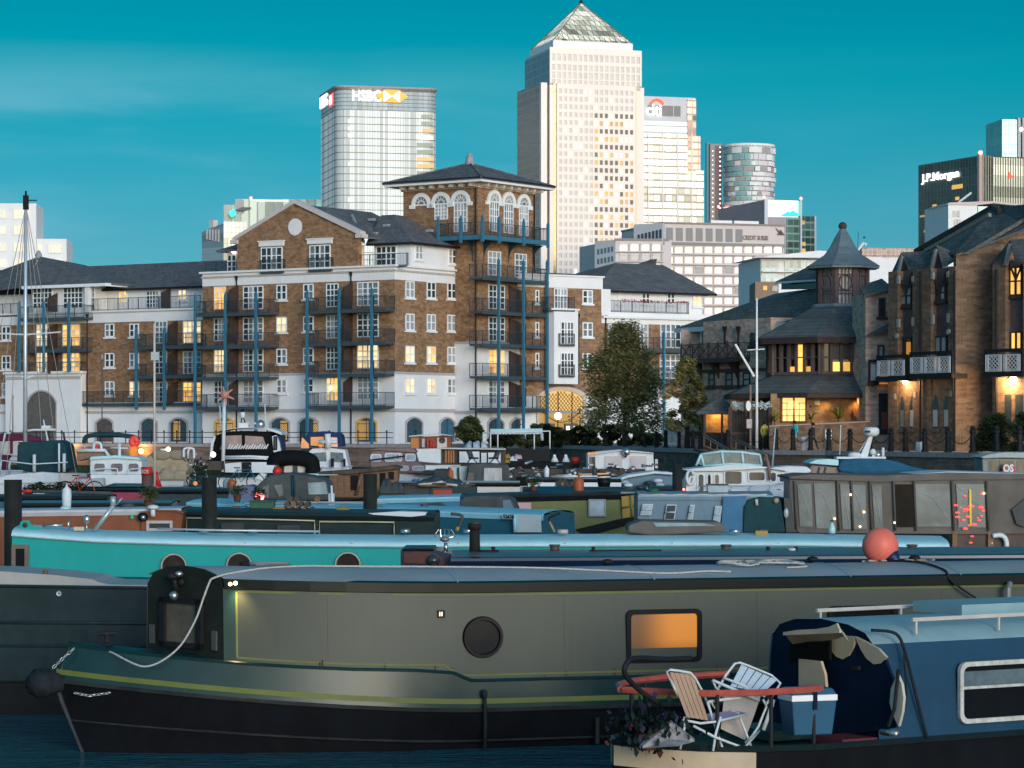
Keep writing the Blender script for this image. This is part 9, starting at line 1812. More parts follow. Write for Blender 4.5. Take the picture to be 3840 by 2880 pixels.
b.poly('blue_side_cover',[(930,760),(980,740),(988,960),(945,990)],.3,2.6,NAVC,bevel=.05);b.tube('screen_rail',[(385,1005,-.2),(660,1000,-.25),(980,1018,-.2)],.06,BWHITE);b.tube('screen_rail',[(385,1025,-.2),(660,1020,-.25),(980,1035,-.2)],.03,BWHITE)
b.poly('white_foredeck',[(395,1075),(560,1060),(905,1060),(905,1170),(400,1165)],-1.0,.3,BWHITE);b.box('deck_gap',570,670,1060,1165,-1.05,-1,BLKB);b.hull(180,1100,1230,1230,3.3,BWHITE,None)
b.tube('mast',[(375,1160,-.8),(385,700,-.8),(388,395,-.8)],.09,BWHITE);b.tube('aerial',[(345,475,.5),(348,700,.5)],.03,BWHITE);b.tube('aerial',[(812,460,.5),(815,700,.5)],.025,BWHITE)
b.box('radar_box',540,640,655,700,.8,1.5,BWHITE);b.cyl('lamp_tower',580,540,600,.12,BWHITE,1.1);b.cyl('lamp_tower',580,510,540,.09,BLKB,1.1);b.tube('tower_leg',[(565,650,1.1),(572,600,1.1)],.03,BLKB);b.tube('tower_leg',[(605,650,1.1),(590,600,1.1)],.03,BLKB);b.ball('searchlight',765,668,.22,CHROME,1);b.tube('light_bar',[(690,655,1),(740,660,1)],.05,BWHITE)
wt=Bt('wind_turbine','small pinkish six-bladed wind turbine on the yacht mast',844,127,0,'wind turbine',o=(700,1350,2.765));wt.ball('hub',395,362,.20,P2('coral_pink_metal',(.50,.22,.18),r=.5,var=.1),-.3)
for x,y in((375,275),(475,305),(492,405),(412,468),(320,430),(305,335)):
 wt.poly('blade',[(395-(y-362)*.12,362+(x-395)*.12),(x-(y-362)*.06,y+(x-395)*.06),(x+(y-362)*.06,y-(x-395)*.06),(395+(y-362)*.12,362-(x-395)*.12)],-.36,-.30,MATS['coral_pink_metal'])
b=Bt('hooded_tender','small boat with a raised black hood over white canvas',1030,112,0,'boat',o=(700,1350,2.765));b.tube('black_hood',[(910,1090,0),(920,1040,0),(1000,1020,0),(1150,1015,0),(1280,1045,0),(1305,1100,0),(1305,1170,0)],.32,BLKC,sm=True,n=8);b.poly('white_canvas',[(1000,1170),(1010,1100),(1100,1068),(1200,1080),(1260,1110),(1260,1170)],.1,.9,BWARM,bevel=.05);b.box('dark_gap',1100,1150,1085,1170,.05,.1,DGREY);b.hull(880,1400,1230,1230,2,DGREY,'L');b.box('green_box',1140,1370,1178,1230,-.3,.6,P2('ice_blue_roof',(0,0,0)));b.ball('red_buoy',940,1155,.2,REDP,-.3)
b.box('brown_bin',220,360,1050,1140,.3,1.4,WOODD);b.poly('white_dinghy_crumple',[(700,1230),(760,1170),(830,1180),(790,1260)],-.2,.5,BWHITE,bevel=.05)
b=Bt('orange_lit_cruiser','small white cruiser with a navy canopy glowing orange inside',1130,136,0,'cruiser',o=(700,1350,2.765))
b.poly('canopy',[(1220,900),(1245,770),(1270,750),(1420,738),(1580,755),(1610,780),(1625,900),(1400,905)],.4,2.6,NAVC,bevel=.08);b.poly('glowing_window',[(1285,800),(1420,795),(1425,900),(1285,885)],.36,.4,ORGL);b.poly('glowing_window',[(1485,800),(1560,805),(1565,900),(1485,900)],.36,.4,P2('pink_lit_cover',(.5,.3,.25),r=.5,emit=(1,.55,.4),es=.3));b.poly('side_curtain',[(1185,915),(1195,800),(1265,870),(1268,915)],.3,.4,ORGL)
b.poly('navy_side',[(1183,920),(1280,915),(1265,1060),(1180,1010)],.3,1.5,NAVC)
b.poly('wheelhouse',[(1265,950),(1300,920),(1460,908),(1640,930),(1680,1120),(1700,1160),(1300,1170),(1262,1040)],.0,2.4,BWHITE,bevel=.05);b.poly('windscreen',[(1308,965),(1445,955),(1450,1050),(1310,1055)],-.04,.0,P2('smoky_screen',(0,0,0)));b.poly('windscreen',[(1492,955),(1620,962),(1632,1060),(1495,1055)],-.04,.0,MATS['smoky_screen'])
b.tube('white_cross_mast',[(1465,910,-.3),(1460,765,-.3)],.16,BWHITE);b.tube('cross_arm',[(1370,850,-.3),(1560,850,-.3)],.10,BWHITE);b.hull(1200,1800,1200,1200,2.5,BWHITE,'R',sheer=.2)
for x in(1340,1375):b.ball('port_light',x,1130,.12,SMOKE,-.05,(1,.4,1))
b.box('dark_chimney',1495,1525,1020,1110,-.4,-.2,BLKB);b.box('dark_chimney',1625,1645,1025,1110,-.4,-.2,BLKB);b.tube('pulpit',[(1300,1110,-.5),(1500,1125,-.8),(1720,1100,-.5)],.03,GALV)
b.heap('orange_rope',1370,1400,860,905,-.2,.2,ORGL,2)
b=Bt('mauve_cruiser','old mauve-brown cabin cruiser with three pale windows and a white bow',1380,148,0,'cruiser',o=(1400,1500,2.765));b.poly('cabin',[(-40,660),(-30,540),(60,510),(400,512),(430,540),(445,640),(530,690),(520,760),(0,760)],.0,2.6,MAUVEB,bevel=.06);b.poly('roof',[(-60,520),(60,500),(410,502),(440,530),(440,545),(60,520)],-.15,2.8,MAUVEB)
for x0,x1,y0,y1 in((-30,85,560,640),(118,300,548,640),(330,440,555,635)):b.win(x0,x1,y0,y1,-.03,PALEW,BWHITE,.06,.12)
for x0,x1 in((225,370),(400,530)):b.win(x0,x1,680,735,-.03,PALEW,BWARM,.06,.12)
b.tube('life_ring',[(247+28*math.cos(k*.6),595+32*math.sin(k*.6),-.1)for k in range(12)],.05,BWHITE);b.hull(240,720,765,765,2.6,BWHITE,'R',blen=4,sheer=.3);b.heap('grey_bow_cover',440,700,720,765,.0,2.4,CANVG,4,.2);b.tube('boom',[(-40,625,-.3),(330,580,-.3)],.04,BLKB)
b=Bt('deckhouse_boat','white-hulled boat with a small red-brown deckhouse below the arched doors',1535,166,0,'houseboat',o=(1400,1500,2.765));b.poly('deckhouse',[(385,385),(760,370),(805,380),(805,500),(385,502)],.0,2.6,P2('red_brown_cabin',(.20,.05,.025),r=.5,var=.3));b.poly('roof',[(368,372),(560,352),(690,350),(810,366),(808,374),(690,360),(375,382)],-.3,3,P2('faded_white_roof',(0,0,0)));b.box('cream_end',662,762,392,500,-.05,0,BWARM)
q=MB();u,_,z=b.p(713,418,-.07);q.lathe([(.001,0),(.2,0),(.2,-.04),(.001,-.04)],(u,-.05,z),14,'y');q.obj('port_light',WOODD,b.r);b.box('glowing_door',390,470,390,500,-.05,0,P2('orange_wood',(.32,.13,.04),r=.4,emit=(1,.4,.1),es=.08))
for x in(555,590,612):b.box('red_canister',x,x+16,410,485,-.2,-.05,REDP)
b.box('white_canister',502,532,400,490,-.2,-.05,PALEW);b.poly('white_hull',[(430,505),(700,500),(700,660),(470,640)],.0,3,BWHITE,bevel=.05);b.hull(380,900,680,680,3,BWHITE,None)
b=Bt('terrace_houseboat','houseboat with brown doors, white table boards and two slatted deck chairs',1655,140,0,'houseboat',o=(1400,1500,2.765));b.poly('cabin',[(705,505),(1370,512),(1370,665),(890,662),(705,660)],.0,3,WOODD);b.poly('roof',[(700,495),(1370,505),(1375,516),(700,508)],-.4,3.2,P2('faded_white_roof',(0,0,0)))
for x in(745,775,800,825):b.box('lit_door_slat',x,x+14,520,650,-.04,0,P2('orange_wood',(0,0,0)))
b.box('cabin_end',885,900,515,660,-.05,0,DGREY);b.box('white_board',892,1100,535,650,-.3,-.25,BWHITE);b.box('white_board',1118,1175,548,655,-.3,-.25,BWHITE);b.box('white_board',1190,1320,545,655,-.3,-.25,BWHITE);b.hull(640,1480,720,720,3,DGREY,None)
for i,(x,lb)in enumerate(((1020,'left slatted deck chair on the houseboat terrace'),(1265,'right slatted deck chair on the houseboat terrace'))):
 c_=Bt('deck_chair',lb,1740+i*90,138,0,'deck chair','slatted deck chairs',o=(1400,1500,2.765));s=1 if i==0 else-1
 for k in range(7):c_.tube('back_slat',[(x-s*60+s*k*4,525+k*11,0),(x-s*0+s*k*4,525+k*11,0)],.025,DGREY)
 c_.tube('frame',[(x-s*62,515,0),(x+s*62,660,0)],.03,DGREY);c_.tube('frame',[(x-s*2,515,.3),(x-s*5,600,.3),(x-s*50,660,.3)],.03,DGREY);c_.tube('seat',[(x-s*35,603,.1),(x+s*70,603,.1)],.05,DGREY)
o=Bt('white_bundle','bundle of white tarpaulin tied on the houseboat roof',1745,141,0,'bundle',o=(1400,1500,2.765));o.heap('tarpaulin',940,1185,415,495,.2,1.6,P2('bundle_white',(.42,.48,.52),r=.8,var=.25,bump=.6,bscale=5),9,.25)
for x in(1025,1110):o.tube('strap',[(x,425,.15),(x+4,492,.15)],.04,BLKB)
b=Bt('awning_boat','black-hulled boat under a pale blue flat awning on white poles',1820,164,0,'boat',o=(1400,1500,2.765));b.poly('awning',[(1210,300),(1755,295),(1755,345),(1215,340)],.0,3.2,P2('pale_blue_awning',(.38,.58,.64),r=.7,var=.08),bevel=.02)
for x,y0 in((1140,335),(1215,340),(1290,340),(1668,345),(1830,320)):b.tube('pole',[(x,y0,-.05),(x,510,-.05)],.045,BWHITE)
b.tube('top_bar',[(1140,340,-.05),(1830,322,-.05)],.04,BWHITE);b.tube('twisted_banner',[(1750,345,-.1),(1745,375,-.1),(1752,400,-.1),(1748,420,-.1)],.1,PALEW)
q=MB()
for i in range(30):u,_,z=b.p(1225+i*17.5,345+(i%2)*3,-.1);q.ball((u,-.1,z),.06,6,4)
q.obj('bulb_string',BWHITE,b.r,stuff=True)
b.poly('black_hull_side',[(1355,505),(1830,508),(1830,628),(1355,660)],.0,3.2,BLKB);b.hull(1100,1840,640,640,3.2,BLKB,None);b.tube('left_bracket',[(1140,380,0),(1170,390,0),(1172,440,0)],.03,BWHITE)
for i,(x,y,m_,lb)in enumerate(((1375,620,YEL,'yellow sack beside the black awning boat, lowest'),(1380,575,YEL,'yellow sack on top of the lower yellow one'),(1450,600,BWHITE,'white and yellow bundle on the awning boat stern'),(1500,580,P2('pink_bundle',(.5,.38,.38),r=.8),'pinkish bundle against the black hull'))):
 o=Bt('sack',lb,1900,160,0,'sack',o=(1400,1500,2.765));o.heap('cloth',x-40,x+45,y-25,y+30,-.5,.4,m_,i,.3)
b=Bt('square_canopy_boat','boat with an upright dark grey canopy and creased clear windows, centre',1750,108,0,'boat',o=(1400,1500,2.765));b.poly('canopy',[(955,880),(985,690),(1000,665),(1180,655),(1390,672),(1410,700),(1412,850),(1415,900)],.0,2.3,CANVG,bevel=.06)
b.poly('vinyl_window',[(1142,890),(1150,705),(1330,705),(1335,890)],-.05,.0,P2('creased_vinyl',(.40,.42,.42),r=.35,var=.35,stretch=(6,1,.5)));b.poly('vinyl_window',[(962,870),(990,750),(1045,760),(1042,885)],-.03,0,CANVB);b.hull(800,1600,905,905,2.4,BWARM,None);b.poly('pale_side',[(780,690),(975,690),(960,850),(800,800)],.6,2.0,P2('pale_green_white',(.40,.48,.46),r=.5));b.tube('frame',[(785,700,.5),(790,800,.5)],.04,DGREY);b.tube('frame',[(880,700,.5),(885,830,.5)],.04,DGREY)
b=Bt('white_wheelhouse_boat','white boat with three rounded wheelhouse windows, left side',330,114,0,'motorboat',o=(0,1350,2.765));b.poly('wheelhouse',[(930,1190),(935,1040),(945,1010),(1190,995),(1420,1015),(1470,1050),(1470,1190)],.0,2.2,BWHITE,bevel=.05);b.poly('roof',[(925,1030),(945,1003),(1190,988),(1430,1008),(1475,1045),(1420,1035),(1190,1020),(940,1035)],-.12,2.3,P2('ice_blue_roof',(0,0,0)),bevel=.02);b.poly('lower_cabin',[(935,1190),(1470,1190),(1470,1282),(1180,1280),(1080,1310),(935,1310)],-.35,2.0,BWHITE,bevel=.03)
for x0,x1 in((965,1100),(1138,1285),(1320,1448)):b.win(x0,x1,1062,1170,-.02,P2('mauve_window',(.14,.12,.13),r=.2,var=.4),BWHITE,.05,.12)
b.tube('hand_rail',[(955,1190,-.4),(965,1140,-.4),(1190,1125,-.4),(1218,1150,-.4),(1220,1190,-.4)],.03,BWHITE,sm=True);b.tube('hand_rail',[(1330,1190,-.4),(1340,1140,-.4),(1440,1125,-.4),(1470,1128,-.4)],.03,BWHITE,sm=True)
b.tube('white_mast',[(1238,1160,.3),(1238,865,.3)],.07,BWHITE);b.tube('yard',[(1145,910,.3),(1330,915,.3)],.035,BWHITE);b.poly('dark_hull',[(1050,1330),(1200,1285),(1470,1282),(1470,1400),(1080,1400)],-.2,2.2,DTEAL);b.hull(900,1560,1420,1420,2.4,DTEAL,None);b.poly('grey_locker',[(815,1330),(825,1235),(1070,1225),(1078,1325)],-1,-.4,P2('grey_locker',(.33,.38,.40),r=.6,var=.1),bevel=.04)
b.poly('rear_shelter',[(790,940),(1090,935),(1135,1000),(950,1010),(800,1050)],1.2,2.8,P2('dun_shelter',(.20,.13,.09),r=.7,var=.4));b.tube('shelter_roof',[(785,940,1.1),(1090,937,1.1),(1130,1000,1.1)],.08,BWHITE);b.tube('arch_frame',[(970,935,1.1),(975,870,1.1),(1010,855,1.1),(1045,875,1.1),(1050,935,1.1)],.06,BWHITE,sm=True);b.box('red_lantern',990,1025,880,925,1.1,1.3,REDP)
b.tube('bimini_bow',[(870,860,2),(890,800,2),(980,778,2),(1190,775,2),(1390,800,2),(1440,835,2)],.10,CANVD,sm=True);b.tube('bimini_leg',[(870,860,2),(880,940,2)],.03,GALV)
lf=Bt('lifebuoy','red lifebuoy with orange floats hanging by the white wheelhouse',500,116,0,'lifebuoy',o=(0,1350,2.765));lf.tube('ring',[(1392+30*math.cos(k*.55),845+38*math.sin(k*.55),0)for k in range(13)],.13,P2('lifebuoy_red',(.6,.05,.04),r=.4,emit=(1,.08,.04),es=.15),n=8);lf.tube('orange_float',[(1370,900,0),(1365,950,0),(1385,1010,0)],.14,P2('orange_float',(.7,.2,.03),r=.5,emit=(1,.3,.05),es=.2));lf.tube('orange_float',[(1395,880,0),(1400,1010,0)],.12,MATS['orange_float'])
b=Bt('tan_covered_boat','boat completely wrapped in a baggy tan canvas cover',535,122,0,'covered boat',o=(0,1350,2.765));b.poly('cover_body',[(1480,1100),(1510,1020),(1560,970),(1640,955),(1900,955),(1945,1030),(1955,1120),(1930,1190),(1700,1240),(1600,1180),(1490,1170)],.0,2.4,TANC,bevel=.15);b.ball('cover_patch',1675,985,.28,P2('worn_tan',(.26,.22,.16),r=.9),-.03,(1.6,.3,.8));b.ball('cover_patch',1845,985,.28,MATS['worn_tan'],-.03,(1.6,.3,.8));b.heap('cover_fold',1600,1950,1120,1240,-.5,.3,TANC,7,.4)
b.poly('white_bow',[(1640,1250),(1830,1200),(1920,1190),(1900,1320),(1660,1320)],-.3,1.8,BWHITE,bevel=.1);b.hull(1400,2250,1340,1340,2.5,P2('dusk_hull',(.12,.13,.13),r=.5),None,gun=BLKB);b.box('light_bar',1665,1755,920,945,.5,.8,BWHITE);b.ball('amber_light',1745,925,.10,P2('warm_lamp',(0,0,0)),.45);b.tube('canopy_arch',[(1905,1010,-.2),(1905,935,-.2),(1930,915,-.2),(1990,918,-.2),(2010,940,-.2),(2010,1030,-.2)],.06,BWHITE,sm=True);b.tube('canopy_arch',[(1950,1020,-.2),(1950,945,-.2),(1965,930,-.2)],.05,BWHITE)
ck=Bt('bicycle_cluttered_boat','boat deck heaped with bicycles, bottles and silver gear',690,118,0,'boat',o=(0,1350,2.765));rr=random.Random(6)
ck.hull(1900,2330,1330,1330,2.4,DGREY,None,gun=BWHITE)
for i in range(46):
 x,y=rr.uniform(1920,2200),rr.uniform(1030,1310);ck.tube('tube_clutter',[(x,y,rr.uniform(-.5,.5)),(x+rr.gauss(0,35),y+rr.gauss(0,30),rr.uniform(-.5,.5))],rr.choice((.02,.03,.05)),rr.choice((GALV,BWHITE,DGREY,BLKB,CHROME,MAUVEB)))
for x,y in((1990,1250),(2090,1230)):ck.tube('bicycle_wheel',[(x+55*math.cos(k*.45),y+55*math.sin(k*.45),-.4)for k in range(15)],.03,BLKB,n=5)
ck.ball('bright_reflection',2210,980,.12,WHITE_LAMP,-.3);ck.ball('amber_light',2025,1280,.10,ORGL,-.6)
fl=Bt('striped_flag','furled red and white striped flag beside the SOS pile',590,104,0,'flag',o=(0,1350,2.765));fl.poly('cloth',[(1600,1150),(1640,1170),(1672,1320),(1640,1320),(1600,1230)],.0,.1,BWHITE,bevel=.02);fl.tube('red_stripe',[(1612,1160,-.03),(1625,1230,-.03),(1655,1320,-.03)],.10,REDP);fl.ball('red_ball',1615,1360,.22,P2('red_glow_soft',(.7,.03,.06),r=.3,emit=(1,.05,.08),es=.3),0)
b=Bt('sailing_boat','white sailing boat with a tall bare mast, teal cockpit tent and wire rigging, left',0,124,0,'sailing boat',o=(0,1350,2.765))
b.poly('teal_tent',[(170,1120),(180,870),(240,850),(600,830),(680,880),(720,1130),(600,1165),(300,1165)],.3,2.8,CANVD,bevel=.1);b.hull(-200,830,1250,1250,2.8,BWHITE,None);b.poly('cabin_top',[(-60,1230),(100,1185),(430,1160),(810,1185),(810,1270),(-60,1290)],-.1,2.6,BWHITE,bevel=.06);b.poly('cream_side',[(620,1170),(810,1180),(812,1262),(625,1258)],-.25,-.1,BWARM)
mx,my=270,1230;mtop=b.P(0,0);q=MB();q.smooth=True;a,c_=b.p(262,1310,.8),b.f.uz(97,745,.8);q.tube([a,(a[0],.8,(a[2]+c_[1])/2),(c_[0],.8,c_[1])],[.10,.09,.065],10);q.obj('mast',P2('grey_alloy_mast',(.6,.64,.66),r=.35,metal=.5,var=.1),b.r)
zt2=c_[1];xm=c_[0];q=MB();q.box(xm-.12,xm+.12,.7,.9,zt2-.5,zt2+.15);q.box(xm,xm+.5,.78,.82,zt2-.1,zt2-.05);q.cyl((xm,.8,zt2),(xm,.8,zt2+.35),.05,n=6);q.obj('masthead_lamp',BLKB,b.r)
for py,w_ in((1255,1.5),(1420,.2)):u0,z_=b.f.uz(97,py,.8);q=MB();q.tube([(u0-w_-1.2*(w_>1),.8,z_+.1),(u0,.8,z_),(u0+w_+.1,.8,z_+.12)],.035,6);q.obj('spreader',BWHITE,b.r)
for du in(-2.6,-1.6,-.9,.8,1.5,2.3):q=MB();q.tube([(xm,.8,zt2-.3),(xm+du,.8+.3*(du%1),1.6)],.018,4);q.obj('stay_wire',P2('wire_grey',(.25,.23,.20),r=.5),b.r)
b.box('radar_shelf',430,520,680,715,.4,1,BWHITE);b.tube('radar_arm',[(280,735,.5),(340,725,.5),(580,722,.5)],.05,BWHITE);b.tube('frame_arm',[(450,620,.6),(470,715,.6),(540,1030,.6)],.035,BWHITE);b.tube('frame_arm',[(470,715,.6),(525,1030,.6)],.03,BWHITE);b.tube('rail_arch',[(630,745,.4),(660,760,.4),(670,830,.4)],.05,DGREY)
for x,y0 in((612,865),(355,980),(665,970)):b.tube('stanchion',[(x,1160,-.2),(x,y0,-.2)],.05 if x==612 else.08,BWHITE)
b.tube('guard_wire',[(-40,1035,-.3),(340,1080,-.3),(700,1060,-.3)],.03,BWHITE)
b=Bt('maroon_covered_yacht','yacht with a maroon sail cover and maroon canopy at the left edge',-40,132,0,'yacht',o=(0,1350,2.765));b.poly('sail_cover',[(-120,830),(-100,770),(40,755),(230,757),(430,820),(420,845),(200,840),(0,845)],.5,1.3,MARC,bevel=.12);b.poly('white_tent',[(-120,970),(-110,850),(190,848),(200,1000)],.6,2,BWARM,bevel=.05);b.box('maroon_band',105,130,840,970,.5,.6,MARC);b.poly('maroon_side',[(20,985),(90,985),(80,1120),(20,1130)],.2,1,MARC);b.hull(-250,500,1150,1150,2.8,BWHITE,None);b.heap('life_raft',90,200,990,1040,.0,.8,BWHITE,3,.2)
for pts in([(0,1040),(55,760),(110,755)],[(0,1180),(10,1040)],[(100,1190),(95,1100),(105,1050)]):b.tube('pulpit_tube',[(x,y,0)for x,y in pts],.06,BWHITE)
b=Bt('thin_mast','slender pinkish-white mast standing in front of the SOS pile',579,100,0,'mast');b.tube('spar',[(579,1213),(579,1500),(580,1862)],.045,P2('pinkish_white_spar',(.55,.48,.45),r=.5,var=.1));b.box('mast_plate',566,596,1320,1351,-.1,.0,PALEW)
def pile(px,pyt,pyb,w,label,m,cap=None):
 dd=(.95 if 'dark mooring pile' in label else 1.42)*K/(pyt-H);b=Bt('mooring_pile',label,px,dd,0,'mooring pile','mooring piles');r=w*dd/K/2;u,z=b.f.uz(px,pyt,0);q=MB();q.smooth=True;q.cyl((u,0,-1),(u,0,z),r,r,20);q.obj('post',m,b.r)
 if cap:q=MB();q.smooth=True;q.cyl((u,0,z-.32*1),(u,0,z+.02),r*1.05,r*1.05,20);q.obj('painted_cap',cap,b.r)
 return b,u,z,r
PILE=P2('tarred_pile',(.022,.024,.020),r=.5,var=.5,nscale=2,streak=.4,dirt=(.045,.04,.03),bump=.2)
pile(49,1799,2100,66,'thick dark mooring pile at the left edge',PILE);pile(785,1790,1980,57,'dark mooring pile rising from behind the black boat roof',PILE);pile(1388,1777,1920,52,'dark mooring pile right of the wooden cabin boat',PILE);pile(2540,1743,1845,38,'dark mooring pile left of the white cruiser',PILE);pile(2117,1743,1800,12,'thin dark mooring stake left of the red-topped pile',PILE)
pile(2157,1716,1800,28,'grey mooring pile with a bright red top',PILE,REDP);bb,u,z,r=pile(551,1752,1862,40,'brown pile with a red band reading SOS',P2('purplish_brown_pile',(.12,.065,.06),r=.4,var=.2));q=MB();q.smooth=True;q.cyl((u,0,z-.30),(u,0,z+.01),r*1.08,r*1.08,20);q.obj('red_band',REDP,bb.r);text('SOS',.20,BWHITE,bb.r,(u-r*.85,-r*1.12,z-.23),bold=.0,sx=.75,ext=.004)
JET=P2('wet_jetty_timber',(.085,.085,.085),r=.7,var=.35,stretch=(1,6,1))
def jetty(px0,px1,py,dd,label,wd=1.4):
 b=Bt('floating_jetty',label,px0,dd,0,'jetty');u1,z=b.f.uz(px1,py,0);u0,_=b.f.uz(px0,py,0);n=int((u1-u0)/.18);pk=MB();pk.box(0,.165,0,wd,-.05,0);pm_=pk.mesh('plank',JET)
 for i in range(min(n,150)):inst('plank',pm_,b.r,(u0+(u1-u0)*i/min(n,150),0,z+.004*(i%3)),scale=((u1-u0)/min(n,150)/.18,1,1))
 q=MB();q.box(u0,u1,-.06,0,z-.35,z+.02);q.obj('side_beam',WOODD,b.r);return b
jetty(455,665,1858,100,'short grey floating jetty under the thin mast');jetty(-60,420,1878,92,'long floating jetty behind the rust-brown boat');jetty(1930,2420,1760,128,'floating jetty between the small boats in the centre');jetty(640,1400,1845,96,'floating jetty behind the grey canopy boat');jetty(2700,3600,1830,102,'floating jetty behind the brown canopied cruiser')
b=Bt('wooden_planter','wooden planter box with dark shrubs on the left jetty',165,95,0,'planter',o=(0,1350,2.765));b.box('box',465,675,1345,1440,.0,.7,WOODD)
for i in range(4):b.box('slat',465,675,1345+i*24,1366+i*24,-.04,.0,WOODD)
c0=b.p(520,1345,.4);foliage('shrub',b.r,G3,[((c0[0]+k*.35-.7,.3,c0[2]+.0+.08*(k%2)),.26)for k in range(6)],260,.07,5);tag(b.r.children[-1],kind='stuff')
b=Bt('white_dust_sheet','crumpled white and navy sheet draped over a boat, left',360,98,0,'tarpaulin',o=(0,1350,2.765));b.heap('sheet',990,1370,1330,1420,-.2,1.6,P2('patterned_sheet',(.42,.56,.60),r=.7,var=.5,nscale=2.5),12,.3);b.hull(940,1420,1450,1450,2,BLKB,None)
def lowboat(px0,px1,py,dd,ang,label,m,roof,crown=.08,hgt=.9,bow=None,name='narrowboat'):
 b=Bt(name,label,px0,dd,ang,'narrowboat');b.nb(px0,px1,py,py,m,roof,BLKB,hgt,2.0,crown);b.hull(px0-25,px1+25,py+int(.85*hgt*K/dd),py+int(.85*hgt*K/dd),2.1,BLKB,bow);return b
lb1=lowboat(-60,400,1868,76,0,'dark teal narrowboat with a long striped pole on its roof, far left',DTEAL,DGREY);lb1 .tube('striped_pole',[(80,1842,.3),(120,1842,.3)],.05,REDP);lb1 .tube('pole',[(120,1842,.3),(420,1850,.3)],.05,CANVG)
lowboat(60,640,1895,66,0,'low navy narrowboat just behind the rust-brown boat',NAVYB,P2('navy_grey_roof',(0,0,0)))
lb2=lowboat(250,560,1836,96,0,'boat with pink and crimson hull under the white sheet',P2('crimson_hull',(.28,.03,.06),r=.35,var=.15),BLKC,hgt=.6)
lowboat(560,860,1842,90,0,'dark green low boat left of the grey canopy',P2('deep_green_grey',(0,0,0)),DGREY)
lowboat(1480,1950,1815,92,0,'low boat with a pinkish-white deck below the square canopy',BWARM,BWARM,hgt=.6)
lb=lowboat(1980,2330,1800,104,0,'low white boat cluttered with fenders near the red-topped pile',BWHITE,BWHITE,hgt=.6)
for i in range(16):rr2=random.Random(i+50);lb.tube('deck_gear',[(rr2 .uniform(1990,2300),rr2 .uniform(1775,1798),rr2 .uniform(0,1)),(rr2 .uniform(1990,2300),rr2 .uniform(1775,1798),rr2 .uniform(0,1))],.03,(BWHITE,GALV,DGREY,ORGL,WOODD)[i%5])
g_=lowboat(2085,2190,1815,96,0,'bright green boat hull with a brown door below the red-topped pile',P2('bright_green_hull',(.01,.18,.08),r=.4),DGREY,hgt=.5);g_.box('brown_door',2150,2178,1790,1822,-.1,0,WOOD)
lowboat(2440,2560,1835,90,0,'small dark boat tucked against the blue-grey boat',DGREY,DGREY,hgt=.5)
lowboat(1960,2350,1838,86,0,'black boat roof with thin white deck lines right of the tarpaulin heap',BLKB,DGREY,hgt=.7)
lb4=lowboat(2960,3700,1800,94,0,'low dark boat hidden behind the brown canopy',DGREY,DGREY)
for i in range(10):rr3=random.Random(i+90);xx=rr3 .uniform(1500,2400);
cl=Bt('deck_clutter','row of deck boxes, fenders and coiled hoses on the centre jetty',1900,124,0,'deck gear');rr=random.Random(77)
for i in range(60):
 x,y=rr.uniform(1880,2480),rr.uniform(1735,1790);m_=rr.choice((BWHITE,DGREY,WOODD,GALV,BLG,PALEW,CANVG,MAUVEB));w_,h_=rr.uniform(8,34),rr.uniform(4,12)
 if i%3==0:cl.tube('hose',[(x,y,0),(x+w_,y+rr.gauss(0,5),rr.uniform(0,1))],.05,m_)
 else:cl.box('deck_box',x,x+w_,y,y+h_,rr.uniform(0,1),1.6,m_,bevel=.03)
for x,lb_ in((2080,'left white cone-shaped pedestal on the centre jetty'),(2122,'right white cone-shaped pedestal on the centre jetty')):c_=Bt('service_pedestal',lb_,x,136,0,'pedestal');c_.cyl('cone',x,1712,1732,.22,BWHITE,0,.08);c_.box('cap',x-5,x+5,1705,1713,-.1,.1,BWHITE)
hm=Bt('dock_crane_light','dark weathered quay bollards in shade',100,100)if False else None
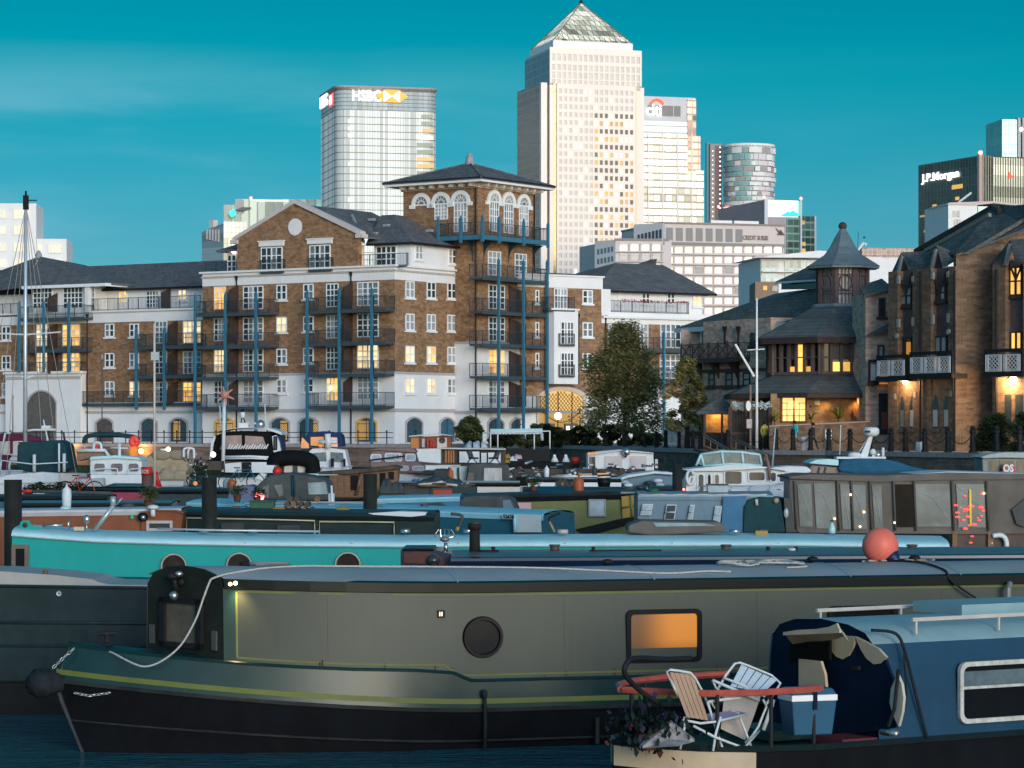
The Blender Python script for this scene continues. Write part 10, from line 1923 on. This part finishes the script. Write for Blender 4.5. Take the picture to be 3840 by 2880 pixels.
def gear(kind,label,px,py,d,off=.9,m=None,s=1.0,seed=1,cat=None):
 b=Bt(kind,label,px,d,0,cat or kind.replace('_',' '));u,z=b.f.uz(px,py,off);rr=random.Random(seed);q=MB()
 if kind=='plant_pot':
  q.lathe([(.07*s,0),(.10*s,.16*s),(.11*s,.18*s),(.001,.17*s)],(u,off,z),12);q.obj('pot',m or RUST,b.r)
  foliage('leaves',b.r,G4 if seed%2 else G3,[((u+rr.gauss(0,.06)*s,off+rr.gauss(0,.06)*s,z+.30*s),.17*s)for _ in range(4)],70,.045*s,seed)
 elif kind=='gas_bottle':
  q.smooth=True;q.lathe([(.13,0),(.14,.04),(.14,.34),(.09,.42),(.03,.44),(.03,.48),(.001,.49)],(u,off,z),16);q.obj('bottle',m,b.r);q=MB();q.tube([(u+.07*math.cos(k),off+.07*math.sin(k),z+.50)for k in range(7)],.012,5);q.obj('collar',PIPE,b.r)
 elif kind=='pole_bundle':
  for k in range(4):q=MB();q.tube([(u-1.3*s,off+k*.06,z+.03+.02*(k%2)),(u,off+.05+k*.05,z+.04),(u+1.3*s,off+k*.07,z+.03)],.02+.006*(k%3),6);q.obj('pole',(GALV,WOOD,BWHITE,WOODD)[k],b.r)
 elif kind=='hose_coil':
  q.smooth=True;q.tube([(u+(.20-.002*k)*math.cos(k*.5),off+(.20-.002*k)*math.sin(k*.5),z+.02+.0022*k)for k in range(52)],.016,6);q.obj('hose',m,b.r)
 elif kind=='log_pile':
  for k in range(12):x=u+(k%5)*.14-.3+(.07 if k>4 else 0)+(.07 if k>8 else 0);zz=z+.06+(0 if k<5 else.11 if k<9 else.22);q=MB();q.cyl((x,off-.2+rr.uniform(-.03,.03),zz),(x,off+.25,zz),.062,.058,8);q.obj('log',WOODD if k%3 else WOOD,b.r)
 elif kind=='storage_crate':
  q.box(u-.25*s,u+.25*s,off-.18,off+.18,z,z+.22*s);q.obj('crate',m,b.r,bevel=.015);q=MB();q.box(u-.27*s,u+.27*s,off-.2,off+.2,z+.22*s,z+.25*s);q.obj('lid',DGREY,b.r)
 elif kind=='solar_panel':
  q.add([(u-.6*s,off-.25,z+.03),(u+.6*s,off-.25,z+.03),(u+.6*s,off+.35,z+.20),(u-.6*s,off+.35,z+.20),(u-.6*s,off-.25,z),(u+.6*s,off-.25,z),(u+.6*s,off+.35,z+.17),(u-.6*s,off+.35,z+.17)],[(0,1,2,3),(7,6,5,4),(0,4,5,1),(1,5,6,2),(2,6,7,3),(3,7,4,0)]);q.obj('panel',mat('solar_cells',(.01,.02,.06),.15,var=.2),b.r)
  for x in(-.5,.5):q=MB();q.box(u+x*s-.02,u+x*s+.02,off+.3,off+.34,z-.02,z+.18);q.obj('leg',GALV,b.r)
 elif kind=='fender':
  q.smooth=True;q.lathe([(.03,0),(.09,.05),(.10,.3),(.09,.42),(.03,.47),(.02,.52)],(u,off,z),12);q.obj('body',m,b.r)
 elif kind=='bicycle':
  for x in(-.5,.5):q=MB();q.tube([(u+x+.32*math.cos(k*.524),off,z+.33+.32*math.sin(k*.524))for k in range(13)],.02,5);q.obj('wheel',BLKB,b.r)
  q=MB();q.tube([(u-.5,off,z+.33),(u-.15,off,z+.75),(u+.35,off,z+.78),(u+.5,off,z+.33)],.02,5);q.tube([(u-.15,off,z+.8),(u-.02,off,z+.33),(u+.35,off,z+.75)],.02,5);q.obj('frame',m,b.r);q=MB();q.tube([(u+.3,off-.2,z+.92),(u+.33,off,z+.9),(u+.3,off+.2,z+.92)],.015,5);q.obj('handlebar',GALV,b.r);q=MB();q.box(u-.26,u-.05,off-.06,off+.06,z+.82,z+.86);q.obj('saddle',BLKB,b.r)
 return b
OR=P2('gas_orange',(.34,.09,.03),r=.5);GB=P2('gas_grey',(.25,.28,.3),r=.5);HB=P2('hose_blue',(.03,.12,.30),r=.5);HG=P2('hose_green',(.02,.15,.06),r=.5)
gear('plant_pot','leafy pot plant on the pale blue roof right of the left mooring pile',890,1884,66,.8,None,1.0,1);gear('plant_pot','second pot plant further along the pale blue roof',965,1888,66,.8,None,.9,2)
gear('log_pile','stack of logs on the black boat roof',1120,1922,55.5,.9);gear('storage_crate','green crate on the black boat roof left of the logs',985,1922,55.5,.9,P2('crate_green',(.02,.10,.06),r=.6));gear('hose_coil','coil of blue hose on the black boat roof',905,1921,55.5,.8,HB)
gear('pole_bundle','bundle of poles lying on the pale blue roof',1180,1892,65,.9,None,1.3);gear('storage_crate','red crate on the blue boat roof near the grey cratch',1660,1866,71,.8,P2('crate_red',(.35,.05,.03),r=.6))
gear('solar_panel','small tilted solar panel on the moss green boat roof',2080,1852,74,.8,None,1.1);gear('plant_pot','bushy plant on the moss green boat roof',2000,1848,74,.8,None,1.0,3);gear('gas_bottle','orange gas bottle on the moss green boat roof',2170,1850,74,.8,OR)
gear('pole_bundle','bundle of poles on the blue-grey boat roof',2560,1853,68,.9,None,1.2);gear('hose_coil','green hose coiled on the blue-grey boat roof',2450,1853,68,.7,HG);gear('storage_crate','pale crate on the blue-grey boat roof',2690,1852,68,.8,PALEW)
gear('fender','white fender standing on the rust-brown boat roof',250,1912,55.3,.6,BWHITE);gear('hose_coil','grey hose coil on the rust-brown boat roof',480,1914,55.3,.7,CANVG);gear('plant_pot','small pot plant on the rust-brown boat roof',560,1911,55.3,.9,None,1.1,5)
gear('bicycle','bicycle with a red frame standing on the left jetty',300,1876,92.5,.6,REDP);gear('bicycle','bicycle with a blue frame on the jetty by the grey canopy boat',905,1843,96.5,.6,HB);gear('gas_bottle','grey gas bottle on the jetty left of the grey canopy boat',850,1843,96.5,.5,GB);gear('gas_bottle','orange gas bottle on the jetty left of the grey canopy boat',870,1844,96.3,.4,OR)
gear('fender','orange fender on the low boat below the square canopy',1690,1812,92,.5,OR);gear('hose_coil','blue hose on the low boat below the square canopy',1560,1812,92,.5,HB);gear('fender','white fender on the white low boat in the centre',2050,1797,104,.5,BWHITE);gear('fender','dark fender on the white low boat in the centre',2230,1797,104,.5,DGREY)
gear('log_pile','stack of logs on the black roof right of the tarpaulin heap',2120,1834,86,.8)
